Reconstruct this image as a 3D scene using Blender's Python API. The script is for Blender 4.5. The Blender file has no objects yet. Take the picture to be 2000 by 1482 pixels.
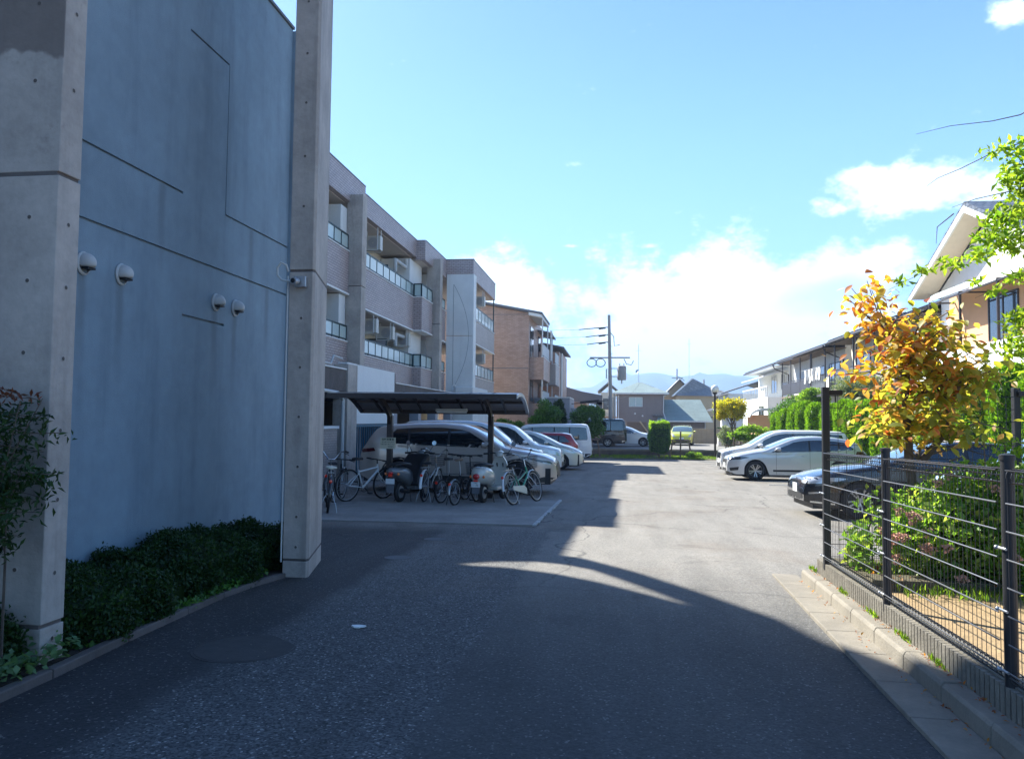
import bpy, bmesh, math, random
import numpy as np
from mathutils import Vector, Matrix, Euler
from mathutils.bvhtree import BVHTree
random.seed(7); RNG = np.random.default_rng(7)
SC = bpy.context.scene
COL = SC.collection
SL = 0.019                       # the car park falls gently away from the lane

def gz(y):
    return -SL * min(max(y, -12), 51.0)

# ------------------------------------------------------------------ camera
H = 1.45
p, a, r = math.atan(77 / 1500), math.radians(7.69), 0.01
F = Vector((-math.sin(a) * math.cos(p), math.cos(a) * math.cos(p), math.sin(p)))
R0 = Vector((math.cos(a), math.sin(a), 0))
U0 = R0.cross(F)
Rv = R0 * math.cos(r) + U0 * math.sin(r)
Uv = U0 * math.cos(r) - R0 * math.sin(r)
cam = bpy.data.cameras.new('camera')
cam.lens = 27.0; cam.sensor_width = 36.0; cam.sensor_fit = 'HORIZONTAL'
cam.clip_start = 0.05; cam.clip_end = 9000
camo = bpy.data.objects.new('camera', cam); COL.objects.link(camo)
camo.matrix_world = Matrix(((Rv.x, Uv.x, -F.x, 0), (Rv.y, Uv.y, -F.y, 0), (Rv.z, Uv.z, -F.z, H), (0, 0, 0, 1)))
SC.camera = camo

# ------------------------------------------------------------------ light
SUN = Vector((-0.895, 0.85, 1.0)).normalized()
sun_el = math.asin(SUN.z); sun_az = math.atan2(SUN.x, SUN.y)
sl = bpy.data.lights.new('sun', 'SUN'); sl.energy = 5.0; sl.angle = math.radians(0.5); sl.color = (1.0, 0.87, 0.71)
so = bpy.data.objects.new('sun', sl); COL.objects.link(so)
so.rotation_euler = (-SUN).to_track_quat('-Z', 'Y').to_euler()
SC.view_settings.view_transform = 'Standard'; SC.view_settings.look = 'None'
SC.view_settings.gamma = 1.0; SC.view_settings.exposure = 1.75
SC.view_settings.use_white_balance = True; SC.view_settings.white_balance_temperature = 5650; SC.view_settings.white_balance_tint = 4
SC.view_settings.use_curve_mapping = False

world = bpy.data.worlds.new('World'); SC.world = world; world.use_nodes = True
wn, wl = world.node_tree.nodes, world.node_tree.links
wn.clear()

class NT:
    """tiny node helper"""
    def __init__(s, tree): s.t = tree; s.n = tree.nodes; s.l = tree.links
    def new(s, kind, **kw):
        n = s.n.new(kind)
        for k, v in kw.items(): setattr(n, k, v)
        return n
    def put(s, sock, v):
        if hasattr(v, 'is_linked') or isinstance(v, bpy.types.NodeSocket): s.l.new(v, sock)
        else: sock.default_value = v
    def math(s, op, a_, b_=None, c_=None, clamp=False):
        n = s.new('ShaderNodeMath', operation=op, use_clamp=clamp)
        s.put(n.inputs[0], a_)
        if b_ is not None: s.put(n.inputs[1], b_)
        if c_ is not None: s.put(n.inputs[2], c_)
        return n.outputs[0]
    def noise(s, vec, scale, detail=4, rough=0.55, dist=0.0):
        n = s.new('ShaderNodeTexNoise'); 
        if vec is not None: s.l.new(vec, n.inputs['Vector'])
        n.inputs['Scale'].default_value = scale; n.inputs['Detail'].default_value = detail
        n.inputs['Roughness'].default_value = rough; n.inputs['Distortion'].default_value = dist
        return n.outputs[0]
    def ramp(s, v, a_, b_, lo=0.0, hi=1.0, smooth=True):
        n = s.new('ShaderNodeMapRange'); n.clamp = True
        if smooth: n.interpolation_type = 'SMOOTHSTEP'
        s.put(n.inputs[0], v); n.inputs[1].default_value = a_; n.inputs[2].default_value = b_
        n.inputs[3].default_value = lo; n.inputs[4].default_value = hi
        return n.outputs[0]
    def mix(s, f, c1, c2, blend='MIX'):
        n = s.new('ShaderNodeMix', data_type='RGBA', blend_type=blend)
        s.put(n.inputs[0], f)
        for sock, c in ((n.inputs[6], c1), (n.inputs[7], c2)):
            if isinstance(c, bpy.types.NodeSocket): s.l.new(c, sock)
            else: sock.default_value = (*c, 1.0) if len(c) == 3 else c
        return n.outputs[2]

W = NT(world.node_tree)
sky = W.new('ShaderNodeTexSky', sky_type='NISHITA'); sky.sun_disc = False
sky.sun_elevation = sun_el; sky.sun_rotation = sun_az
sky.altitude = 50; sky.air_density = 1.0; sky.dust_density = 0.6; sky.ozone_density = 1.2
tc = W.new('ShaderNodeTexCoord')
sep = W.new('ShaderNodeSeparateXYZ'); W.l.new(tc.outputs['Generated'], sep.inputs[0])
az = W.math('ARCTAN2', sep.outputs[0], sep.outputs[1])
el = W.math('ARCSINE', sep.outputs[2])
comb = W.new('ShaderNodeCombineXYZ')
W.l.new(az, comb.inputs[0]); W.l.new(W.math('MULTIPLY', el, 1.5), comb.inputs[1])
n1 = W.noise(comb.outputs[0], 11.0, 12, 0.62)
n2 = W.noise(comb.outputs[0], 42.0, 5, 0.6)
tot = None
BLOBS = [(0.14, 0.125, 0.235, 0.10, 1.3), (0.25, 0.165, 0.13, 0.058, 1.15), (-0.15, 0.150, 0.085, 0.058, 1.2), (-0.19, 0.195, 0.05, 0.03, .7), (0.37, 0.268, 0.095, 0.034, 1.0),
         (0.42, 0.262, 0.09, 0.035, .8), (0.30, 0.288, 0.035, 0.014, .9), (0.255, 0.252, 0.03, 0.016, .7), (0.45, 0.43, 0.032, 0.02, 1.0), (0.44, 0.22, 0.05, 0.02, .8), (0.5, 0.47, 0.03, 0.03, .7),
         (0.04, 0.222, 0.02, 0.006, .8), (-0.05, 0.325, 0.02, 0.006, .55), (-0.01, 0.335, 0.015, 0.006, .5), (-0.06, 0.223, 0.014, 0.004, .8)]
for (ca, ce, ra, re, amp) in BLOBS:
    dx = W.math('DIVIDE', W.math('SUBTRACT', az, ca), ra)
    dy = W.math('DIVIDE', W.math('SUBTRACT', el, ce), re)
    d2 = W.math('ADD', W.math('MULTIPLY', dx, dx), W.math('MULTIPLY', dy, dy))
    g = W.math('MULTIPLY', W.math('POWER', 2.718, W.math('MULTIPLY', d2, -1.0)), amp)
    tot = g if tot is None else W.math('MAXIMUM', tot, g)
low = W.ramp(el, 0.015, 0.16, 0.78, 0.0)
tot = W.math('MAXIMUM', tot, low)
# a sparse bank carried on round the rest of the horizon
away = W.ramp(W.math('ABSOLUTE', az), 0.62, 0.85)
bank = W.math('MULTIPLY', away, W.ramp(el, 0.06, 0.26, 0.45, 0.0))
tot = W.math('MAXIMUM', tot, bank)
dens = W.math('ADD', tot, W.math('ADD', W.math('MULTIPLY', W.math('SUBTRACT', n1, 0.5), 2.3), W.math('MULTIPLY', W.math('SUBTRACT', n2, 0.5), 0.7)))
mask = W.ramp(dens, 0.36, 0.84)
# grey-lilac undersides of the thick clouds
n3 = W.noise(comb.outputs[0], 13.0, 5, 0.5)
dxs = W.math('DIVIDE', W.math('SUBTRACT', az, 0.27), 0.13); dys = W.math('DIVIDE', W.math('SUBTRACT', el, 0.150), 0.035)
sh = W.math('POWER', 2.718, W.math('MULTIPLY', W.math('ADD', W.math('MULTIPLY', dxs, dxs), W.math('MULTIPLY', dys, dys)), -1.0))
shade = W.ramp(W.math('ADD', sh, W.math('MULTIPLY', W.math('SUBTRACT', n3, 0.5), 1.2)), 0.45, 1.1, 0.0, 0.85)
ccol = W.mix(shade, (8.2, 8.6, 9.0), (4.9, 5.4, 7.4))
pale = W.mix(W.ramp(el, 0.30, 0.95, 0.30, 0.0), sky.outputs[0], (5.6, 8.4, 9.6))
hz = W.ramp(el, 0.0, 0.50, 0.70, 0.0)
skyc = W.mix(hz, pale, (6.2, 8.6, 9.4))
skyc = W.mix(1.0, skyc, (0.62, 0.735, 1.0), 'MULTIPLY')
fin = W.mix(mask, skyc, ccol)
bg = W.new('ShaderNodeBackground'); W.l.new(fin, bg.inputs[0]); bg.inputs[1].default_value = 0.052
wo = W.new('ShaderNodeOutputWorld'); W.l.new(bg.outputs[0], wo.inputs[0])

# ------------------------------------------------------------------ materials
def srgb(r_, g_, b_):
    f = lambda c: (c / 255 / 12.92) if c / 255 <= 0.04045 else ((c / 255 + 0.055) / 1.055) ** 2.4
    return (f(r_), f(g_), f(b_))

def mat(name, col, rough=0.6, metal=0.0, var=0.0, vscale=3.0, bump=0.0, bscale=60.0, coat=0.0, emis=None, spec=None, streak=0.0, trans=0.0, rvar=0.0):
    m = bpy.data.materials.new(name); m.use_nodes = True
    T = NT(m.node_tree); b = T.n['Principled BSDF']
    b.inputs['Base Color'].default_value = (*col, 1); b.inputs['Roughness'].default_value = rough
    b.inputs['Metallic'].default_value = metal; b.inputs['Coat Weight'].default_value = coat
    b.inputs['Coat Roughness'].default_value = 0.04
    if spec is not None: b.inputs['Specular IOR Level'].default_value = spec
    if trans: b.inputs['Transmission Weight'].default_value = trans
    if emis: b.inputs['Emission Color'].default_value = (*emis[0], 1); b.inputs['Emission Strength'].default_value = emis[1]
    geo = T.new('ShaderNodeNewGeometry') if (var or bump or streak or rvar) else None
    out = None
    if var:
        n = T.noise(geo.outputs['Position'], vscale, 6, 0.6)
        n2_ = T.noise(geo.outputs['Position'], vscale * 9, 3, 0.6)
        k = T.ramp(T.math('ADD', T.math('MULTIPLY', n, .7), T.math('MULTIPLY', n2_, .3)), 0.32, 0.68, 1 - var, 1 + var, False)
        mm = T.new('ShaderNodeVectorMath', operation='SCALE'); mm.inputs[0].default_value = col; T.l.new(k, mm.inputs['Scale'])
        out = mm.outputs[0]
    if streak:
        mp = T.new('ShaderNodeMapping'); mp.inputs['Scale'].default_value = (1.3, 1.3, 0.16); T.l.new(geo.outputs['Position'], mp.inputs[0])
        n = T.noise(mp.outputs[0], 2.2, 6, 0.65)
        k = T.ramp(n, 0.45, 0.72, 0.0, streak)
        out = T.mix(k, out if out else col, tuple(c * 0.38 for c in col))
    if out: T.l.new(out, b.inputs['Base Color'])
    if rvar:
        T.l.new(T.ramp(T.noise(geo.outputs['Position'], vscale * 3, 4), .3, .7, rough - rvar, rough + rvar), b.inputs['Roughness'])
    if bump:
        bn = T.new('ShaderNodeBump'); bn.inputs['Strength'].default_value = 1.0; bn.inputs['Distance'].default_value = bump
        T.l.new(T.noise(geo.outputs['Position'], bscale, 5, 0.6), bn.inputs['Height']); T.l.new(bn.outputs[0], b.inputs['Normal'])
    return m

def tile_mat(name, c1, c2, mortar, bw, bh, msize=0.006, rough=0.45, bumpd=0.004, off=0.5):
    m = bpy.data.materials.new(name); m.use_nodes = True
    T = NT(m.node_tree); b = T.n['Principled BSDF']; b.inputs['Roughness'].default_value = rough
    uv = T.new('ShaderNodeUVMap')
    br = T.new('ShaderNodeTexBrick'); T.l.new(uv.outputs[0], br.inputs[0])
    br.inputs['Color1'].default_value = (*c1, 1); br.inputs['Color2'].default_value = (*c2, 1); br.inputs['Mortar'].default_value = (*mortar, 1)
    br.inputs['Scale'].default_value = 1.0; br.inputs['Brick Width'].default_value = bw; br.inputs['Row Height'].default_value = bh
    br.inputs['Mortar Size'].default_value = msize; br.inputs['Mortar Smooth'].default_value = 0.2; br.offset = off
    geo = T.new('ShaderNodeNewGeometry')
    k = T.ramp(T.noise(geo.outputs['Position'], 0.7, 6, 0.65), 0.3, 0.7, 0.86, 1.1, False)
    vm = T.new('ShaderNodeVectorMath', operation='SCALE'); T.l.new(br.outputs[0], vm.inputs[0]); T.l.new(k, vm.inputs['Scale'])
    T.l.new(vm.outputs[0], b.inputs['Base Color'])
    bn = T.new('ShaderNodeBump'); bn.inputs['Distance'].default_value = bumpd; bn.invert = True
    T.l.new(br.outputs[1], bn.inputs['Height']); T.l.new(bn.outputs[0], b.inputs['Normal'])
    return m

def leaf_mat(name, c1, c2, c3=None, trans=0.45, gloss=0.35):
    m = bpy.data.materials.new(name); m.use_nodes = True
    T = NT(m.node_tree); T.n.remove(T.n['Principled BSDF'])
    geo = T.new('ShaderNodeNewGeometry'); rnd = geo.outputs['Random Per Island']
    cr = T.new('ShaderNodeValToRGB'); T.l.new(rnd, cr.inputs[0])
    e = cr.color_ramp.elements; e[0].color = (*c1, 1); e[1].color = (*c2, 1)
    if c3: x_ = e.new(0.55); x_.color = (*c3, 1)
    clump = T.ramp(T.noise(geo.outputs['Position'], 3.0, 3, 0.6), 0.35, 0.65, 0.72, 1.25, False)
    vm = T.new('ShaderNodeVectorMath', operation='SCALE'); T.l.new(cr.outputs[0], vm.inputs[0]); T.l.new(clump, vm.inputs['Scale'])
    d = T.new('ShaderNodeBsdfPrincipled'); d.inputs['Roughness'].default_value = 0.5; d.inputs['Specular IOR Level'].default_value = gloss
    T.l.new(vm.outputs[0], d.inputs['Base Color'])
    t = T.new('ShaderNodeBsdfTranslucent')
    vm2 = T.new('ShaderNodeVectorMath', operation='MULTIPLY'); T.l.new(vm.outputs[0], vm2.inputs[0]); vm2.inputs[1].default_value = (1.5, 1.5, 0.6)
    T.l.new(vm2.outputs[0], t.inputs[0])
    mx = T.new('ShaderNodeMixShader'); mx.inputs[0].default_value = trans
    T.l.new(d.outputs[0], mx.inputs[1]); T.l.new(t.outputs[0], mx.inputs[2])
    T.l.new(mx.outputs[0], T.n['Material Output'].inputs[0])
    return m

def asphalt_mat():
    m = bpy.data.materials.new('asphalt'); m.use_nodes = True
    T = NT(m.node_tree); b = T.n['Principled BSDF']
    geo = T.new('ShaderNodeNewGeometry'); P = geo.outputs['Position']
    sx = T.new('ShaderNodeSeparateXYZ'); T.l.new(P, sx.inputs[0])
    big = T.noise(P, 0.35, 5, 0.6); med = T.noise(P, 2.3, 5, 0.65)
    vo = T.new('ShaderNodeTexVoronoi'); vo.inputs['Scale'].default_value = 85.0; T.l.new(P, vo.inputs['Vector'])
    vs = T.new('ShaderNodeSeparateXYZ'); T.l.new(vo.outputs['Color'], vs.inputs[0])
    stone = vs.outputs[0]
    wob = T.math('MULTIPLY', T.math('SUBTRACT', med, 0.5), 0.30)
    xw = T.math('ADD', sx.outputs[0], wob)
    # coarse, worn strip between the lane centre and the smoother apron on the left
    strip = T.math('MULTIPLY', T.ramp(xw, -2.6, -2.3), T.ramp(xw, -1.02, -0.90, 1.0, 0.0))
    strip = T.math('MULTIPLY', strip, T.ramp(sx.outputs[1], 11.2, 12.4, 1.0, 0.0))
    apron = T.math('MULTIPLY', T.ramp(xw, -2.6, -2.3, 1.0, 0.0), T.ramp(sx.outputs[1], 11.0, 12.0, 1.0, 0.0))
    old_lit = T.ramp(T.math('ADD', sx.outputs[1], T.math('MULTIPLY', wob, 4.0)), 4.5, 10.0)  # bleached farther asphalt, with its sunlight and the near shade put into the colour
    c = T.mix(T.ramp(big, .35, .65), (0.052, 0.052, 0.052), (0.075, 0.073, 0.070))
    c = T.mix(old_lit, c, (0.225, 0.208, 0.182))
    c = T.mix(T.math('MULTIPLY', apron, .8), c, (0.030, 0.029, 0.031))
    c = T.mix(T.math('MULTIPLY', strip, .65), c, (0.088, 0.088, 0.088))
    amt = T.math('ADD', 0.42, T.math('MULTIPLY', strip, 0.55))
    k = T.ramp(stone, 0.0, 1.0, 0.35, 1.65, False)
    vm = T.new('ShaderNodeVectorMath', operation='SCALE'); T.l.new(c, vm.inputs[0]); T.l.new(k, vm.inputs['Scale'])
    c2 = T.mix(amt, c, vm.outputs[0])
    # pale stone chips
    chip = T.math('MULTIPLY', T.ramp(vs.outputs[1], 0.955, 0.975), T.math('ADD', .35, T.math('MULTIPLY', strip, 0.5)))
    c2 = T.mix(chip, c2, (0.34, 0.33, 0.31))
    # stains
    st = T.ramp(T.noise(P, 1.1, 6, 0.7, 0.4), 0.56, 0.70, 0.0, 0.35)
    c2 = T.mix(st, c2, (0.040, 0.037, 0.034))
    warm = T.math('MULTIPLY', T.ramp(T.noise(P, 0.55, 5, 0.65, 0.3), 0.48, 0.68), old_lit)
    c2 = T.mix(T.math('MULTIPLY', warm, 0.35), c2, (0.150, 0.112, 0.080))
    mp_ = T.new('ShaderNodeMapping'); mp_.inputs['Scale'].default_value = (2.2, 0.35, 1.0); T.l.new(P, mp_.inputs[0])
    wear = T.ramp(T.noise(mp_.outputs[0], 1.3, 5, 0.6), 0.35, 0.68, 0.86, 1.12, False)
    vw = T.new('ShaderNodeVectorMath', operation='SCALE'); T.l.new(c2, vw.inputs[0]); T.l.new(wear, vw.inputs['Scale']); c2 = vw.outputs[0]
    # hairline cracks and tar seams in the paler far surface
    vc = T.new('ShaderNodeTexVoronoi', feature='DISTANCE_TO_EDGE'); vc.inputs['Scale'].default_value = 0.22
    wv = T.new('ShaderNodeVectorMath', operation='ADD'); T.l.new(P, wv.inputs[0])
    nz = T.new('ShaderNodeTexNoise'); nz.inputs['Scale'].default_value = 0.9; nz.inputs['Detail'].default_value = 6; T.l.new(P, nz.inputs['Vector'])
    T.l.new(nz.outputs[1], wv.inputs[1]); T.l.new(wv.outputs[0], vc.inputs['Vector'])
    crack = T.math('MULTIPLY', T.ramp(vc.outputs[0], 0.0, 0.006, 0.6, 0.0), old_lit)
    c2 = T.mix(crack, c2, (0.03, 0.03, 0.03))
    T.l.new(c2, b.inputs['Base Color'])
    b.inputs['Roughness'].default_value = 0.8; b.inputs['Specular IOR Level'].default_value = 0.35
    bn = T.new('ShaderNodeBump'); bn.inputs['Distance'].default_value = 0.006
    T.l.new(T.math('ADD', stone, T.noise(P, 30, 4)), bn.inputs['Height']); T.l.new(bn.outputs[0], b.inputs['Normal'])
    return m

M = {}
M['asphalt'] = asphalt_mat()
M['concrete'] = mat('fair_faced_concrete', (0.42, 0.37, 0.325), 0.75, var=0.26, vscale=1.6, bump=0.004, bscale=30, streak=0.45)
M['concrete_pale'] = mat('pale_concrete', (0.36, 0.335, 0.295), 0.75, var=0.14, vscale=1.2, bump=0.003, bscale=40, streak=0.25)
M['concrete_dirty'] = mat('weathered_concrete', (0.13, 0.11, 0.10), 0.85, var=0.3, vscale=1.2, bump=0.004, bscale=30, streak=0.4)
M['pad'] = mat('pad_concrete', (0.27, 0.255, 0.23), 0.8, var=0.28, vscale=1.3, bump=0.003, bscale=60)
M['kerb'] = mat('kerb_concrete', (0.22, 0.195, 0.155), 0.85, var=0.2, vscale=4, bump=0.005, bscale=70, streak=0.15)
M['rib'] = mat('ribbed_block', (0.20, 0.18, 0.145), 0.85, var=0.3, vscale=7, bump=0.006, bscale=60, streak=0.3)
M['hole'] = mat('tie_hole', (0.10, 0.085, 0.075), 0.9)
M['bluewall'] = mat('blue_grey_render', (0.245, 0.315, 0.375), 0.75, var=0.16, vscale=0.8, bump=0.004, bscale=90, streak=0.30)
M['tile'] = tile_mat('mauve_facade_tile', (0.42, 0.34, 0.32), (0.49, 0.405, 0.38), (0.20, 0.165, 0.16), 0.235, 0.085, 0.010)
M['brown_tile'] = tile_mat('brown_facade_tile', (0.40, 0.26, 0.19), (0.50, 0.34, 0.26), (0.30, 0.21, 0.17), 0.24, 0.09, 0.008)
M['paletile'] = tile_mat('pale_mosaic_tile', (0.40, 0.34, 0.30), (0.45, 0.39, 0.35), (0.24, 0.20, 0.18), 0.2, 0.07, 0.006)
M['white'] = mat('white_render', (0.72, 0.72, 0.70), 0.7, var=0.06, vscale=1.2, streak=0.10)
M['whiteplaster'] = mat('white_plaster', (0.78, 0.78, 0.76), 0.75, var=0.05, vscale=1.2, streak=0.06)
M['cream'] = mat('cream_render', (0.68, 0.62, 0.50), 0.75, var=0.06, vscale=1.0, streak=0.1)
M['ochre'] = mat('ochre_render', (0.46, 0.36, 0.22), 0.75, var=0.06, vscale=1.0)
M['orange_wall'] = mat('apricot_render', (0.62, 0.36, 0.19), 0.75, var=0.05)
M['greywall'] = mat('grey_siding', (0.215, 0.185, 0.175), 0.75, var=0.05, vscale=1.2, streak=0.08)
M['stairgrey'] = mat('pale_grey_render', (0.34, 0.34, 0.37), 0.75, var=0.05, streak=0.1)
M['darkgrey'] = mat('dark_grey_frame', (0.14, 0.145, 0.16), 0.6, var=0.05)
M['ceil'] = mat('balcony_soffit', (0.55, 0.50, 0.47), 0.8, var=0.05)
M['void'] = mat('shadowed_interior_plaster', (0.05, 0.05, 0.055), 0.9)  # near-black colour stands in for the shade under the deck
M['rail'] = mat('dark_green_aluminium', (0.025, 0.05, 0.055), 0.4, 0.3)
M['rail_white'] = mat('white_aluminium', (0.65, 0.66, 0.66), 0.4, 0.1)
M['frost'] = mat('frosted_balcony_glass', (0.50, 0.58, 0.55), 0.25, var=0.04, coat=0.4)
M['win'] = mat('window_glass', (0.035, 0.045, 0.055), 0.06, spec=0.9, coat=0.5)
M['win_pale'] = mat('pale_curtained_glass', (0.32, 0.42, 0.44), 0.12, coat=0.6)
M['curtain'] = mat('curtain_cloth', (0.6, 0.6, 0.58), 0.8, var=0.1, vscale=8)
M['alu'] = mat('grey_aluminium', (0.45, 0.46, 0.48), 0.4, 0.6)
M['blackmetal'] = mat('black_coated_steel', (0.022, 0.022, 0.025), 0.45, 0.2, bump=0.0015, bscale=200)
M['wire'] = mat('black_wire', (0.045, 0.045, 0.05), 0.32, 0.5)
M['wirepale'] = mat('worn_galvanised_wire', (0.17, 0.17, 0.18), 0.35, 0.6)
M['bronze'] = mat('bronze_aluminium', (0.055, 0.045, 0.042), 0.4, 0.4)
M['bronze_panel'] = mat('smoked_polycarbonate', (0.22, 0.20, 0.20), 0.35, coat=0.2, trans=0.55)
M['pipe'] = mat('white_pvc', (0.55, 0.55, 0.53), 0.45)
M['ac'] = mat('cream_enamel', (0.58, 0.56, 0.50), 0.45, var=0.05)
M['dark'] = mat('dark_plastic', (0.02, 0.02, 0.022), 0.5)
M['rubber'] = mat('tyre_rubber', (0.018, 0.018, 0.019), 0.75, bump=0.002, bscale=150)
M['chrome'] = mat('chrome', (0.62, 0.64, 0.66), 0.15, 1.0)
M['rim'] = mat('alloy_rim', (0.42, 0.42, 0.43), 0.28, 0.9)
M['carglass'] = mat('car_glass', (0.012, 0.016, 0.02), 0.03, spec=1.0, coat=1.0)
M['shield'] = mat('windscreen_glass', (0.10, 0.15, 0.18), 0.03, spec=1.0, coat=1.0)
M['lamp'] = mat('lamp_lens', (0.55, 0.57, 0.6), 0.08, 0.3, coat=1.0)
M['lamp_dark'] = mat('smoked_lamp_lens', (0.05, 0.055, 0.065), 0.06, 0.2, coat=1.0)
M['redlens'] = mat('red_lens', (0.45, 0.012, 0.012), 0.15, coat=1.0)
M['redlens_dark'] = mat('smoked_red_lens', (0.07, 0.008, 0.012), 0.1, coat=1.0)
M['redrefl'] = mat('red_reflector', (0.75, 0.04, 0.015), 0.25, coat=1.0)
M['orangelens'] = mat('orange_lens', (0.8, 0.22, 0.03), 0.2, coat=1.0)
M['plate'] = mat('plate_white', (0.75, 0.77, 0.76), 0.4)
M['ink'] = mat('dark_green_ink', (0.02, 0.06, 0.04), 0.6)
M['signboard'] = mat('cream_sign_board', (0.62, 0.58, 0.45), 0.5, var=0.06)
M['wood'] = mat('weathered_wood', (0.17, 0.125, 0.09), 0.8, var=0.2, vscale=6)
M['bark'] = mat('bark', (0.11, 0.085, 0.065), 0.9, var=0.3, vscale=12, bump=0.008, bscale=40)
M['polegrey'] = mat('pole_concrete', (0.36, 0.35, 0.34), 0.8, var=0.1)
M['bluegate'] = mat('blue_painted_gate', (0.03, 0.12, 0.20), 0.4, 0.2)
M['globe'] = mat('white_globe_glass', (0.85, 0.84, 0.8), 0.2)
M['kawara'] = tile_mat('dark_roof_tile', (0.13, 0.135, 0.15), (0.18, 0.185, 0.20), (0.05, 0.05, 0.055), 0.3, 0.28, 0.03, 0.35, 0.03)
M['slate'] = tile_mat('grey_slate_roof', (0.23, 0.22, 0.21), (0.28, 0.27, 0.26), (0.13, 0.125, 0.12), 0.45, 0.25, 0.012, 0.6, 0.01)
M['green_roof'] = tile_mat('grey_green_roof', (0.23, 0.29, 0.27), (0.25, 0.31, 0.29), (0.15, 0.19, 0.18), 0.9, 0.3, 0.01, 0.55, 0.01)
M['sand'] = mat('dry_sandy_soil', (0.36, 0.25, 0.125), 0.95, var=0.16, vscale=6, bump=0.012, bscale=40)
M['soil'] = mat('dark_soil', (0.045, 0.035, 0.025), 0.95, var=0.3, vscale=8, bump=0.02, bscale=30)
M['verge'] = mat('verge_soil', (0.10, 0.085, 0.05), 0.95, var=0.3, vscale=3, bump=0.02, bscale=20)
M['land'] = mat('land', (0.13, 0.12, 0.09), 0.95, var=0.25, vscale=0.1)
M['road'] = mat('road_asphalt', (0.20, 0.19, 0.175), 0.85, var=0.12, vscale=1.0)
M['paint'] = mat('worn_white_paint', (0.42, 0.42, 0.41), 0.8, var=0.3, vscale=14)
M['hill'] = mat('forest_hill', (0.045, 0.075, 0.04), 0.95, var=0.35, vscale=0.02)
M['yard'] = tile_mat('beige_block_wall', (0.33, 0.29, 0.23), (0.36, 0.32, 0.25), (0.26, 0.22, 0.18), 0.4, 0.2, 0.01)
M['petal'] = mat('faded_pink_flower', (0.60, 0.33, 0.24), 0.8)
def stained_concrete():
    m = M['concrete'].copy(); m.name = 'rain_stained_concrete'; T = NT(m.node_tree); b = T.n['Principled BSDF']
    src = b.inputs['Base Color'].links[0].from_socket
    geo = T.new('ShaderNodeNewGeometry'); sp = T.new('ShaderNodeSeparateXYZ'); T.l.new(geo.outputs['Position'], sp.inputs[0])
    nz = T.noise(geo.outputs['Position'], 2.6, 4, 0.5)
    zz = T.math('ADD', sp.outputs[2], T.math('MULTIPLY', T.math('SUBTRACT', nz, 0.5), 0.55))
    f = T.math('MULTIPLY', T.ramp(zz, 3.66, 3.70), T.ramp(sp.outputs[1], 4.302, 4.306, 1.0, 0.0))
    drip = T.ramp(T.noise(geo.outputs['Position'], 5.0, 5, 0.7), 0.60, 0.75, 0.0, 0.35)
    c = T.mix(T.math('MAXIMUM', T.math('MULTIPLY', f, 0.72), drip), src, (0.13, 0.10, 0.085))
    T.l.new(c, b.inputs['Base Color']); return m
M['concrete_stained'] = stained_concrete()
def stained_wall():
    m = M['bluewall']; T = NT(m.node_tree); b = T.n['Principled BSDF']; src = b.inputs['Base Color'].links[0].from_socket
    geo = T.new('ShaderNodeNewGeometry'); sp = T.new('ShaderNodeSeparateXYZ'); T.l.new(geo.outputs['Position'], sp.inputs[0])
    nz = T.noise(geo.outputs['Position'], 3.0, 5, 0.7); yw = T.math('ADD', sp.outputs[1], T.math('MULTIPLY', T.math('SUBTRACT', nz, .5), .10))
    f = None
    for yv, z0 in ((5.93, 2.66), (6.44, 2.66), (8.12, 2.66), (8.57, 2.66), (7.05, 3.76), (8.95, 3.76), (9.4, 3.1)):
        g = T.math('MULTIPLY', T.ramp(T.math('ABSOLUTE', T.math('SUBTRACT', yw, yv)), .015, .09, 1, 0), T.math('MULTIPLY', T.ramp(sp.outputs[2], z0 - 1.3, z0 - .05), T.ramp(sp.outputs[2], z0 - .02, z0 + .03, 1, 0)))
        f = g if f is None else T.math('MAXIMUM', f, g)
    top = T.math('MULTIPLY', T.ramp(sp.outputs[2], 5.2, 6.9), T.ramp(T.noise(geo.outputs['Position'], 1.7, 6, .7), .45, .7))
    c = T.mix(T.math('MAXIMUM', T.math('MULTIPLY', f, .38), T.math('MULTIPLY', top, .30)), src, (0.10, 0.105, 0.10)); T.l.new(c, b.inputs['Base Color'])
stained_wall()
L = {}
L['dark'] = leaf_mat('dark_azalea_leaf', (0.014, 0.040, 0.010), (0.045, 0.085, 0.018), trans=0.3)
L['hedge'] = leaf_mat('bright_conifer_foliage', (0.10, 0.22, 0.008), (0.27, 0.44, 0.02), trans=0.42, gloss=.2)
L['bush'] = leaf_mat('hydrangea_leaf', (0.12, 0.24, 0.03), (0.42, 0.46, 0.12), (0.20, 0.34, 0.05), trans=0.6, gloss=.7)
L['autumn'] = leaf_mat('autumn_leaf', (0.20, 0.045, 0.02), (0.42, 0.24, 0.03), (0.38, 0.115, 0.02), trans=0.5, gloss=.5)
L['autumn_green'] = leaf_mat('turning_leaf', (0.08, 0.10, 0.025), (0.26, 0.19, 0.03), (0.15, 0.14, 0.03), trans=0.5, gloss=.5)
L['maple'] = leaf_mat('maple_leaf', (0.14, 0.27, 0.02), (0.36, 0.44, 0.04), trans=0.55)
L['yellow'] = leaf_mat('yellow_leaf', (0.50, 0.42, 0.02), (0.34, 0.42, 0.03), (0.58, 0.50, 0.03), trans=0.5)
L['lime'] = leaf_mat('lime_leaf', (0.14, 0.28, 0.02), (0.30, 0.42, 0.04), trans=0.5)
L['mid'] = leaf_mat('mid_green_leaf', (0.05, 0.13, 0.02), (0.13, 0.25, 0.04), trans=0.4, gloss=.6)
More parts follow.
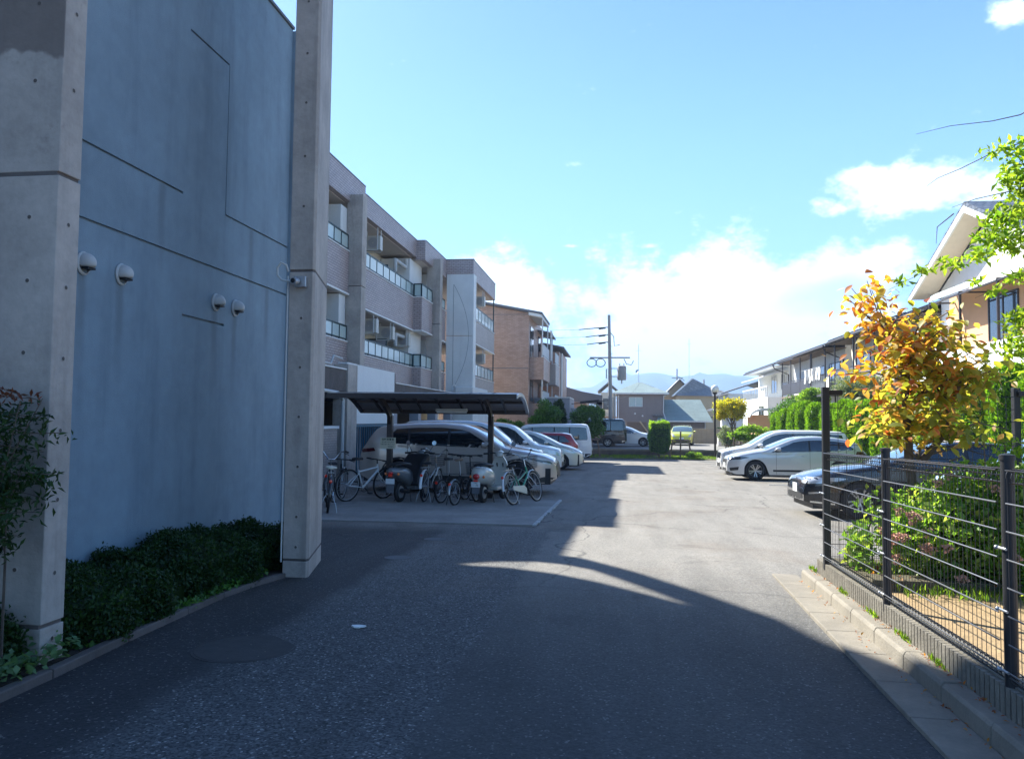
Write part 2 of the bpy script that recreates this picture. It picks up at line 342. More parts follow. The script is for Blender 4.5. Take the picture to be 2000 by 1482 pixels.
L['grey'] = leaf_mat('grey_green_leaf', (0.14, 0.19, 0.11), (0.26, 0.30, 0.20), trans=0.35)
L['red'] = leaf_mat('reddish_nandina_leaf', (0.14, 0.045, 0.03), (0.26, 0.09, 0.05), trans=0.4)
L['ivy'] = leaf_mat('ivy_leaf', (0.09, 0.17, 0.07), (0.20, 0.30, 0.13), trans=0.35)
L['grass'] = leaf_mat('grass_blade', (0.10, 0.20, 0.02), (0.26, 0.36, 0.04), trans=0.5, gloss=.2)

# ------------------------------------------------------------------ geometry helpers
def tag(o, label=None, cat=None, group=None, kind=None):
    if label: o['label'] = label
    if cat: o['category'] = cat
    if group: o['group'] = group
    if kind: o['kind'] = kind
    return o

def thing(name, label, cat, loc=(0, 0, 0), group=None, rot=None):
    o = bpy.data.objects.new(name, None); COL.objects.link(o); o.empty_display_size = 0.2
    o.location = loc
    if rot is not None: o.rotation_euler = rot
    return tag(o, label, cat, group)

class MB:
    def __init__(s): s.v = []; s.f = []; s.m = []; s.mi = 0
    def add(s, vs, fs):
        b = len(s.v); s.v += [tuple(v) for v in vs]
        for f in fs: s.f.append([b + i for i in f]); s.m.append(s.mi)
        return s
    def box(s, x0, y0, z0, x1, y1, z1):
        if x0 > x1: x0, x1 = x1, x0
        if y0 > y1: y0, y1 = y1, y0
        if z0 > z1: z0, z1 = z1, z0
        return s.add([(x0, y0, z0), (x1, y0, z0), (x1, y1, z0), (x0, y1, z0), (x0, y0, z1), (x1, y0, z1), (x1, y1, z1), (x0, y1, z1)],
                     [(0, 3, 2, 1), (4, 5, 6, 7), (0, 1, 5, 4), (1, 2, 6, 5), (2, 3, 7, 6), (3, 0, 4, 7)])
    def quad(s, a_, b_, c_, d_): return s.add([a_, b_, c_, d_], [(0, 1, 2, 3)])
    def prism(s, pts, z0, z1):          # pts in xy (counter-clockwise)
        n = len(pts)
        f = [tuple(reversed(range(n))), tuple(range(n, 2 * n))]
        f += [(i, (i + 1) % n, n + (i + 1) % n, n + i) for i in range(n)]
        zb = z0 if callable(z0) else (lambda x, y: z0); zt = z1 if callable(z1) else (lambda x, y: z1)
        return s.add([(x, y, zb(x, y)) for x, y in pts] + [(x, y, zt(x, y)) for x, y in pts], f)
    def extr(s, pts, axis, a0, a1):     # polygon in the two other axes, extruded along axis
        n = len(pts)
        def P(u, v, w): return {0: (w, u, v), 1: (u, w, v), 2: (u, v, w)}[axis]
        f = [tuple(reversed(range(n))), tuple(range(n, 2 * n))] + [(i, (i + 1) % n, n + (i + 1) % n, n + i) for i in range(n)]
        return s.add([P(u, v, a0) for u, v in pts] + [P(u, v, a1) for u, v in pts], f)
    def tube(s, pts, r_, n=8, r1=None, closed=False):
        pts = [Vector(q) for q in pts]; k = len(pts); base = len(s.v); prev = None
        for i, q in enumerate(pts):
            if closed: t = pts[(i + 1) % k] - pts[i - 1]
            else: t = pts[min(i + 1, k - 1)] - pts[max(i - 1, 0)]
            t.normalize()
            if prev is None: u = t.orthogonal().normalized()
            else:
                u = prev - t * prev.dot(t)
                u = u.normalized() if u.length > 1e-6 else t.orthogonal().normalized()
            prev = u; w = t.cross(u)
            rr = r_ if r1 is None else r_ + (r1 - r_) * i / max(k - 1, 1)
            if hasattr(rr, '__len__'): rr = rr[i]
            for j in range(n):
                an = 2 * math.pi * j / n
                s.v.append(tuple(q + (u * math.cos(an) + w * math.sin(an)) * rr))
        for i in range(k if closed else k - 1):
            for j in range(n):
                i2 = (i + 1) % k
                s.f.append([base + i * n + j, base + i * n + (j + 1) % n, base + i2 * n + (j + 1) % n, base + i2 * n + j]); s.m.append(s.mi)
        if not closed:
            s.f.append([base + j for j in reversed(range(n))]); s.m.append(s.mi)
            s.f.append([base + (k - 1) * n + j for j in range(n)]); s.m.append(s.mi)
        return s
    def lathe(s, prof, c, axis=(0, 0, 1), n=24):      # prof [(radius, height)]
        c = Vector(c); ax = Vector(axis).normalized(); u = ax.orthogonal().normalized(); w = ax.cross(u); base = len(s.v); k = len(prof)
        for rr, h in prof:
            for j in range(n):
                an = 2 * math.pi * j / n
                s.v.append(tuple(c + ax * h + (u * math.cos(an) + w * math.sin(an)) * rr))
        for i in range(k - 1):
            for j in range(n):
                s.f.append([base + i * n + j, base + i * n + (j + 1) % n, base + (i + 1) * n + (j + 1) % n, base + (i + 1) * n + j]); s.m.append(s.mi)
        return s
    def ball(s, c, rx, ry=None, rz=None, n=14, m=9):
        ry = ry or rx; rz = rz or rx; base = len(s.v)
        for i in range(m + 1):
            th = math.pi * i / m
            for j in range(n):
                ph = 2 * math.pi * j / n
                s.v.append((c[0] + rx * math.sin(th) * math.cos(ph), c[1] + ry * math.sin(th) * math.sin(ph), c[2] + rz * math.cos(th)))
        for i in range(m):
            for j in range(n):
                s.f.append([base + i * n + j, base + (i + 1) * n + j, base + (i + 1) * n + (j + 1) % n, base + i * n + (j + 1) % n]); s.m.append(s.mi)
        return s
    def disc(s, c, axis, r_, n=12):
        c = Vector(c); ax = Vector(axis).normalized(); u = ax.orthogonal().normalized(); w = ax.cross(u)
        return s.add([c + (u * math.cos(2 * math.pi * j / n) + w * math.sin(2 * math.pi * j / n)) * r_ for j in range(n)], [tuple(range(n))])
    def mesh(s, name, mats, smooth=None, off=(0, 0, 0)):
        me = bpy.data.meshes.new(name)
        vv = s.v if off == (0, 0, 0) else [(x - off[0], y - off[1], z - off[2]) for x, y, z in s.v]
        me.from_pydata(vv, [], s.f)
        for m_ in (mats if isinstance(mats, (list, tuple)) else [mats]): me.materials.append(m_)
        me.polygons.foreach_set('material_index', s.m)
        if smooth is not None:
            me.polygons.foreach_set('use_smooth', [True] * len(me.polygons)); me.update()
            me.set_sharp_from_angle(angle=math.radians(smooth))
        uv = me.uv_layers.new(name='UVMap')
        nv = len(me.vertices); nl = len(me.loops)
        co = np.empty(nv * 3, 'f'); me.vertices.foreach_get('co', co); co = co.reshape(-1, 3) + np.array(off, 'f')
        li = np.empty(nl, 'i'); me.loops.foreach_get('vertex_index', li)
        nrm = np.empty(len(me.polygons) * 3, 'f'); me.polygons.foreach_get('normal', nrm); nrm = np.abs(nrm.reshape(-1, 3))
        lt = np.empty(len(me.polygons), 'i'); me.polygons.foreach_get('loop_total', lt)
        ln = np.repeat(nrm, lt, axis=0); c = co[li]
        u = np.where(ln[:, 0] > np.maximum(ln[:, 1], ln[:, 2] * .8), c[:, 1], c[:, 0])
        v = np.where((ln[:, 2] > ln[:, 0]) & (ln[:, 2] > ln[:, 1]), c[:, 1], c[:, 2])
        uv.data.foreach_set('uv', np.stack([u, v], 1).astype('f').ravel())
        me.update(); return me
    def build(s, name, mats, parent=None, smooth=None, world=True, bevel=0.0, **tg):
        off = tuple(parent.matrix_basis.translation) if (parent is not None and world) else (0, 0, 0)
        if parent is not None and world and parent.parent is not None: off = tuple(parent['_off'])
        me = s.mesh(name, mats, smooth, off)
        o = bpy.data.objects.new(name, me); COL.objects.link(o)
        if parent is not None: o.parent = parent
        if world and parent is not None: o['_off'] = off
        if bevel:
            bv = o.modifiers.new('bevel', 'BEVEL'); bv.width = bevel; bv.segments = 2; bv.limit_method = 'ANGLE'; bv.angle_limit = math.radians(40)
        return tag(o, **tg) if tg else o

def obj(name, me, parent=None, loc=(0, 0, 0), rot=None):
    o = bpy.data.objects.new(name, me); COL.objects.link(o); o.parent = parent; o.location = loc
    if rot is not None: o.rotation_euler = rot
    return o

def copy_tree(o, parent=None):
    c = o.copy(); COL.objects.link(c); c.parent = parent
    for ch in [q for q in o.children]: copy_tree(ch, c)
    return c

def leaf_arrays(P, size, up=0.3, aspect=0.5, rng=RNG, fold=0.15, direc=None):
    """one bent kite-shaped leaf (two triangles each side) at every point"""
    n = len(P); P = np.asarray(P, float)
    d = rng.normal(size=(n, 3)); 
    if direc is not None: d = d * 0.6 + direc
    d /= np.linalg.norm(d, axis=1, keepdims=True)
    nr = rng.normal(size=(n, 3)); nr[:, 2] += up * 3
    w = np.cross(d, nr); w /= np.linalg.norm(w, axis=1, keepdims=True) + 1e-9
    nn = np.cross(w, d)
    sz = (size * rng.uniform(0.65, 1.3, n))[:, None]
    v = np.empty((n, 4, 3))
    v[:, 0] = P; v[:, 1] = P + d * sz * .45 + w * sz * aspect * .5 + nn * sz * fold
    v[:, 2] = P + d * sz; v[:, 3] = P + d * sz * .45 - w * sz * aspect * .5 + nn * sz * fold
    return v.reshape(-1, 3)

def leaves_mesh(name, P, size, m, **kw):
    v = leaf_arrays(P, size, **kw); n = len(v) // 4
    me = bpy.data.meshes.new(name)
    me.vertices.add(4 * n); me.vertices.foreach_set('co', v.ravel().astype('f'))
    me.loops.add(6 * n); me.polygons.add(2 * n)
    b = np.arange(n)[:, None] * 4
    me.loops.foreach_set('vertex_index', (b + np.array([0, 1, 2, 0, 2, 3])).ravel().astype('i'))
    me.polygons.foreach_set('loop_start', np.arange(0, 6 * n, 3).astype('i'))
    me.materials.append(m); me.update(calc_edges=True); me.validate()
    return me

def ellipsoid_pts(n, c, rad, rng=RNG, shell=0.55, lump=0.0):
    d = rng.normal(size=(n, 3)); d /= np.linalg.norm(d, axis=1, keepdims=True)
    rr = rng.uniform(shell, 1.0, n) ** 0.7
    if lump: rr *= 1 + lump * (np.sin(d[:, 0] * 7 + c[0]) * np.sin(d[:, 1] * 6 + c[1] * 3) + np.sin(d[:, 2] * 8 + c[2] * 2)) * .5
    return np.array(c) + d * rr[:, None] * np.array(rad)

def clump_pts(n, c, rad, k=14, rng=RNG, spread=.75, cr=(0.3, 0.5)):
    """a crown built of leaf clumps with gaps between"""
    out = []
    for i in range(k):
        d = rng.normal(size=3); d /= np.linalg.norm(d); d *= rng.uniform(.35, 1) ** .6 * spread
        cc = np.array(c) + d * np.array(rad); q = rng.uniform(*cr)
        out.append(ellipsoid_pts(n // k, cc, np.array(rad) * q * np.array([1, 1, .8]), rng, .2))
    return np.concatenate(out)

def limbs(mb, base, top, r0, spots, n=7, seed=1):
    rg = random.Random(seed)
    b = Vector(base); t = Vector(top)
    mid = (b + t) / 2 + Vector((rg.uniform(-.04, .04), rg.uniform(-.04, .04), 0))
    mb.tube([b, mid, t], r0, n, r0 * .6)
    for sp in spots:
        st = b.lerp(t, rg.uniform(.6, 1.0)); sp = Vector(sp)
        m_ = st.lerp(sp, .5) + Vector((0, 0, (sp - st).length * .12))
        mb.tube([st, m_, sp], r0 * .45, 5, r0 * .12)

def tree(name, label, cat, base, trunk_h, crown_c, crown_r, n, size, lm, r0=.08, k=16, group=None, extra=None, **kw):
    t = thing(name, label, cat, base, group)
    pts = clump_pts(n, crown_c, crown_r, k)
    mb = MB(); sp = [pts[int(RNG.integers(len(pts)))] for _ in range(9)]
    limbs(mb, base, (crown_c[0] * .6 + base[0] * .4, crown_c[1] * .6 + base[1] * .4, base[2] + trunk_h), r0, sp)
    mb.build('trunk', M['bark'], t, 60)
    me = leaves_mesh('crown', pts - np.array(base), size, lm, **kw)
    obj('crown', me, t)
    return t

def strip_x(mb, y0, y1, x0, x1, h0, h1, step=None):
    """box following the fall of the ground between y0 and y1"""
    mb.prism([(x0, y0), (x1, y0), (x1, y1), (x0, y1)], lambda x, y: gz(y) + h0, lambda x, y: gz(y) + h1)
# ================================================================== THE SETTING
def struct(o): o['kind'] = 'structure'; return o
mb = MB()
ys = [-120, -12, 0, 12, 24, 36, 51.6, 51.9, 80, 400, 3200]
def lz(y): return gz(y) - 0.06 if y < 51.7 else -0.47
for i in range(len(ys) - 1):
    y0, y1 = ys[i], ys[i + 1]
    mb.quad((-2500, y0, lz(y0)), (2500, y0, lz(y0)), (2500, y1, lz(y1)), (-2500, y1, lz(y1)))
struct(mb.build('ground', M['land']))
# asphalt of the lane and car park, gently uneven
mb = MB(); nx, ny = 60, 100
xs = np.linspace(-18, 9.6, nx); yy = np.linspace(-10, 49.2, ny)
def uneven(x, y): return 0.006 * math.sin(x * 1.3 + y * .5) + 0.005 * math.sin(y * .9 - x * .4) - .011
mb.v = [(x, y, gz(y) + uneven(x, y)) for y in yy for x in xs]
mb.f = [[j * nx + i, j * nx + i + 1, (j + 1) * nx + i + 1, (j + 1) * nx + i] for j in range(ny - 1) for i in range(nx - 1)]
mb.m = [0] * len(mb.f)
struct(mb.build('car_park_asphalt', M['asphalt'], smooth=60))
mb = MB()
pad = [(-9, 11.95), (-1.3, 12.2), (-1.22, 16.85), (-9, 16.85)]
mb.prism(pad, lambda x, y: gz(y) - .05, lambda x, y: gz(y) + .012)
struct(mb.build('concrete_pad', M['pad']))
mb = MB()
rg = random.Random(3); y = 12.2
while y < 16.8:
    w0 = .045 + rg.uniform(-.012, .012); ln = rg.uniform(.18, .35)
    x = -1.3 + (y - 12.2) / 4.65 * .08
    mb.prism([(x, y), (x + w0 + rg.uniform(0, .04), y + .01), (x + w0 + rg.uniform(0, .04), y + ln), (x + .004, y + ln)], lambda x_, y_: gz(y_) - .01, lambda x_, y_: gz(y_) + .016)
    y += ln + rg.choice([0, 0, .05])
struct(mb.build('painted_line', M['paint']))
mb = MB()
for k in range(9):                                   # worn bay markings far down the lot
    for (xa, xb) in ((-6.5, -2.6), (4.6, 8.8)):
        yb = 21.3 + k * 2.9
        mb.prism([(xa, yb), (xb, yb), (xb, yb + .07), (xa, yb + .07)], lambda x_, y_: gz(y_) - .012, lambda x_, y_: gz(y_) + .004)
struct(mb.build('bay_marking', M['paint']))

# gutter slabs and kerb stones on the right
g = thing('gutter', None, None, (1.7, 5, gz(5))); struct(g)
y = 8.50; k = 0
while y > -2.2:
    mb = MB(); xo = 1.66 - .00 * k
    gx = lambda v: 1.54
    mb.prism([(gx(y - .595), y - .595), (1.79, y - .595), (1.79, y), (gx(y), y)], lambda x_, y_: gz(y_) - .05, lambda x_, y_: gz(y_) + .012 + .02 * 0)
    mb.build('gutter_slab', M['kerb'], g, bevel=.006); y -= .6; k += 1
g.rotation_euler = (0, 0, -.03)
kb = thing('kerb', None, None, (1.9, 5, gz(5))); struct(kb)
y = 8.18; rg = random.Random(5)
while y > -2.2:
    ln = .6; dz = rg.uniform(-.004, .004)
    mb = MB(); mb.extr([(1.868, -.06), (1.995, -.06), (1.995, .118 + dz), (1.885, .118 + dz), (1.872, .095)], 1, y - ln + .006, y)
    mb.v = [(x_, y_, z_ + gz(y_)) for x_, y_, z_ in mb.v]
    mb.build('kerb_stone', M['kerb'], kb, bevel=.008); y -= ln
# ribbed retaining course with the planting bed behind it
kb.rotation_euler = (0, 0, -.025); kb.location.x -= .083
rw = thing('retaining_course', 'low ribbed concrete retaining course under the mesh fence', 'low wall', (2.05, 5, gz(5)))
mb = MB(); strip_x(mb, -2.5, 8.02, 2.03, 2.16, -.05, .262); mb.build('core', M['rib'], rw)
rib = MB(); rib.extr([(-.03, -.021), (.0, -.021), (.0, .021), (-.03, .021), (-.036, .0)], 2, .0, .235)
rme = rib.mesh('rib', M['rib']); y = 7.99; k = 0
more = MB()
while y > -2.4:
    if k < 180: o = obj('rib', rme, rw, (2.03 - 2.05, y - 5, gz(y) - gz(5) + .02))
    y -= .056; k += 1
rw.rotation_euler = (0, 0, -.025); rw.location.x -= .094
mb = MB(); mb.prism([(1.80, -2.5), (9.6, -2.5), (9.6, 8.0), (2.10, 8.0)], lambda x, y: gz(y) - .05, lambda x, y: gz(y) + .225)
struct(mb.build('planting_bed', M['sand']))
mb = MB(); mb.prism([(2.06, 6.6), (9.6, 6.6), (9.6, 6.72), (2.10, 6.9)], lambda x, y: gz(y) + .2, lambda x, y: gz(y) + .31)
mb.prism([(2.10, 6.9), (9.6, 6.72), (9.6, 7.99), (2.10, 7.99)], lambda x, y: gz(y) + .2, lambda x, y: gz(y) + .27)
struct(mb.build('bed_edging', M['verge']))

# verge, low retaining wall and road at the far end
mb = MB(); nx, ny = 60, 8
mb.v = [(x, 47.0 + j * .62 + (.25 * math.sin(x * 1.7) + .15 * math.sin(x * 4.1) if j == 0 else 0), gz(47) - .01 + .04 * min(1, j / 3) - .0 * j + .03 * math.sin(x * 3 + j)) for j in range(ny) for x in np.linspace(-16, 12, nx)]
mb.f = [[j * nx + i, j * nx + i + 1, (j + 1) * nx + i + 1, (j + 1) * nx + i] for j in range(ny - 1) for i in range(nx - 1)]; mb.m = [0] * len(mb.f)
struct(mb.build('verge', M['verge'], smooth=50))
t = thing('retaining_wall', 'long low dark retaining wall between the car park verge and the road', 'wall', (0, 51.3, -.97))
mb = MB(); mb.box(-16, 51.2, -1.0, 7.5, 51.45, -.56); mb.build('wall_face', M['concrete_dirty'], t)
mb = MB(); mb.box(-16.02, 51.16, -.558, 7.52, 51.5, -.44); mb.build('coping', M['kerb'], t)
mb = MB(); mb.box(-60, 51.5, -.9, 30, 66, -.452); struct(mb.build('road', M['road']))

# wooded mountains
mb = MB(); nx = 160
prof = []
for i in range(nx):
    az_ = -0.75 + 1.7 * i / (nx - 1)
    e = 0.050 + .006 * math.sin(az_ * 9 + .4) + .004 * math.sin(az_ * 23 + 1) + .0022 * math.sin(az_ * 51) + .0012 * math.sin(az_ * 117 + 2)
    e -= .016 * max(0, min(1, (-az_ + .03) / .12)) * .7
    e += .004 * math.exp(-((az_ - .11) / .05) ** 2)
    prof.append((az_, e))
Dh = 2600
rows = [(0.80, -.004), (.84, .35), (.88, .6), (.92, .78), (.96, .92), (1.0, 1.0), (1.08, .6), (1.2, -.01)]
rgn = np.random.default_rng(4)
for j, (d, hf) in enumerate(rows):
    for i, (az_, e) in enumerate(prof):
        hh = Dh * e * hf * (1 if j == 5 else 1 + .14 * math.sin(i * .55 + j * 1.7) + rgn.normal() * .03)
        mb.v.append((math.sin(az_) * Dh * d, math.cos(az_) * Dh * d, max(hh, -1) + 1))
mb.f = [[j * nx + i, j * nx + i + 1, (j + 1) * nx + i + 1, (j + 1) * nx + i] for j in range(len(rows) - 1) for i in range(nx - 1)]; mb.m = [0] * len(mb.f)
struct(mb.build('hills', M['hill'], smooth=80))

# ================================================================== NEAR LEFT BUILDING
bw = thing('apartment_wing', 'tall blue grey rendered windowless wall with thin grooves and round vent hoods', 'building', (-4.5, 7, 0))
grooves = [(-9, 7.41, 3.78), (-9, 10.1, 3.12), (7.46, 8.29, 5.56), (8.29, 10.1, 3.78), (7.46, 8.33, 2.5)]
ycut = sorted({2.6, 7.40, 7.45, 8.285, 8.30, 10.0}); zcut = {-.25, 6.86}
for g_ in grooves: zcut |= {g_[2] - .013, g_[2] + .013}
zcut = sorted(zcut); ycut = sorted(set(ycut) | {7.41, 7.46, 8.29, 8.33})
mb = MB()
for i in range(len(ycut) - 1):
    for j in range(len(zcut) - 1):
        ym, zm = (ycut[i] + ycut[i + 1]) / 2, (zcut[j] + zcut[j + 1]) / 2
        if any(a_ <= ym <= b_ and abs(zm - z_) < .012 for a_, b_, z_ in grooves): continue
        if abs(ym - 8.2925) < .006 and 3.78 < zm < 5.56 : continue
        mb.box(-4.53, ycut[i], zcut[j], -4.5, ycut[i + 1], zcut[j + 1])
mb.box(-7.0, 2.6, -.25, -4.531, 10.0, 6.83)
mb.build('wall', M['bluewall'], bw)
mb = MB(); mb.box(-7.0, 10.002, -.25, -4.44, 10.35, 6.845); mb.build('return_wall', M['bluewall'], bw)
mb = MB(); mb.box(-7.0, 2.6, 6.862, -4.47, 10.0, 6.90); mb.build('coping', M['darkgrey'], bw)
vh = MB()
vh.lathe([(.082, 0), (.088, .012), (.082, .022), (.074, .024)], (0, 0, 0), (1, 0, 0), 28)
prof_ = []
n_, m_ = 20, 8
base = len(vh.v)
for i in range(m_ + 1):
    th = math.pi / 2 * i / m_
    for j in range(n_):
        ph = 2 * math.pi * j / n_
        y_, z_ = .074 * math.cos(th) * math.cos(ph), .074 * math.cos(th) * math.sin(ph)
        x_ = .02 + .085 * math.sin(th)
        if z_ < -.028: z_ = -.028 - (abs(z_) - .028) * .25
        vh.v.append((x_, y_, z_ + .004))
for i in range(m_):
    for j in range(n_):
        vh.f.append([base + i * n_ + j, base + i * n_ + (j + 1) % n_, base + (i + 1) * n_ + (j + 1) % n_, base + (i + 1) * n_ + j]); vh.m.append(0)
vme = vh.mesh('vent_hood', M['pipe'], 50)
lm_ = MB(); lm_.add([(.024, -.06, -.030), (.085, -.045, -.038), (.085, .045, -.038), (.024, .06, -.030)], [(0, 1, 2, 3)]); lm_.box(.026, -.05, -.046, .078, .05, -.032)
lme = lm_.mesh('louvre', M['dark'])
for (yv, zv) in ((5.93, 2.735), (6.44, 2.735), (8.12, 2.735), (8.57, 2.735)):
    h_ = obj('vent_hood', vme, bw, (0, yv - 7, zv)); h_.scale = (1.15, 1.0, 1.15)
    obj('louvre', lme, h_)

def tie_holes(mb, pts):
    for c, ax in pts:
        c = Vector(c); ax = Vector(ax)
        mb.mi = 0; mb.lathe([(.021, -.004), (.021, .0025), (.013, .0022)], c, ax, 12)
        mb.mi = 1; mb.disc(c + ax * .0016, ax, .0135, 12); mb.mi = 0

# the two fair-faced concrete piers
def pier(name, label, loc, poly, joints, ztop, zbot, holes, m='concrete'):
    t = thing(name, label, 'concrete pier', loc)
    zs = [zbot] + joints + [ztop]
    for i in range(len(zs) - 1):
        mb = MB(); mb.prism(poly, zs[i] + (.012 if i else 0), zs[i + 1] - (.012 if i < len(zs) - 2 else 0))
        tie_holes(mb, [h for h in holes if zs[i] < h[0][2] < zs[i + 1]])
        mb.build('pier_block', [M[m], M['hole']], t, bevel=.006)
        if i:
            cx_, cy_ = sum(q[0] for q in poly) / len(poly), sum(q[1] for q in poly) / len(poly)
            mb = MB(); mb.prism([(cx_ + (x_ - cx_) * .97, cy_ + (y_ - cy_) * .97) for x_, y_ in poly], zs[i] - .013, zs[i] + .013); mb.build('joint', M['concrete_dirty'], t)
    return t
hs = []
for zz in (4.05, 3.55, 2.68, 2.28, 1.83, 1.38, .95, .5, .1): hs += [((-3.63 - .01 * (zz % 1), 4.3, zz), (0, -1, 0)), ((-3.447, 4.40, zz - .03), (1, 0, 0))]
for zz in (3.5, 2.6, 2.0, 1.5, .9): hs.append(((-3.93, 4.3, zz + .12), (0, -1, 0)))
hs = [h for h in hs if abs(h[0][2] - 2.95) > .1]
pier('concrete_pier', 'wide fair faced concrete pier standing at the left edge of the lane', (-3.8, 4.4, gz(4.4)),
     [(-4.6, 4.3), (-3.447, 4.3), (-3.447, 4.5), (-4.6, 4.5)], [.16, 2.955], 7.4, -.3, hs, 'concrete_stained')
hs = []
for zz in (6.3, 5.75, 5.2, 4.68, 4.12, 3.6, 2.45, 1.95, 1.45, .95, .45, .15): hs.append(((-3.165, 7.4, zz), (0, -1, 0)))
pier('concrete_pier', 'slender free standing concrete pier between the blue wall and the bicycle shelter', (-3.2, 7.6, gz(7.6)),
     [(-3.30, 7.4), (-3.055, 7.4), (-3.045, 7.45), (-3.30, 8.42), (-3.46, 8.42), (-3.40, 8.0)], [.02, 2.935], 7.2, -.3, hs)
mb = MB(); mb.tube([(-3.312, 7.39, .0), (-3.312, 7.39, 2.88)], .009, 8)
t = thing('security_camera', 'small grey security camera with curled white cable on the slender pier', 'camera', (-3.15, 7.33, 2.83))
mb.tube([(-3.315, 7.40, 2.93), (-3.32, 7.36, 2.99), (-3.37, 7.34, 3.01), (-3.405, 7.34, 2.96), (-3.40, 7.34, 2.88), (-3.36, 7.34, 2.835), (-3.29, 7.34, 2.82), (-3.24, 7.345, 2.82)], .012, 10)
mb.build('cable', M['pipe'], t, 50)
mb = MB(); mb.box(-3.225, 7.345, 2.76, -3.105, 7.397, 2.87); mb.build('junction_box', M['alu'], t, bevel=.006)
mb = MB(); mb.lathe([(0, -.075), (.034, -.07), (.038, -.055), (.038, .0), (.03, .012)], (-3.185, 7.31, 2.815), (.1, 1, .15), 20); mb.build('camera_body', M['alu'], t, 40)
mb = MB(); mb.disc((-3.193, 7.233, 2.805), (.1, 1, .15), .024, 16); mb.disc((-3.193, 7.2325, 2.805), (.1, 1, .15), .012, 12); mb.build('lens', M['dark'], t)

# ================================================================== TILED APARTMENT BLOCK
ap = thing('apartment_building', 'long three storey mauve tiled apartment block with glazed balconies', 'building', (-9, 27, gz(27)))
def part(mb, name, m, parent=None, **kw): return mb.build(name, M[m], parent or ap, **kw)
segs = [ # y0,y1,X,ztop,soffit
    (17.6, 22.35, -9.33, 9.5, 8.7), (20.95, 26.5, -9.0, 9.79, 8.8), (26.55, 33.9, -9.0, 9.53, 8.75), (33.9, 38.4, -8.6, 9.53, 8.62), (38.4, 45.4, -7.2, 9.53, 8.56)]
for i, (y0, y1, X, zt, zs_) in enumerate(segs):
    if i == 0: y1 = 20.94
    mb = MB(); mb.box(X - .22, y0 + .002, zs_, X, y1 - .002, zt); part(mb, 'parapet', 'tile')
    mb = MB(); mb.box(X - .26, y0 + .004, zt + .001, X + .015, y1 - .004, zt + .03); part(mb, 'parapet_cap', 'darkgrey')
    mb = MB(); mb.box(-18, y0 + .003, zs_ - .02, X - .221, y1 - .003, zt - .06); part(mb, 'roof_slab', 'ceil')
# end faces of parapets looking at the camera
mb = MB(); mb.box(-8.999, 33.70, 8.62, -8.58, 33.898, 9.535); part(mb, 'parapet', 'tile')
mb = MB(); mb.box(-8.75, 38.18, 8.80, -7.19, 38.397, 9.54); part(mb, 'parapet', 'tile')
mb = MB(); mb.box(-8.75, 38.15, 9.541, -7.17, 38.42, 9.575); part(mb, 'parapet_cap', 'darkgrey')
# body of the block, stair tower, unseen slabs shaped to throw the curved shadow on the lane
mb = MB(); mb.box(-18, 17.0, -.6, -10.55, 45.38, 9.3); part(mb, 'back_wall', 'cream')
mb = MB(); mb.box(-16, 8.2, -.4, -10.45, 16.6, 9.41); part(mb, 'stair_tower', 'tile')
mb = MB(); mb.prism([(-16, 8.2), (-5.0, 8.2), (-5.0, 9.6), (-5.75, 10.8), (-6.1, 11.6), (-6.45, 12.6), (-6.8, 13.4), (-7.1, 14.0), (-7.35, 14.5), (-7.85, 14.93), (-8.3, 15.45), (-8.75, 15.93), (-9.2, 16.28), (-9.75, 16.52), (-10.4, 16.6), (-16, 16.6)], 9.42, 9.5); part(mb, 'shadow_roof', 'concrete')
ring = [(-6.8, 13.4), (-7.1, 14.0), (-7.3, 14.7), (-7.85, 15.7), (-8.4, 16.6), (-9.0, 17.4), (-9.33, 17.62), (-11.0, 17.62), (-11.0, 16.6)]
inner = [(-10.42, 16.6), (-10.0, 16.92), (-9.55, 17.05), (-9.2, 16.92), (-8.85, 16.62), (-8.3, 15.72), (-7.9, 14.98), (-7.5, 14.5), (-7.2, 13.9)]
mb = MB(); mb.prism(ring + inner, 9.42, 9.502); part(mb, 'curved_beam', 'concrete')

def balcony(y0, y1, X, slab, wtop, rtop, npan, m='tile', lower=None, wallm=None):
    """tiled apron wall, ledge, glazed rail, slab; slab = underside height"""
    mb = MB(); mb.box(X - .15, y0, slab + .06, X, y1, wtop - .04); part(mb, 'balcony_wall', m)
    mb = MB(); mb.box(X - .18, y0 - .01, wtop - .038, X + .03, y1 + .01, wtop); mb.box(X - .16, y0 - .01, slab, X + .035, y1 + .01, slab + .058); part(mb, 'ledge', 'whiteplaster')
    mb = MB(); mb.box(-10.55, y0, slab + .002, X - .165, y1, slab + .2); part(mb, 'balcony_floor', 'ceil')
    n = npan; w = (y1 - y0) / n
    mb = MB(); mb.box(X - .075, y0, rtop - .05, X - .025, y1, rtop); mb.box(X - .07, y0, wtop + .055, X - .03, y1, wtop + .085)
    for k in range(n + 1): mb.box(X - .075, y0 + k * w - .022, wtop, X - .03, y0 + k * w + .022, rtop - .051)
    part(mb, 'balcony_rail', 'rail'); 
    fm = MB(); fm.box(-.008, -w / 2 + .03, wtop + .09, .008, w / 2 - .03, rtop - .055)
    me = fm.mesh('glass_panel', M['frost'])
    for k in range(n): obj('glass_panel', me, ap, (X - .052 - ap.location.x, y0 + (k + .5) * w - ap.location.y, -ap.location.z))

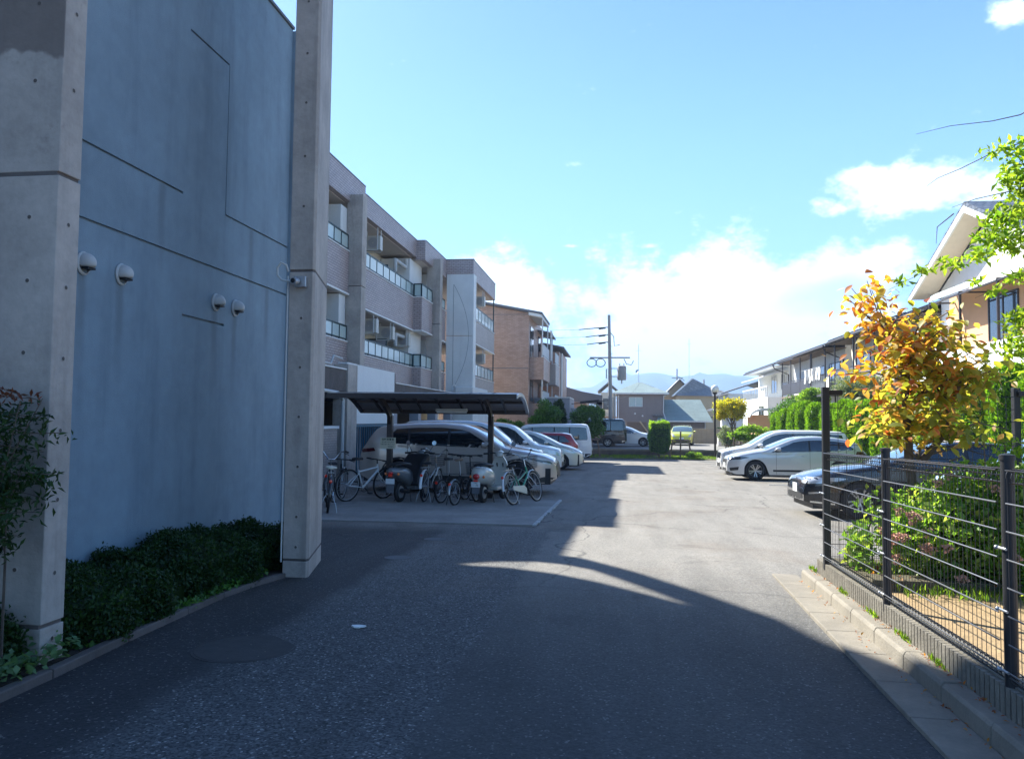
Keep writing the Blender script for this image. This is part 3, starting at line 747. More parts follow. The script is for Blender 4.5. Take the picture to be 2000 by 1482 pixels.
for (slab, wtop, rtop) in ((5.58, 7.10, 7.66), (2.55, 4.02, 4.55)): balcony(20.96, 24.9, -9.0, slab, wtop, rtop, 6)
for (slab, wtop, rtop) in ((5.33, 6.88, 7.47), (2.3, 3.72, 4.30)):
    balcony(26.45, 33.88, -9.0, slab, wtop, rtop, 9)
    # the projecting end bay
    mb = MB(); mb.box(-8.999, 33.3, slab + .05, -8.6, 35.3, wtop - .04); part(mb, 'balcony_wall', 'tile')
    mb = MB(); mb.box(-8.99, 33.27, wtop - .038, -8.57, 35.32, wtop); mb.box(-8.99, 33.27, slab, -8.57, 35.32, slab + .048); part(mb, 'ledge', 'whiteplaster')
    mb = MB(); mb.box(-8.66, 33.3, rtop - .05, -8.6, 35.3, rtop); mb.box(-8.985, 33.3, rtop - .05, -8.661, 33.36, rtop)
    for (x_, y_) in ((-8.63, 33.33), (-8.63, 35.27), (-8.97, 33.33), (-8.63, 34.3)): mb.box(x_ - .03, y_ - .03, wtop, x_ + .03, y_ + .03, rtop - .051)
    part(mb, 'balcony_rail', 'rail')
    mb = MB(); mb.box(-8.635, 33.37, wtop + .05, -8.62, 34.26, rtop - .055); mb.box(-8.635, 34.34, wtop + .05, -8.62, 35.23, rtop - .055); mb.box(-8.94, 33.325, wtop + .05, -8.67, 33.34, rtop - .055); part(mb, 'glass_panel', 'frost')
    # tiled panel and small rail between fin and white wall
    balcony(36.6, 38.14, -8.6, slab - .05, wtop + .05, rtop, 1)
for (slab, wtop, rtop) in ((5.27, 6.55, 7.28), (2.2, 3.62, 4.30)):
    balcony(38.95, 45.2, -7.2, slab, wtop, rtop, 6, 'paletile')
# concrete fins
def fin(x0, x1, y0, y1, z1, jz):
    for (za, zb) in ((2.2, jz - .01), (jz + .01, z1)):
        mb = MB(); mb.box(x0, y0, za, x1, y1, zb); part(mb, 'concrete_fin', 'concrete', bevel=.01)
fin(-9.3, -8.8, 22.05, 22.3, 9.35, 5.9)
fin(-9.1, -8.55, 24.92, 25.4, 9.05, 5.9)
fin(-8.9, -8.25, 35.35, 35.85, 9.0, 5.9)
# white wall with the engraved bow and its joints
wx0, wx1 = -8.57, -7.2
mb = MB(); mb.box(wx0, 38.2, 2.2, wx1, 38.39, 5.63); mb.box(wx0, 38.2, 5.66, wx1, 38.39, 8.80); part(mb, 'white_end_wall', 'white')
mb = MB(); mb.box(-7.22, 38.19, 2.4, -7.16, 38.9, 8.80); part(mb, 'corner_trim', 'whiteplaster')
mb = MB(); mb.box(-8.215, 38.192, 2.9, -8.20, 38.21, 8.28)
prev = None
for k in range(33):
    tt = -1 + 2 * k / 32; zz = 5.6 + 2.68 * tt; xx = -8.21 + .80 * (1 - tt * tt)
    if prev: mb.tube([prev, (xx, 38.197, zz)], .008, 5)
    prev = (xx, 38.197, zz)
part(mb, 'engraved_bow', 'darkgrey')
# doors, screens and windows on the balcony backs
def recess(y0, y1, zf, X=-10.55, screens=()):
    mb = MB()
    n = max(1, int((y1 - y0) / 2.6)); w = (y1 - y0) / n
    for k in range(n):
        ya = y0 + k * w + .45; yb = ya + 1.5
        f = MB(); f.box(X, ya, zf + .05, X + .04, yb, zf + 2.05); fo = part(f, 'window_frame', 'rail_white')
        g_ = MB(); g_.box(X + .041, ya + .05, zf + .1, X + .048, (ya + yb) / 2 - .02, zf + 2.0); g_.box(X + .041, (ya + yb) / 2 + .02, zf + .1, X + .048, yb - .05, zf + 2.0); part(g_, 'window', 'win' if (k + int(y0)) % 3 else 'win_pale')
    for ys_ in screens:
        s = MB(); s.box(X, ys_, zf + .25, -9.28, ys_ + .03, zf + 2.1); part(s, 'partition_screen', 'stairgrey')
        s = MB(); s.box(X, ys_ - .01, zf + 2.1, -9.25, ys_ + .04, zf + 2.16); s.box(-9.28, ys_ - .01, zf, -9.24, ys_ + .04, zf + 2.1); s.box(X, ys_ - .01, zf + .2, -9.28, ys_ + .04, zf + .25); part(s, 'screen_frame', 'rail')
recess(20.96, 24.9, 5.8, screens=(22.6,)); recess(20.96, 24.9, 2.75, screens=(22.6,))
recess(26.5, 33.9, 5.55, screens=(30.2,)); recess(26.5, 33.9, 2.5, screens=(30.2,))
recess(38.95, 45.2, 5.5, screens=()); recess(38.95, 45.2, 2.4, screens=())
for z0 in (2.4, 5.4):
    mb = MB(); mb.box(-10.54, 24.3, z0 + .2, -9.1, 24.9, z0 + 3.15); part(mb, 'cross_wall', 'white')
    mb = MB(); mb.box(-10.54, 33.2, z0 + .2, -9.16, 35.34, z0 + 3.2); part(mb, 'cross_wall', 'white')
    mb = MB(); mb.box(-10.5, 36.7, z0 + .2, -8.95, 38.15, z0 + 3.15); part(mb, 'cross_wall', 'white')
# air conditioners hung from the soffits
def ac_unit(x, y, z):
    fr = MB()
    for (dy) in (-.22, .22):
        fr.box(x - .30, y + dy - .015, z - .30, x - .27, y + dy + .015, z + .62); fr.box(x + .27, y + dy - .015, z - .30, x + .30, y + dy + .015, z + .62); fr.box(x - .3, y + dy - .015, z - .31, x + .3, y + dy + .015, z - .28)
    fo = part(fr, 'hanging_bracket', 'rail_white')
    b = MB(); b.box(x - .38, y - .15, z - .27, x + .38, y + .15, z + .27); bo = part(b, 'air_conditioner', 'ac', bevel=.015)
    c = MB(); c.lathe([(.2, 0), (.2, .01), (.03, .012)], (x + .08, y - .151, z), (0, -1, 0), 20); 
    for k in range(8): c.box(x - .36, y - .156, z - .2 + k * .055, x + .34, y - .152, z - .19 + k * .055)
    c.build('fan_grille', M['alu'], ap)
for (x_, y_, z_) in ((-9.38, 28.5, 8.18), (-9.38, 28.2, 4.93), (-9.38, 30.4, 4.90), (-9.42, 33.0, 4.88), (-7.6, 41.9, 7.95), (-7.6, 42.1, 4.78)): ac_unit(x_, y_, z_)
mb = MB()
for zz, yy_ in ((8.15, 33.0), (5.0, 33.2)):
    mb.tube([(-9.3, yy_ - 1.6, zz - .5), (-9.3, yy_ - 1.6, zz), (-9.3, yy_, zz), (-9.3, yy_, zz + .35)], .09, 10)
part(mb, 'duct', 'pipe', smooth=50)
mb = MB()
for (x_, y_) in ((-7.24, 45.1),): mb.box(x_ - .03, y_ - .03, 6.6, x_ + .03, y_ + .03, 8.56); mb.box(x_ - .03, y_ - .03, 3.65, x_ + .03, y_ + .03, 5.27)
part(mb, 'rail_post', 'rail')
# ground floor deck in front: beams, columns, white panel, parking bays behind with their shade painted dark
def lo(mb, name, m, **kw): return part(mb, name, m, **kw)
mb = MB(); mb.box(-8.2, 16.9, 2.22, -8.0, 22.1, 2.86); lo(mb, 'deck_beam', 'concrete_dirty')
mb = MB(); mb.box(-8.25, 16.9, 2.862, -7.97, 22.1, 2.90); mb.box(-8.25, 22.101, 3.05, -7.97, 23.0, 3.10); lo(mb, 'deck_coping', 'rail_white')
mb = MB(); mb.box(-8.4, 22.12, -.6, -7.95, 22.98, 3.048); lo(mb, 'deck_column', 'concrete')
mb = MB(); mb.box(-8.1, 23.0, 1.25, -7.96, 27.05, 3.09); lo(mb, 'white_panel', 'whiteplaster')
mb = MB(); mb.box(-8.2, 27.06, 1.9, -8.0, 27.3, 3.06); mb.box(-8.2, 27.31, 2.05, -8.0, 38.0, 2.70); lo(mb, 'deck_beam', 'concrete_dirty')
mb = MB(); mb.box(-8.25, 27.31, 2.702, -7.97, 38.0, 2.74); lo(mb, 'deck_coping', 'rail_white')
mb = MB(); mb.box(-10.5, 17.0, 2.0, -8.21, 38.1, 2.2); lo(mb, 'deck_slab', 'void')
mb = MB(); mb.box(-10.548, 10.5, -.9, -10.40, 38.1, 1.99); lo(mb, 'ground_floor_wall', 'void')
for y_ in (27.1, 30.6, 33.6, 36.8):
    mb = MB(); mb.box(-8.35, y_, -.7, -7.98, y_ + .45, 2.05); lo(mb, 'deck_column', 'stairgrey')
mb = MB(); mb.box(-8.1, 16.9, -.6, -7.98, 21.4, 1.12); lo(mb, 'low_tiled_wall', 'paletile')
mb = MB(); mb.box(-8.14, 16.88, 1.122, -7.94, 21.45, 1.20); lo(mb, 'wall_cap', 'whiteplaster')
mb = MB(); mb.tube([(-7.9, 21.6, -.4), (-7.9, 21.6, 1.95), (-7.9, 21.2, 2.15), (-7.9, 19.5, 2.2)], .055, 10); lo(mb, 'drain_pipe', 'pipe', smooth=50)
mb = MB(); mb.tube([(-7.95, 21.6, 3.16), (-7.95, 20.9, 3.2), (-7.95, 20.7, 2.95), (-7.95, 19.7, 2.96)], .03, 8); lo(mb, 'drain_pipe', 'pipe', smooth=50)
mb = MB(); mb.tube([(-7.95, 37.7, 3.1), (-7.95, 37.1, 3.08), (-7.95, 37.0, 2.82)], .03, 8); lo(mb, 'drain_pipe', 'pipe', smooth=50)
mb = MB(); mb.box(-8.04, 38.0, 2.0, -7.1, 42.5, 3.05); lo(mb, 'entrance_canopy', 'white', bevel=.05)
mb = MB(); mb.box(-8.3, 38.5, -.8, -7.2, 45.2, 2.0); lo(mb, 'ground_floor_bay', 'white')
# blue lattice gate under the white panel
mb = MB(); mb.box(-8.06, 23.0, 1.15, -8.0, 27.0, 1.24); mb.box(-8.06, 23.0, -.3, -8.0, 27.0, -.22); y = 23.05
mb.build('gate_frame', M['bluegate'], ap)
bar = MB(); bar.box(-.015, -.02, -.22, .015, .02, 1.15); bme = bar.mesh('gate_bar', M['bluegate'])
while y < 27: obj('gate_bar', bme, ap, (-8.03 + 9, y - 27, -gz(27))); y += .22
mb = MB(); mb.box(-9.2, 23.0, -.4, -9.15, 27.0, 1.2); lo(mb, 'inner_wall', 'stairgrey')

# ================================================================== BROWN APARTMENT BLOCK
br = thing('apartment_building', 'brown brick tiled three storey apartment block with stacked balconies beyond the mauve block', 'building', (-6, 54, -.5))
def bp(mb, name, m, **kw): return mb.build(name, M[m], br, **kw)
def zr(x): return 8.75 + (-5.1 - x) * .19
mb = MB(); mb.prism([(-16, 52.6), (-5.95, 52.6), (-5.95, 62), (-16, 62)], -.9, lambda x, y: zr(x) - .12); bp(mb, 'wall', 'brown_tile')
mb = MB(); mb.box(-16, 52.58, 4.92, -5.97, 52.6, 4.98); mb.box(-9.9, 52.583, -.5, -9.87, 52.6, 8.9); mb.box(-12, 52.585, 8.68, -5.95, 52.6, 8.71); bp(mb, 'panel_joint', 'darkgrey')
mb = MB(); mb.prism([(-16.3, 52.2), (-5.0, 52.2), (-5.0, 58.4), (-16.3, 58.4)], lambda x, y: zr(x) - .1, lambda x, y: zr(x) + .06); bp(mb, 'roof', 'darkgrey')
mb = MB(); mb.prism([(-5.95, 52.25), (-5.05, 52.25), (-5.05, 58.3), (-5.95, 58.3)], lambda x, y: zr(x) - .3, lambda x, y: zr(x) - .105); bp(mb, 'eave_soffit', 'whiteplaster')
mb = MB(); mb.prism([(-16.3, 58.45), (-4.9, 58.45), (-4.9, 63), (-16.3, 63)], lambda x, y: zr(x) - .75, lambda x, y: zr(x) - .6); bp(mb, 'roof', 'darkgrey')
def bbal(y0, y1, X, z0, z1, zr_):
    mb = MB(); mb.box(-5.949, y0, z0, X, y1, z1); bp(mb, 'balcony_wall', 'brown_tile' if y0 < 53.5 else 'paletile')
    mb = MB(); mb.box(X - .17, y0 - .02, z1, X + .03, y1 + .02, z1 + .05); bp(mb, 'ledge', 'whiteplaster')
    mb = MB(); mb.box(X - .08, y0, zr_ - .05, X - .03, y1, zr_); mb.box(X - .08, y0, z1 + .1, X - .03, y1, z1 + .14)
    bp(mb, 'balcony_rail', 'rail')
    b_ = MB(); b_.box(-.02, -.11, 0, .02, .11, zr_ - z1 - .2); me = b_.mesh('rail_slat', M['rail_white']); y = y0 + .3
    while y < y1 - .1: obj('rail_slat', me, br, (X - .05 + 6, y - 54, z1 + .15 + .5)); y += .45
for (z0, z1, zr_) in ((4.2, 5.75, 6.7), (1.1, 2.55, 3.45)):
    bbal(53.0, 58.2, -4.95, z0, z1, zr_); bbal(58.6, 62.4, -4.55, z0 - .1, z1 - .1, zr_ - .1)
mb = MB()
for y_ in (53.1, 57.2, 61.5):
    mb = MB(); mb.box(-5.1, y_, 2.6, -5.02, y_ + .1, 8.4); bp(mb, 'balcony_post', 'rail_white')
mb = MB()
for z0 in (-.2, 2.7, 5.85):
    mb.box(-5.94, 53.3, z0, -5.9, 55.2, z0 + 2.1); mb.box(-5.94, 58.9, z0, -5.9, 60.5, z0 + 2.0)
bp(mb, 'window', 'win')
mb = MB(); mb.box(-5.949, 52.62, -.6, -5.85, 62, .9); bp(mb, 'base_wall', 'darkgrey')
mb = MB(); mb.box(-9, 63.02, -.9, -4.6, 67, 7.0); mb.box(-9, 67.02, -.9, -4.55, 72, 7.1); bp(mb, 'rear_wall', 'brown_tile')
mb = MB(); mb.prism([(-10, 62.8), (-4.2, 62.8), (-4.2, 72.5), (-10, 72.5)], lambda x, y: 7.25 + (-4.2 - x) * .2, lambda x, y: 7.4 + (-4.2 - x) * .2); bp(mb, 'roof', 'darkgrey')
mb = MB(); mb.tube([(-4.5, 64.5, 7.0), (-4.5, 64.5, .2)], .09, 8); bp(mb, 'downpipe', 'whiteplaster')
mb = MB(); mb.tube([(-4.9, 58.4, 8.2), (-4.9, 58.4, 5.9)], .09, 8); bp(mb, 'downpipe', 'whiteplaster')
mb = MB()
for k, (x0, x1, y_, zt) in enumerate([(-4.9, -3.3, 56.0, 3.0), (-3.28, -2.7, 57.0, 2.3), (-2.68, -2.1, 58.0, 2.1)]): mb.box(x0 - 1, y_, -.6, x1, y_ + 6, zt)
bp(mb, 'stair_wall', 'stairgrey')
mb = MB(); mb.box(-4.92, 55.9, 3.002, -3.26, 61, 3.08); bp(mb, 'stair_coping', 'whiteplaster')

# grey framed building further off
t = thing('apartment_building', 'low grey building with an open concrete frame behind the utility pole', 'building', (-4, 78, -.47))
mb = MB(); mb.extr([(-9, 3.85), (-1.3, 2.9), (-1.3, 3.9), (-3.3, 4.25), (-5.0, 4.75), (-9, 5.5)], 1, 77, 77.4); mb.box(-1.9, 77.0, -.5, -1.3, 77.4, 3.2); mb.box(-9, 77.0, -.5, -1.905, 77.35, 1.9); mb.build('frame', M['darkgrey'], t)
mb = MB(); mb.box(-9, 79, -.5, -2.9, 86, 3.9); mb.build('wall', M['brown_tile'], t)
mb = MB(); mb.box(-5.3, 78.9, 1.9, -4.3, 78.98, 3.9); mb.box(-2.95, 78.9, 1.9, -2.8, 79.2, 3.9); mb.build('shutter', M['cream'], t)
mb = MB(); mb.box(-4.2, 76.9, .6, -3.4, 77.0, 1.1); mb.build('window', M['win'], t)
mb = MB(); mb.box(-1.31, 78, -.5, .1, 82, 1.8); mb.build('side_wall', M['orange_wall'], t)

# the air: a thin even haze over the whole place
hz_ = MB(); hz_.box(-2300, -60, -3.2, 2300, 3150, 190)
hm_ = bpy.data.materials.new('haze'); hm_.use_nodes = True; T = NT(hm_.node_tree); T.n.remove(T.n['Principled BSDF'])
pv = T.new('ShaderNodeVolumePrincipled'); pv.inputs['Color'].default_value = (0.45, 0.62, 1.0, 1); pv.inputs['Density'].default_value = 0.00042; pv.inputs['Anisotropy'].default_value = 0.2
T.l.new(pv.outputs[0], T.n['Material Output'].inputs['Volume'])
tag(hz_.build('haze', hm_), 'thin pale blue haze filling the air toward the mountains', 'haze', kind='stuff')
# ================================================================== BICYCLE SHELTER
sh_ = thing('bicycle_shelter', 'low bronze bicycle shelter with a curved smoked roof on two posts', 'bicycle shelter', (-4, 17.1, gz(17.1)))
def arc(t_):           # t 0 front edge .. 1 back edge -> (y,z)
    return 15.55 + 2.15 * t_, 1.93 + .16 * math.sin(min(1, t_ * 1.15) * 2.0) * (1 - t_ * .2) - .42 * t_ ** 2.3 - .0
X0, X1, NB = -6.0, -2.02, 8
for k in range(NB):
    xa = X0 + (X1 - X0) * k / NB + .02; xb = X0 + (X1 - X0) * (k + 1) / NB - .02
    mb = MB(); pts = [arc(i / 12) for i in range(13)]
    for i in range(12):
        (ya, za), (yb, zb) = pts[i], pts[i + 1]
        mb.add([(xa, ya, za), (xb, ya, za), (xb, yb, zb), (xa, yb, zb), (xa, ya, za + .006), (xb, ya, za + .006), (xb, yb, zb + .006), (xa, yb, zb + .006)], [(0, 3, 2, 1), (4, 5, 6, 7)])
    mb.build('roof_panel', M['bronze_panel'], sh_, 60)
for k in range(NB + 1):
    xm = X0 + (X1 - X0) * k / NB; w_ = .035 if k in (0, NB) else .02
    mb = MB(); mb.extr([arc(i / 16) for i in range(17)] + [(y_, z_ - .07) for y_, z_ in reversed([arc(i / 16) for i in range(17)])], 0, xm - w_, xm + w_); mb.build('rafter', M['bronze'] if k < NB else M['alu'], sh_)
mb = MB()
for t_ in (0, .28, .52, .76, 1.0):
    y_, z_ = arc(t_); hw_ = .035 if 0 < t_ < 1 else .055
    mb.box(X0 - .02, y_ - .03, z_ - hw_ - .02, X1 + .02, y_ + .03, z_ + hw_ - .03)
mb.build('purlin', M['bronze'], sh_)
for px_ in (-5.12, -2.78):
    g0 = gz(17.12)
    mb = MB(); mb.box(px_ - .06, 17.05, g0, px_ + .06, 17.19, 1.50); mb.build('post', M['bronze'], sh_, bevel=.008)
    mb = MB(); bra = [(17.19, 1.28), (17.19, 1.50), (17.0, 1.66), (16.6, 1.84), (16.2, 1.93), (15.75, 1.97), (15.75, 1.90), (16.2, 1.83), (16.6, 1.70), (16.95, 1.50), (17.05, 1.30)]
    mb.extr(bra, 0, px_ - .035, px_ + .035); mb.build('cantilever_arm', M['bronze'], sh_)
    mb = MB(); mb.box(px_ - .045, 17.191, 1.2, px_ + .05, 17.20, 1.5)
mb = MB(); mb.box(-4.0, 16.85, 1.60, -3.28, 16.94, 1.665); mb.build('lamp_body', M['ac'], sh_, bevel=.01)
mb = MB(); mb.tube([(-3.98, 16.9, 1.585), (-3.30, 16.9, 1.585)], .016, 10); mb.build('lamp_tube', M['plate'], sh_)
# notice on the post
sg = thing('notice_board', 'small cream notice with dark Japanese lettering on the left shelter post', 'sign', (-5.12, 16.98, .8))
mb = MB(); mb.box(-5.32, 17.02, .745, -4.96, 17.045, 1.0); mb.build('board', M['signboard'], sg, bevel=.004)
def text(s_, size, x, y, z, m, parent, rot=(math.pi / 2, 0, 0), name='lettering', align='CENTER', bold=.0):
    c = bpy.data.curves.new(name, 'FONT'); c.body = s_; c.size = size; c.align_x = align; c.align_y = 'CENTER'; c.offset = bold; c.resolution_u = 2
    o = bpy.data.objects.new(name, c); COL.objects.link(o); bpy.context.view_layer.update()
    dg = bpy.context.evaluated_depsgraph_get(); me = bpy.data.meshes.new_from_object(o.evaluated_get(dg)); bpy.data.objects.remove(o)
    me.materials.clear(); me.materials.append(m)
    o = bpy.data.objects.new(name, me); COL.objects.link(o); o.parent = parent
    pl = parent.location if parent.parent is None else Vector((0, 0, 0))
    o.location = (x - pl[0], y - pl[1], z - pl[2]) if parent.rotation_euler[2] == 0 and parent.location.length > 0 else (x, y, z)
    o.rotation_euler = rot; return o
text('自転車置場', .058, -5.14, 17.017, .955, M['ink'], sg, bold=.001)
text('居住者以外の方の', .036, -5.14, 17.017, .895, M['ink'], sg)
text('駐輪を固く禁止します', .033, -5.14, 17.017, .845, M['ink'], sg)
text('管理組合', .034, -5.07, 17.017, .790, M['ink'], sg)

# ================================================================== BICYCLES AND SCOOTERS
def place(t, x, y, heading, lean=0.0, h=0.0):
    """stand a thing on the sloping ground; +X of the thing looks along heading (degrees)"""
    t.matrix_world = Matrix.Translation((x, y, gz(y) + h)) @ Matrix.Rotation(-SL, 4, 'X') @ Matrix.Rotation(math.radians(heading), 4, 'Z') @ Matrix.Rotation(lean, 4, 'X')
    t.rotation_euler = t.matrix_world.to_euler()

def wheel(parent, x, R, m_rim, tyre=.02, fender=None, spokes=18, name='wheel'):
    mb = MB(); n = 36
    mb.tube([(x + (R - tyre) * math.cos(2 * math.pi * i / n), 0, R + (R - tyre) * math.sin(2 * math.pi * i / n)) for i in range(n)], tyre, 8, closed=True)
    w = mb.build(name, M['rubber'], parent, 60, world=False)
    mb = MB(); mb.tube([(x + (R - tyre * 2.1) * math.cos(2 * math.pi * i / n), 0, R + (R - tyre * 2.1) * math.sin(2 * math.pi * i / n)) for i in range(n)], tyre * .5, 6, closed=True)
    mb.build('rim', m_rim, w, 60, world=False)
    mb = MB(); 
    for i in range(spokes):
        an = 2 * math.pi * i / spokes; s_ = .02 if i % 2 else -.02
        mb.tube([(x, s_, R), (x + (R - tyre * 2) * math.cos(an), 0, R + (R - tyre * 2) * math.sin(an))], .0016, 3)
    mb.tube([(x, -.05, R), (x, .05, R)], .017, 8)
    mb.build('spokes', M['alu'], w, world=False)
    if fender:
        mb = MB(); a0, a1 = fender[1:]; pts = []
        base = len(mb.v)
        for i in range(15):
            an = math.radians(a0 + (a1 - a0) * i / 14)
            for yy_ in (-.03, -.018, 0, .018, .03):
                rr = R + .018 + (.010 if abs(yy_) < .01 else (.006 if abs(yy_) < .02 else -.006))
                mb.v.append((x + rr * math.cos(an), yy_, R + rr * math.sin(an)))
        for i in range(14):
            for j in range(4): mb.f.append([base + i * 5 + j, base + i * 5 + j + 1, base + (i + 1) * 5 + j + 1, base + (i + 1) * 5 + j]); mb.m.append(0)
        mb.build('mudguard', fender[0], parent, 60, world=False)
    return w

def bicycle(label, frame_m, R=.335, wb=1.05, kind='city', basket=False, saddle_m=None, fend=None, bar='city', refl=True, guard_m=None, turn=0.0, group='bicycles parked under and beside the shelter', stand=True, cover=False):
    """rear axle at x=0, front axle at x=wb"""
    t = thing('bicycle', label, 'bicycle', (0, 0, 0), group)
    fm = M[frame_m] if isinstance(frame_m, str) else frame_m
    wheel(t, 0, R, M['alu'], fender=(fend, 40, 185) if fend else None)
    bbx, bbz = .43, R - .06; sx, sz = .25, .62 if kind != 'sport' else .66; hx, hz = wb - .24, .70 if kind != 'fold' else .56
    mb = MB(); r_ = .017
    if kind == 'city': mb.tube([(hx, 0, hz - .12), (bbx + .2, 0, bbz + .16), (bbx, 0, bbz)], .02, 8); mb.tube([(hx - .01, 0, hz - .03), (bbx + .1, 0, bbz + .27), (sx + .07, 0, bbz + .2)], .014, 8)
    elif kind == 'sport': mb.tube([(hx, 0, hz - .07), (bbx, 0, bbz)], .026, 8); mb.tube([(hx - .01, 0, hz + .0), (sx + .01, 0, sz - .05)], .020, 8)
    else: mb.tube([(hx, 0, hz - .02), (bbx + .1, 0, bbz + .1), (bbx - .05, 0, bbz + .05)], .03, 8)
    mb.tube([(bbx, 0, bbz), (sx, 0, sz)], .017, 8)
    for s_ in (-1, 1):
        mb.tube([(0, s_ * .055, R), (bbx, s_ * .02, bbz)], .010, 6); mb.tube([(0, s_ * .055, R), (sx + .02, s_ * .012, sz - .08)], .008, 6)
    mb.tube([(hx - .03, 0, hz + .07), (hx + .02, 0, hz - .12)], .02, 8)
    mb.build('frame', fm, t, 60, world=False)
    # steering group turned about the head
    st = wheel(t, wb, R, M['alu'], fender=(fend, 30, 150) if fend else None, name='wheel')
    mb = MB()
    for s_ in (-1, 1): mb.tube([(hx + .02, 0, hz - .12), (hx + .05, s_ * .055, hz - .20), (wb, s_ * .055, R)], .010, 6)
    mb.build('fork', M['alu'] if kind == 'city' else fm, t, 60, world=False)
    top = hz + (.33 if bar == 'city' else .16 if bar == 'flat' else .42)
    mb = MB()
    mb.tube([(hx - .03, 0, hz + .05), (hx - .05, 0, top - (.1 if bar == 'city' else 0))], .012, 8)
    if bar == 'city':
        for s_ in (-1, 1): mb.tube([(hx - .05, 0, top - .1), (hx - .02, s_ * .06, top - .1), (hx + .02, s_ * .15, top + .02), (hx - .03, s_ * .22, top + .06), (hx - .16, s_ * .27, top + .05)], .011, 8)
    else: mb.tube([(hx - .06, -.29, top), (hx - .04, -.1, top), (hx - .04, .1, top), (hx - .06, .29, top)], .012, 8)
    mb.build('handlebar', M['chrome'] if bar == 'city' else M['dark'], t, 60, world=False)
    mb = MB()
    for s_ in (-1, 1):
        if bar == 'city': mb.tube([(hx - .08, s_ * .245, top + .06), (hx - .22, s_ * .29, top + .045)], .018, 8); mb.tube([(hx - .02, s_ * .2, top + .05), (hx + .02, s_ * .24, top + .02), (hx - .12, s_ * .31, top + .0)], .006, 5)
        else: mb.tube([(hx - .06, s_ * .18, top), (hx - .065, s_ * .30, top)], .018, 8); mb.tube([(hx - .04, s_ * .15, top), (hx + .03, s_ * .17, top - .02), (hx + .02, s_ * .27, top - .04)], .006, 5)
    mb.build('grip', M['dark'], t, 60, world=False)
    sdz = sz + (.17 if kind == 'city' else .22 if kind == 'sport' else .28)
    mb = MB(); mb.tube([(sx, 0, sz - .03), (sx - .04, 0, sdz)], .013, 8); mb.build('seat_post', M['alu'], t, 60, world=False)
    mb = MB(); n = 12; base = 0
    w_ = .105 if kind == 'city' else .075
    prof_ = [(-.13, w_ * .55, .0), (-.11, w_ * .9, .02), (-.06, w_, .03), (0, w_ * .7, .03), (.06, w_ * .35, .03), (.12, w_ * .24, .03), (.15, w_ * .1, .015)]
    for (dx, hw_, hh) in prof_:
        for j in range(n):
            an = 2 * math.pi * j / n
            mb.v.append((sx - .04 + dx, hw_ * math.cos(an), sdz + .01 + (hh if math.sin(an) > 0 else .03) * math.sin(an)))
    for i in range(len(prof_) - 1):
        for j in range(n): mb.f.append([i * n + j, i * n + (j + 1) % n, (i + 1) * n + (j + 1) % n, (i + 1) * n + j]); mb.m.append(0)
    mb.f += [list(range(n)), list(reversed(range((len(prof_) - 1) * n, len(prof_) * n)))]; mb.m += [0, 0]
    mb.build('saddle', M[saddle_m or 'dark'], t, 60, world=False)
    mb = MB(); mb.lathe([(.085, -.003), (.09, 0), (.085, .003)], (bbx, -.045, bbz), (0, 1, 0), 20)
    mb.tube([(bbx, -.055, bbz), (bbx + .12, -.06, bbz - .11)], .009, 5); mb.tube([(bbx, .055, bbz), (bbx - .12, .06, bbz + .11)], .009, 5)
    mb.box(bbx + .08, -.15, bbz - .125, bbx + .16, -.065, bbz - .10); mb.box(bbx - .16, .065, bbz + .10, bbx - .08, .15, bbz + .125)
    mb.tube([(0, -.05, R + .035), (bbx, -.05, bbz + .08)], .004, 4); mb.tube([(0, -.05, R - .035), (bbx, -.05, bbz - .08)], .004, 4)
    mb.build('crankset', M['dark'], t, 60, world=False)
    if guard_m:
        mb = MB(); mb.extr([(-.05, R - .03), (bbx + .1, bbz - .09), (bbx + .13, bbz + .03), (bbx + .05, bbz + .1), (-.02, R + .05)], 1, -.075, -.055); mb.build('chain_guard', M[guard_m], t, world=False, bevel=.01)
    if stand:
        mb = MB()
        for s_ in ((-1, 1) if kind == 'city' else (1,)): mb.tube([(.0, s_ * .06, R - .02), (-.06, s_ * .13, .15), (-.07, s_ * .16, .004)], .007, 5)
        if kind == 'city': mb.tube([(-.07, -.16, .006), (-.07, .16, .006)], .006, 5)
        mb.build('kickstand', M['alu'] if kind == 'city' else M['dark'], t, 60, world=False)
    if kind == 'city':
        mb = MB()
        for s_ in (-.05, 0, .05): mb.tube([(.18, s_, .72), (-.18, s_, .72)], .005, 4)
        mb.tube([(.18, .05, .72), (.18, -.05, .72)], .005, 4); mb.tube([(-.18, .05, .72), (-.18, -.05, .72)], .005, 4)
        for s_ in (-1, 1): mb.tube([(-.08, s_ * .05, .72), (0, s_ * .06, R)], .004, 4)
        mb.build('carrier', M['alu'], t, world=False)
    if basket:
        mb = MB(); bx0, bz0 = hx + .05, hz + .02
        for k in range(7):
            zz = bz0 + .25 * k / 6; e = .035 * k / 6; a_ = (bx0 - .0, bx0 + .22 + e, .13 + e)
            mb.tube([(a_[0], -a_[2], zz), (a_[1], -a_[2], zz), (a_[1], a_[2], zz), (a_[0], a_[2], zz)], .0035 if k < 6 else .006, 4, closed=True)
        for k in range(11):
            y_ = -.13 + .26 * k / 10; mb.tube([(bx0, y_, bz0), (bx0, y_ * 1.27, bz0 + .25)], .0028, 3); mb.tube([(bx0 + .22, y_, bz0), (bx0 + .255, y_ * 1.27, bz0 + .25)], .0028, 3); mb.tube([(bx0, y_, bz0), (bx0 + .22, y_, bz0)], .0028, 3)
        for k in range(8):
            x_ = bx0 + .22 * k / 7
            for s_ in (-1, 1): mb.tube([(x_, s_ * .13, bz0), (x_ + .005 * k, s_ * .165, bz0 + .25)], .0028, 3)
        mb.build('basket', M['wire'], t, world=False)
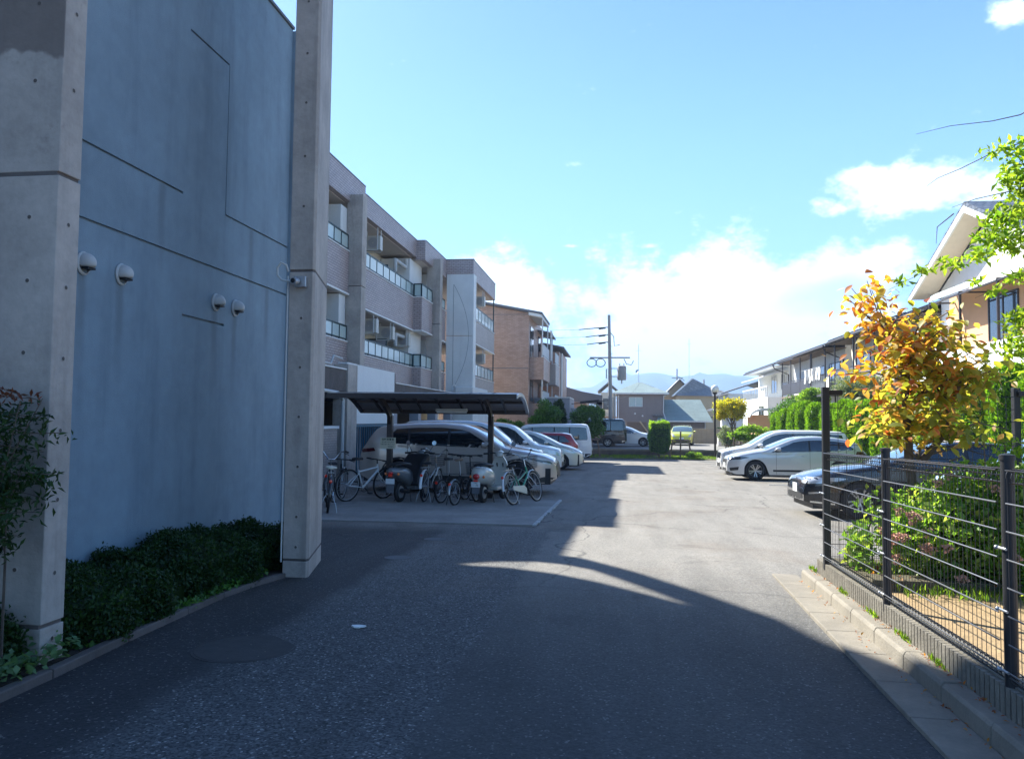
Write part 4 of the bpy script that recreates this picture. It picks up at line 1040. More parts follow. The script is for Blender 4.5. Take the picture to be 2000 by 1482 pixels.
    if refl:
        mb = MB(); mb.lathe([(0, -.012), (.028, -.010), (.03, .0), (.02, .008)], (-R * .86, 0, R + R * .72), (1, 0, 0), 14); mb.build('rear_reflector', M['redrefl'], t, 40, world=False)
    return t

white_paint = mat('white_bike_paint', (0.72, 0.73, 0.72), .25, coat=.8)
green_paint = mat('green_bike_paint', (0.02, 0.28, 0.17), .3, coat=.8)
black_paint = mat('black_bike_paint', (0.02, 0.02, 0.022), .3, coat=.6)
silver_paint = mat('silver_bike_paint', (0.35, 0.37, 0.38), .3, .6, coat=.6)
bk = bicycle('black city bicycle with tan saddle and chrome bars half hidden by the slender pier', black_paint, fend=black_paint, saddle_m='signboard', guard_m='chrome', stand=True)
place(bk, -5.05, 13.15, 112, .06)
bk = bicycle('black bicycle parked behind the tan saddled one against the low tiled wall', black_paint, R=.33, fend=black_paint, bar='flat')
place(bk, -5.72, 14.9, 95, .05)
bk = bicycle('white framed sport bicycle leaning beside the left shelter post', white_paint, R=.34, wb=1.06, kind='sport', bar='flat', refl=False, stand=False)
place(bk, -5.50, 15.35, 62, .10)
bk = bicycle('silver city bicycle with wire basket and high chrome bars seen from behind', silver_paint, R=.33, basket=True, fend=white_paint, wb=1.08)
place(bk, -3.95, 15.75, 88, .02)
bk = bicycle('black folding bicycle with small wheels left of the basketed folding one', black_paint, R=.25, wb=.95, kind='fold', bar='fold')
place(bk, -3.55, 15.55, 70, .05)
bk = bicycle('folding bicycle with brown saddle and small dark wire basket', black_paint, R=.25, wb=.98, kind='fold', bar='fold', basket=True, saddle_m='wood', fend=silver_paint)
place(bk, -3.17, 15.15, 74, -.03)
bk = bicycle('green city bicycle with white mudguards leaning at the right end of the shelter', green_paint, R=.335, wb=1.08, basket=True, fend=white_paint, guard_m='signboard')
place(bk, -2.02, 15.5, 70, -.22)

def scooter(label, body_m, rear_m, retro, extra_m=None):
    t = thing('motor_scooter', label, 'scooter', (0, 0, 0), 'motor scooters under the shelter')
    R = .215
    for x in (0, 1.19):
        mb = MB(); n = 30; mb.tube([(x + (R - .045) * math.cos(2 * math.pi * i / n), 0, R + (R - .045) * math.sin(2 * math.pi * i / n)) for i in range(n)], .047, 10, closed=True)
        w = mb.build('wheel', M['rubber'], t, 60, world=False)
        mb = MB(); mb.lathe([(.03, -.045), (.12, -.035), (.13, 0), (.12, .035), (.03, .045)], (x, 0, R), (0, 1, 0), 20); mb.build('rim', M['alu'], w, 40, world=False)
    def loft(secs, name, m, n=18, pw=2.4):
        mb = MB()
        for (x, zc, hw_, hh) in secs:
            for j in range(n):
                an = 2 * math.pi * j / n; c_, s_ = math.cos(an), math.sin(an)
                k = (abs(c_) ** pw + abs(s_) ** pw) ** (-1 / pw)
                mb.v.append((x, hw_ * c_ * k, zc + hh * s_ * k))
        for i in range(len(secs) - 1):
            for j in range(n): mb.f.append([i * n + j, i * n + (j + 1) % n, (i + 1) * n + (j + 1) % n, (i + 1) * n + j]); mb.m.append(0)
        mb.f += [list(range(n)), list(reversed(range((len(secs) - 1) * n, len(secs) * n)))]; mb.m += [0, 0]
        return mb.build(name, m, t, 60, world=False)
    if retro: loft([(-.40, .60, .05, .05), (-.36, .60, .13, .14), (-.26, .60, .175, .19), (-.08, .58, .19, .20), (.15, .55, .185, .20), (.33, .50, .15, .18), (.42, .45, .10, .12)], 'rear_body', rear_m)
    else: loft([(-.42, .66, .04, .04), (-.38, .65, .12, .07), (-.2, .62, .15, .11), (.1, .56, .165, .17), (.33, .50, .13, .18), (.42, .45, .09, .12)], 'rear_body', rear_m)
    loft([(-.30, .775, .06, .02), (-.26, .79, .12, .035), (0, .79, .15, .045), (.25, .77, .13, .04), (.36, .75, .06, .02)], 'seat', M['dark'])
    mb = MB(); mb.box(.40, -.17, .24, .86, .17, .33); mb.build('floorboard', body_m, t, world=False, bevel=.03)
    # leg shield
    mb = MB(); n = 9; pr = [(.84, .26, .10), (.88, .34, .19), (.93, .50, .23), (.95, .68, .21), (.93, .84, .15), (.90, .95, .08)]
    for (x, z, hw_) in pr:
        for j in range(n):
            y_ = -hw_ + 2 * hw_ * j / (n - 1); mb.v.append((x + .10 * (1 - (y_ / .24) ** 2), y_, z))
        for j in range(n):
            y_ = hw_ - 2 * hw_ * j / (n - 1); mb.v.append((x - .02 + .06 * (1 - (y_ / .24) ** 2), y_, z))
    for i in range(len(pr) - 1):
        for j in range(2 * n): mb.f.append([i * 2 * n + j, i * 2 * n + (j + 1) % (2 * n), (i + 1) * 2 * n + (j + 1) % (2 * n), (i + 1) * 2 * n + j]); mb.m.append(0)
    mb.f += [list(range(2 * n)), list(reversed(range((len(pr) - 1) * 2 * n, len(pr) * 2 * n)))]; mb.m += [0, 0]
    mb.build('leg_shield', body_m, t, 60, world=False)
    loft([(.86, .96, .03, .02), (.90, .99, .09, .06), (1.0, 1.0, .09, .07), (1.07, .98, .05, .05)], 'headstock', body_m)
    loft([(1.03, .40, .04, .03), (1.08, .42, .06, .05), (1.22, .44, .065, .04), (1.36, .36, .05, .03)], 'front_mudguard', body_m)
    mb = MB(); mb.tube([(.90, -.32, 1.0), (.93, -.15, 1.02), (.95, 0, 1.0), (.93, .15, 1.02), (.90, .32, 1.0)], .016, 8)
    for s_ in (-1, 1): mb.tube([(.90, s_ * .22, 1.005), (.89, s_ * .36, .995)], .021, 8); mb.tube([(.97, s_ * .18, 1.01), (.99, s_ * .3, .99)], .006, 5)
    for s_ in (-1, 1): mb.tube([(.96, s_ * .07, .8), (1.19, s_ * .07, .22)], .016, 6)
    mb.tube([(.0, .08, .22), (.35, .06, .26)], .045, 8); mb.tube([(-.16, -.12, .26), (.2, -.1, .22)], .045, 8)
    mb.tube([(.25, -.1, .22), (.12, -.2, .01)], .01, 5); mb.tube([(.25, .1, .22), (.12, .2, .01)], .01, 5)
    mb.build('handlebar', M['dark'], t, 60, world=False)
    for s_ in (-1, 1):
        mb = MB(); mb.tube([(.92, s_ * .2, 1.01), (.95, s_ * .30, 1.18)], .006, 5)
        mb.lathe([(0, -.012), (.05, -.012), (.056, .0), (.045, .014)], (.95, s_ * .32, 1.22), (-1, s_ * .1, .1), 18)
        mo = mb.build('mirror', M['dark'], t, 50, world=False)
        mb = MB(); mb.disc((.935, s_ * .318, 1.22), (-1, s_ * .1, .1), .05, 18); mb.build('mirror_glass', M['chrome'], mo, world=False)
    tx = -.405
    mb = MB(); mb.ball((tx + .0, 0, .565 if retro else .62), .045, .075 if retro else .06, .06 if retro else .028); mb.build('tail_lamp', M['redlens'], t, 60, world=False)
    mb = MB(); mb.box(tx - .035, -.045, .465 if retro else .545, tx - .01, .045, .50 if retro else .60); mb.build('rear_reflector', M['redrefl'], t, world=False, bevel=.006)
    for s_ in (-1, 1):
        mb = MB(); mb.ball((tx + .06, s_ * .14, .56 if retro else .60), .03); mb.build('indicator', M['orangelens'], t, 60, world=False)
    mb = MB(); mb.box(tx - .03, -.10, .35 if retro else .40, tx - .022, .10, .46 if retro else .51); pl = mb.build('number_plate', M['plate'], t, world=False, bevel=.008)
    if retro:
        o = text('大阪市', .030, tx - .0315, -0, .437, M['ink'], pl, rot=(math.pi / 2, 0, -math.pi / 2)); o.location = (tx - .0315, 0, .437)
        o = text('·· ·75', .062, tx - .0315, 0, .385, M['ink'], pl, rot=(math.pi / 2, 0, -math.pi / 2)); o.location = (tx - .0315, 0, .388)
    mb = MB(); mb.extr([(-.08, .22), (.08, .22), (.09, .42), (-.09, .42)], 0, tx - .02, tx - .01); mb.build('mud_flap', M['darkgrey'], t, world=False)
    return t
cream_paint = mat('cream_scooter_paint', (0.55, 0.54, 0.48), .25, coat=1)
grey_paint = mat('grey_scooter_paint', (0.16, 0.17, 0.18), .3, coat=.6)
sc1 = scooter('dark grey scooter with leg apron and white plate right of the left shelter post', grey_paint, grey_paint, False); place(sc1, -4.42, 15.55, 78)
mb = MB(); mb.extr([(.30, .35), (.62, .30), (.86, .55), (.92, .98), (.80, 1.0), (.5, .80)], 1, -.27, .27)
mb.v = [(x, y * (1 - .25 * max(0, z - .7)), z) for x, y, z in mb.v]
mb.build('leg_cover', M['dark'], sc1, 60, world=False, bevel=.05)
sc2 = scooter('cream retro scooter with chrome rimmed tail and round mirrors near the green bicycle', cream_paint, cream_paint, True); place(sc2, -2.72, 15.85, 78)
mb = MB(); mb.tube([(-.30, .17, .74), (-.37, .1, .745), (-.39, 0, .75), (-.37, -.1, .745), (-.30, -.17, .74)], .01, 6); mb.build('chrome_rail', M['chrome'], sc2, 60, world=False)

# ================================================================== CARS
def car_paint(name, col, metal=.4, rough=.28): return mat(name, col, rough, metal, coat=1.0)
CP = dict(beige=car_paint('platinum_beige_paint', (0.46, 0.41, 0.37), .35), white=car_paint('white_car_paint', (0.80, 0.80, 0.80), .0),
          pearl=car_paint('pearl_white_paint', (0.74, 0.74, 0.74), .1), cream=car_paint('cream_silver_paint', (0.62, 0.61, 0.55), .3),
          silver=car_paint('silver_car_paint', (0.56, 0.57, 0.58), .4), black=car_paint('black_car_paint', (0.012, 0.014, 0.02), .2, .2),
          red=car_paint('dark_red_paint', (0.30, 0.015, 0.02), .3), lime=car_paint('yellow_green_paint', (0.52, 0.55, 0.02), .1), pink=car_paint('rose_car_paint', (0.30, 0.10, 0.11), .4),
          lightblue=car_paint('pale_blue_paint', (0.42, 0.52, 0.60), .3))

def lerp_prof(pr, s):
    if s <= pr[0][0]: return pr[0][1]
    for i in range(len(pr) - 1):
        if s <= pr[i + 1][0]:
            t = (s - pr[i][0]) / max(1e-6, pr[i + 1][0] - pr[i][0]); return pr[i][1] + (pr[i + 1][1] - pr[i][1]) * t
    return pr[-1][1]

class Car:
    """s runs from the nose (0) to the tail (L); local x = L/2 - s, so the nose points along +x"""
    def __init__(c, name, label, cat, paint, L, Wd, top, belt, wf, wr, R, roofH, tumble=.16, sill=.19, nose_r=.20, tail_r=.10, clad=None, group=None, arch=1.0, topr=.09):
        c.L, c.W, c.topp, c.belt, c.wf, c.wr, c.R, c.H = L, Wd, top, belt, wf, wr, R, roofH
        c.tumble, c.sill, c.nose_r, c.tail_r = tumble, sill, nose_r, tail_r; c.topr = topr
        c.paint = paint
        c.t = thing(name, label, cat, (0, 0, 0), group)
        Ra = R * 1.13 * arch; c.Ra = Ra
        st = set(np.linspace(0, L, 58).tolist()) | {.01, .03, .06, .1, L - .01, L - .03, L - .06}
        for w in (wf, wr): st |= {w + Ra * math.cos(math.pi * k / 14) for k in range(15)}
        st = sorted(st); st = [s for i, s in enumerate(st) if i == 0 or s - st[i - 1] > .006]
        NS, NTp = 16, 6
        c.rows = []
        mb = MB()
        for s in st:
            ring = c.ring(s, NS, NTp); c.n = len(ring); mb.v += ring
        n = c.n
        for i in range(len(st) - 1):
            for j in range(n - 1): mb.f.append([i * n + j, i * n + j + 1, (i + 1) * n + j + 1, (i + 1) * n + j]); mb.m.append(0)
        for i, flip in ((0, True), (len(st) - 1, False)):
            for j in range(n // 2):
                q = [i * n + j, i * n + j + 1, i * n + n - 2 - j, i * n + n - 1 - j]
                if q[1] == q[2]: q = [q[0], q[1], q[3]]
                mb.f.append(q[::-1] if flip else q); mb.m.append(0)
        c.body = mb.build('body', paint, c.t, 38, world=False)
        c.bvh = BVHTree.FromPolygons([Vector(v) for v in mb.v], mb.f)
        mb = MB(); mb.box(-L / 2 + .12, -Wd / 2 + .14, sill - .03, L / 2 - .14, Wd / 2 - .14, min(.62, lerp_prof(top, .5) - .1)); mb.build('underbody', M['dark'], c.t, world=False)
        c.wheels()
    def hw(c, s, z):
        L = c.L; w = c.W / 2
        d = s; k = 1.0
        if d < .9: k -= c.nose_r * (1 - d / .9) ** 2.6
        e = L - s
        if e < .7: k -= c.tail_r * (1 - e / .7) ** 2.4
        b = lerp_prof(c.belt, s)
        if z > b: k -= c.tumble * ((z - b) / max(.2, c.H - b)) ** 1.25
        else:
            q = (b - z) / b; k -= .035 * max(0, q - .45) ** 1 + .012 * (1 - min(1, q / .18)) * 1.2
        return w * k
    def ztop(c, s): return sum(lerp_prof(c.topp, s + d) for d in (-.07, -.035, 0, .035, .07)) / 5 if .1 < s < c.L - .1 else lerp_prof(c.topp, s)
    def zlow(c, s):
        z = c.sill + .10 * max(0, 1 - s / .25) + .14 * max(0, 1 - (c.L - s) / .3)
        for w in (c.wf, c.wr):
            if abs(s - w) < c.Ra: z = max(z, c.R + math.sqrt(max(0, c.Ra ** 2 - (s - w) ** 2)) * 1.0)
        return z
    def ring(c, s, NS, NTp):
        zl, zt = c.zlow(s), c.ztop(s); zt = max(zt, zl + .05)
        x = c.L / 2 - s; pts = []
        rr = min(c.topr, (zt - zl) * .45)
        for i in range(NS):
            z = zl + (zt - rr - zl) * i / (NS - 1); pts.append((c.hw(s, z), z))
        hwT = c.hw(s, zt - rr); ri = min(rr * 1.5, hwT * .4)
        for i in range(1, 5):
            an = math.pi / 2 * i / 4; pts.append((hwT - ri * (1 - math.cos(an)), zt - rr + rr * math.sin(an) * .92))
        yt, z0 = pts[-1]
        for i in range(1, NTp + 1):
            y = yt * (1 - i / NTp); pts.append((y, z0 + (.035 * (1 - (y / yt) ** 2)) * min(1, yt / .6)))
        return [(x, y, z) for y, z in pts] + [(x, -y, z) for y, z in reversed(pts[:-1])]
    def wheels(c):
        for sx_, w in (('f', c.wf), ('r', c.wr)):
            for s_ in (-1, 1):
                x = c.L / 2 - w; y = s_ * (c.W / 2 - .125); R = c.R
                mb = MB(); mb.lathe([(R * .66, -.105), (R * .93, -.108), (R * .99, -.09), (R, -.05), (R, .05), (R * .99, .09), (R * .93, .108), (R * .66, .105)], (x, y, R), (0, s_, 0), 32)
                wh = mb.build('wheel', M['rubber'], c.t, 40, world=False)
                mb = MB(); ax = (0, s_, 0)
                mb.lathe([(R * .70, .10), (R * .67, .108), (R * .64, .09), (R * .62, .02)], (x, y, R), ax, 32)
                mb.lathe([(.0, .085), (R * .13, .085), (R * .15, .07), (R * .15, .03)], (x, y, R), ax, 16)
                for k in range(10):
                    an = 2 * math.pi * k / 10 + (.12 if k % 2 else -.12); ca, sa = math.cos(an), math.sin(an)
                    p0 = Vector((x + ca * R * .1, y + s_ * .075, R + sa * R * .1)); p1 = Vector((x + ca * R * .65, y + s_ * .095, R + sa * R * .65)); u = Vector((-sa, 0, ca)) * .012
                    mb.add([p0 - u, p0 + u, p1 + u * 1.5, p1 - u * 1.5], [(0, 1, 2, 3)])
                mb.build('rim', M['rim'], wh, 40, world=False)
                mb = MB(); mb.lathe([(0, .0), (R * .66, .0)], (x, y + s_ * .02, R), ax, 24); mb.build('brake_disc', M['dark'], wh, world=False)
                mb = MB(); mb.lathe([(c.Ra * .99, -.1), (c.Ra * .985, .105)], (x, y, R), ax, 36)
                mb.lathe([(0, -.1), (c.Ra * .99, -.1)], (x, y, R), ax, 36)
                mb.v = [(a_, b_, max(c_, c.sill)) for a_, b_, c_ in mb.v]
                mb.build('wheel_well', M['dark'], c.t, world=False)
    def patch(c, name, poly, view, m, eps=.004, cuts=4, parent=None, flip=False, shade=60):
        """lay a polygon on the bodywork: view 'side' (s,z), 'front'/'rear' (y,z), 'top' (s,y)"""
        sides = (1, -1) if view == 'side' else (0,)
        for sd in sides:
            bm = bmesh.new()
            vs = [bm.verts.new((u, v, 0)) for u, v in poly]; bm.faces.new(vs)
            bmesh.ops.triangulate(bm, faces=bm.faces[:])
            for _ in range(cuts):
                es = [e for e in bm.edges if e.calc_length() > .09]
                if not es: break
                bmesh.ops.subdivide_edges(bm, edges=es, cuts=1); bmesh.ops.triangulate(bm, faces=bm.faces[:])
            bm.verts.index_update(); V = []
            for v in bm.verts:
                u, w = v.co.x, v.co.y
                if view == 'side': o_, d_ = Vector((c.L / 2 - u, sd * 3, w)), Vector((0, -sd, 0))
                elif view == 'front': o_, d_ = Vector((c.L, u, w)), Vector((-1, 0, 0))
                elif view == 'rear': o_, d_ = Vector((-c.L, u, w)), Vector((1, 0, 0))
                else: o_, d_ = Vector((c.L / 2 - u, w, 4)), Vector((0, 0, -1))
                hit, nr, _, _ = c.bvh.ray_cast(o_, d_)
                if hit is None: V.append(None); continue
                if nr.dot(d_) > 0: nr = -nr
                V.append(tuple(hit + nr * eps))
            fs = []
            for f in bm.faces:
                ids = [q.index for q in f.verts]
                if all(V[i] is not None for i in ids):
                    a_, b_, c_ = (Vector(V[i]) for i in ids[:3])
                    nn = (b_ - a_).cross(c_ - a_)
                    if nn.dot(d_) > 0: ids = ids[::-1]
                    fs.append(ids)
            V = [v if v else (0, 0, .3) for v in V]; bm.free()
            if fs: one = MB(); one.add(V, fs); last = one.build(name, m, parent or c.t, shade, world=False)
        return None
    def glass(c, a0, a1, c0, c1, pillars, drop=.055, lift=.03, m=None):
        """side windows between belt and roof: a0 base / a1 top of the front pillar, c0 base / c1 top of the rear one"""
        edges = [None] + list(pillars) + [None]
        N = 10
        c.patch('window_surround', [(a0 - .03 + (c0 + .03 - a0 + .03) * k / N, lerp_prof(c.belt, a0 + (c0 - a0) * k / N) + lift - .018) for k in range(N + 1)] + [(c1 + (a1 - c1) * k / N, c.ztop(c1 + (a1 - c1) * k / N) - c.topr - drop + .018) for k in range(N + 1)], 'side', M['dark'], eps=.002)
        zt = lambda s: c.ztop(s) - c.topr - drop
        zb = lambda s: lerp_prof(c.belt, s) + lift
        for i in range(len(edges) - 1):
            lo0 = a0 if i == 0 else edges[i] + .03; hi0 = a1 if i == 0 else edges[i] + .03
            lo1 = c0 if i == len(edges) - 2 else edges[i + 1] - .03; hi1 = c1 if i == len(edges) - 2 else edges[i + 1] - .03
            N = 6
            low = [(lo0 + (lo1 - lo0) * k / N, zb(lo0 + (lo1 - lo0) * k / N)) for k in range(N + 1)]
            up = [(hi1 + (hi0 - hi1) * k / N, zt(hi1 + (hi0 - hi1) * k / N)) for k in range(N + 1)]
            if i == 0 and zt(hi0) < zb(hi0) + .03: up = up[:-1]
            c.patch('side_window', low + up, 'side', M['carglass'])
    def shield(c, s0, s1, front=True, k=.86, m='shield', name=None, kt=None):
        y0 = c.hw(s0, c.ztop(s0)) * k; y1 = c.hw(s1, c.ztop(s1) - c.topr) * (kt or k)
        c.patch(name or ('windscreen' if front else 'rear_window'), [(s0, -y0), (s0 - .06 if front else s0 + .03, 0), (s0, y0), (s1, y1), (s1, -y1)], 'top', M[m], cuts=5)
    def seams(c, lines):
        for poly in lines: c.patch('door_seam', poly, 'side', M['dark'], eps=.0025)
    def vseam(c, s, z0=None, z1=None, bend=.0):
        z0 = z0 or c.sill + .02; z1 = z1 or lerp_prof(c.belt, s) + .02
        c.seams([[(s, z0), (s + .009, z0), (s + .009 + bend, z1), (s + bend, z1)]])
    def handle(c, s, z):
        for s_ in (-1, 1):
            y = c.hw(s, z); mb = MB(); x = c.L / 2 - s
            mb.tube([(x + .09, s_ * (y - .01), z), (x + .07, s_ * (y + .025), z), (x - .07, s_ * (y + .025), z), (x - .09, s_ * (y - .01), z)], .012, 6); mb.build('door_handle', c.paint, c.t, 60, world=False)
    def mirrors(c, s, z=None, m=None):
        z = z or lerp_prof(c.belt, s) + .07
        for s_ in (-1, 1):
            y = c.hw(s, z); x = c.L / 2 - s; mb = MB()
            n = 12
            for (dx, k) in ((-.05, .8), (-.045, 1), (.0, 1), (.06, .85), (.10, .45)):
                for j in range(n):
                    an = 2 * math.pi * j / n; mb.v.append((x + dx, s_ * (y + .13 + .105 * k * math.cos(an)), z + .02 + .068 * k * math.sin(an)))
            for i in range(4):
                for j in range(n): mb.f.append([i * n + j, i * n + (j + 1) % n, (i + 1) * n + (j + 1) % n, (i + 1) * n + j]); mb.m.append(0)
            mb.f += [list(range(n)), list(reversed(range(4 * n, 5 * n)))]; mb.m += [0, 0]
            mo = mb.build('door_mirror', m or c.paint, c.t, 50, world=False)
            mb = MB(); mb.box(x - .03, s_ * (y - .05), z - .05, x + .03, s_ * (y + .09), z - .015); mb.build('mirror_arm', M['dark'], mo, world=False)
    def plate(c, end, z):
        x = c.L / 2 + .012 if end == 'front' else -c.L / 2 - .012
        mb = MB(); x -= .02 * (1 if end == 'front' else -1); mb.box(x - .012, -.165, z, x + .012, .165, z + .165); mb.build('number_plate', M['plate'], c.t, world=False, bevel=.004)
    def wipers(c, s): 
        mb = MB()
        for y0 in (-.45, .1): mb.tube([(c.L / 2 - s + .02, y0, c.ztop(s) + .03), (c.L / 2 - s - .12, y0 + .45, c.ztop(s + .1) + .05)], .008, 5)
        mb.build('wiper', M['dark'], c.t, world=False)

def head(c, s1, z0, z1, zi0=None, zi1=None, yin=.42, m='lamp'):
    """headlights wrapping the front corner"""
    c.patch('headlight', [(.02, z0), (s1 * .6, z0 + .03), (s1, z1 - .01), (s1 * .8, z1 + .01), (.04, z1)], 'side', M[m], eps=.006)
    for s_ in (-1, 1):
        yo = c.hw(.03, z0) * .985
        c.patch('headlight', [(s_ * yin, zi0 or z0 + .02), (s_ * yo, z0), (s_ * yo, z1), (s_ * yin, zi1 or z1 - .02)], 'front', M[m], eps=.006)

# --- large beige SUV next to the shelter
c = Car('parked_suv', 'large beige metallic crossover parked sideways just behind the bicycle shelter', 'car', CP['beige'], 4.90, 1.84,
        [(0, .55), (.02, .70), (.08, .83), (.3, .93), (.7, 1.02), (1.22, 1.11), (1.35, 1.15), (1.75, 1.42), (2.05, 1.575), (2.3, 1.655), (2.8, 1.70), (3.5, 1.69), (4.1, 1.64), (4.42, 1.58), (4.55, 1.46), (4.75, 1.15), (4.86, 1.02), (4.9, .70)],
        [(0, .8), (.9, 1.0), (1.4, 1.07), (3.5, 1.13), (4.3, 1.18), (4.9, 1.2)], .92, 3.85, .372, 1.70, tumble=.20, sill=.27, nose_r=.38, tail_r=.16)
c.glass(1.50, 2.12, 4.25, 3.95, (2.62, 3.62)); c.shield(1.30, 2.18); c.shield(4.78, 4.48, False)
for s_ in (c.wf, c.wr):
    c.patch('wheel_arch_trim', [(s_ + (c.Ra + .055) * math.cos(math.pi * k / 12), c.R + (c.Ra + .055) * math.sin(math.pi * k / 12)) for k in range(13)] + [(s_ - (c.Ra + .002) * math.cos(math.pi * k / 12), c.R + (c.Ra + .002) * math.sin(math.pi * k / 12)) for k in range(13)], 'side', M['dark'], eps=.006)
c.patch('sill_trim', [(1.38, .275), (3.42, .275), (3.42, .42), (1.38, .40)], 'side', M['dark'], eps=.006)
c.patch('chrome_strip', [(1.75, .435), (3.3, .455), (3.3, .475), (1.75, .452)], 'side', M['chrome'], eps=.008)
for s_ in (1.62, 2.64, 3.62): c.vseam(s_, .40, bend=.02)
c.handle(2.5, .92); c.handle(3.5, .95); c.mirrors(1.72, 1.14)
c.patch('headlight', [(.10, .73), (.16, .79), (.62, .87), (.92, .91), (.5, .80), (.2, .72)], 'side', M['lamp_dark'], eps=.006)
c.patch('running_light', [(.14, .735), (.34, .77), (.33, .745), (.15, .715)], 'side', M['lamp'], eps=.010)
for s_ in (-1, 1): c.patch('headlight', [(s_ * .42, .70), (s_ * .60, .71), (s_ * .60, .77), (s_ * .42, .74)], 'front', M['lamp_dark'], eps=.006)
c.patch('grille', [(-.40, .40), (.40, .40), (.50, .66), (.38, .74), (-.38, .74), (-.50, .66)], 'front', M['dark'], eps=.008)
c.patch('grille_chrome', [(-.57, .66), (-.43, .38), (-.38, .41), (-.50, .68)], 'front', M['chrome'], eps=.016); c.patch('grille_chrome', [(.57, .66), (.43, .38), (.38, .41), (.50, .68)], 'front', M['chrome'], eps=.016)
c.patch('lower_bumper', [(.02, .30), (.55, .275), (.55, .35), (.3, .42), (.03, .40)], 'side', M['dark'], eps=.006)
c.patch('tail_light', [(4.45, .98), (4.87, .93), (4.88, 1.02), (4.5, 1.06)], 'side', M['redlens_dark'], eps=.006)
c.patch('fuel_mirror', [(4.16, .98), (4.3, .98), (4.3, 1.06), (4.16, 1.06)], 'side', c.paint, eps=.002)
c.plate('front', .40); c.wipers(1.3)
place(c.t, -3.85, 19.25, 0)

# --- minivans of the left row
MV = [(0, .62), (.02, .80), (.10, .90), (.45, .99), (.85, 1.06), (1.0, 1.12), (1.45, 1.50), (1.70, 1.70), (1.95, 1.79), (2.4, 1.84), (3.4, 1.85), (4.3, 1.82), (4.5, 1.76), (4.6, 1.4), (4.67, 1.0), (4.7, .7)]
def minivan(label, paint, grille=True):
    c = Car('parked_minivan', label, 'car', paint, 4.70, 1.70, MV, [(0, .8), (.8, 1.0), (1.2, 1.04), (4.7, 1.06)], .83, 3.68, .32, 1.85, tumble=.11, nose_r=.22, tail_r=.06, topr=.08)
    c.glass(1.15, 1.66, 4.42, 4.36, (1.62, 2.45, 3.55)); c.shield(.98, 1.72, k=.88); c.shield(4.62, 4.5, False)
    for s_ in (1.5, 2.47, 3.5): c.vseam(s_, .25)
    c.handle(2.3, .9); c.handle(2.65, .9); c.mirrors(1.3, 1.12)
    head(c, .62, .68, .86, yin=.46)
    c.patch('grille', [(-.42, .66), (.42, .66), (.44, .82), (-.44, .82)], 'front', M['chrome'] if grille else M['dark'], eps=.008)
    c.patch('lower_grille', [(-.5, .32), (.5, .32), (.5, .45), (-.5, .45)], 'front', M['dark'], eps=.006)
    c.patch('rear_lamp', [(4.5, .9), (4.66, .9), (4.6, 1.45), (4.5, 1.45)], 'side', M['redlens'], eps=.006)
    c.plate('front', .46); c.wipers(1.0)
    return c
c = Car('parked_car', 'small rose coloured car mostly hidden between the beige crossover and the first minivan', 'car', CP['pink'], 3.6, 1.55,
        [(0, .55), (.03, .72), (.3, .86), (.7, .95), (.8, .99), (1.25, 1.3), (1.6, 1.45), (2.6, 1.5), (3.3, 1.46), (3.5, 1.2), (3.58, .95), (3.6, .7)], [(0, .75), (.7, .9), (3.6, .97)], .62, 2.95, .29, 1.5, nose_r=.22)
c.glass(.95, 1.45, 3.3, 3.2, (1.9,)); c.shield(.78, 1.5); c.mirrors(1.05); head(c, .45, .62, .76)
place(c.t, -4.25, 22.1, 0)
c = minivan('silver grey minivan with the tall screen second in the left hand row', CP['silver']); place(c.t, -4.62, 24.9, 0)
c = minivan('pearl white minivan with chrome mask third in the left hand row', CP['pearl']); place(c.t, -4.25, 28.1, 0)
c = Car('parked_hatchback', 'cream silver wedge nosed family car parked before the red hatchback', 'car', CP['cream'], 4.6, 1.78,
        [(0, .52), (.03, .68), (.15, .78), (.5, .93), (.95, 1.05), (1.05, 1.09), (1.6, 1.36), (2.0, 1.52), (2.3, 1.58), (3.2, 1.60), (4.0, 1.54), (4.3, 1.46), (4.5, 1.1), (4.58, .9), (4.6, .7)], [(0, .7), (.9, .93), (4.6, 1.05)], .90, 3.68, .32, 1.6, nose_r=.30, tumble=.18)
c.glass(1.15, 2.0, 4.3, 4.1, (1.62, 2.55, 3.5)); c.shield(1.02, 2.1); c.mirrors(1.5, 1.06); head(c, .75, .66, .80, yin=.5)
c.patch('lower_grille', [(-.45, .28), (.45, .28), (.4, .38), (-.4, .38)], 'front', M['dark'], eps=.006)
for s_ in (1.55, 2.55, 3.5): c.vseam(s_)
c.handle(2.4, .85); c.plate('front', .42)
place(c.t, -3.62, 32.3, 0)
c = Car('parked_hatchback', 'dark red hatchback reversed in so its tail lamps face the lane', 'car', CP['red'], 3.9, 1.69,
        [(0, .6), (.03, .75), (.3, .9), (.9, 1.02), (1.4, 1.35), (1.7, 1.47), (2.2, 1.52), (3.2, 1.5), (3.55, 1.44), (3.75, 1.1), (3.88, .98), (3.9, .55)], [(0, .8), (.9, .95), (3.9, 1.08)], .75, 3.25, .30, 1.52, tail_r=.14)
c.glass(1.15, 1.68, 3.5, 3.25, (2.1, 3.0)); c.shield(1.0, 1.75); c.shield(3.76, 3.58, False, m='carglass'); c.mirrors(1.25)
c.patch('tail_light', [(3.62, .86), (3.85, .82), (3.80, 1.12), (3.66, 1.14)], 'side', M['redlens'], eps=.006)
for s_ in (-1, 1): c.patch('tail_light', [(s_ * .52, .84), (s_ * .72, .82), (s_ * .70, 1.02), (s_ * .55, 1.02)], 'rear', M['redlens'], eps=.006)
c.patch('tailgate_glass', [(-.5, 1.1), (.5, 1.1), (.42, 1.36), (-.42, 1.36)], 'rear', M['carglass'], eps=.006)
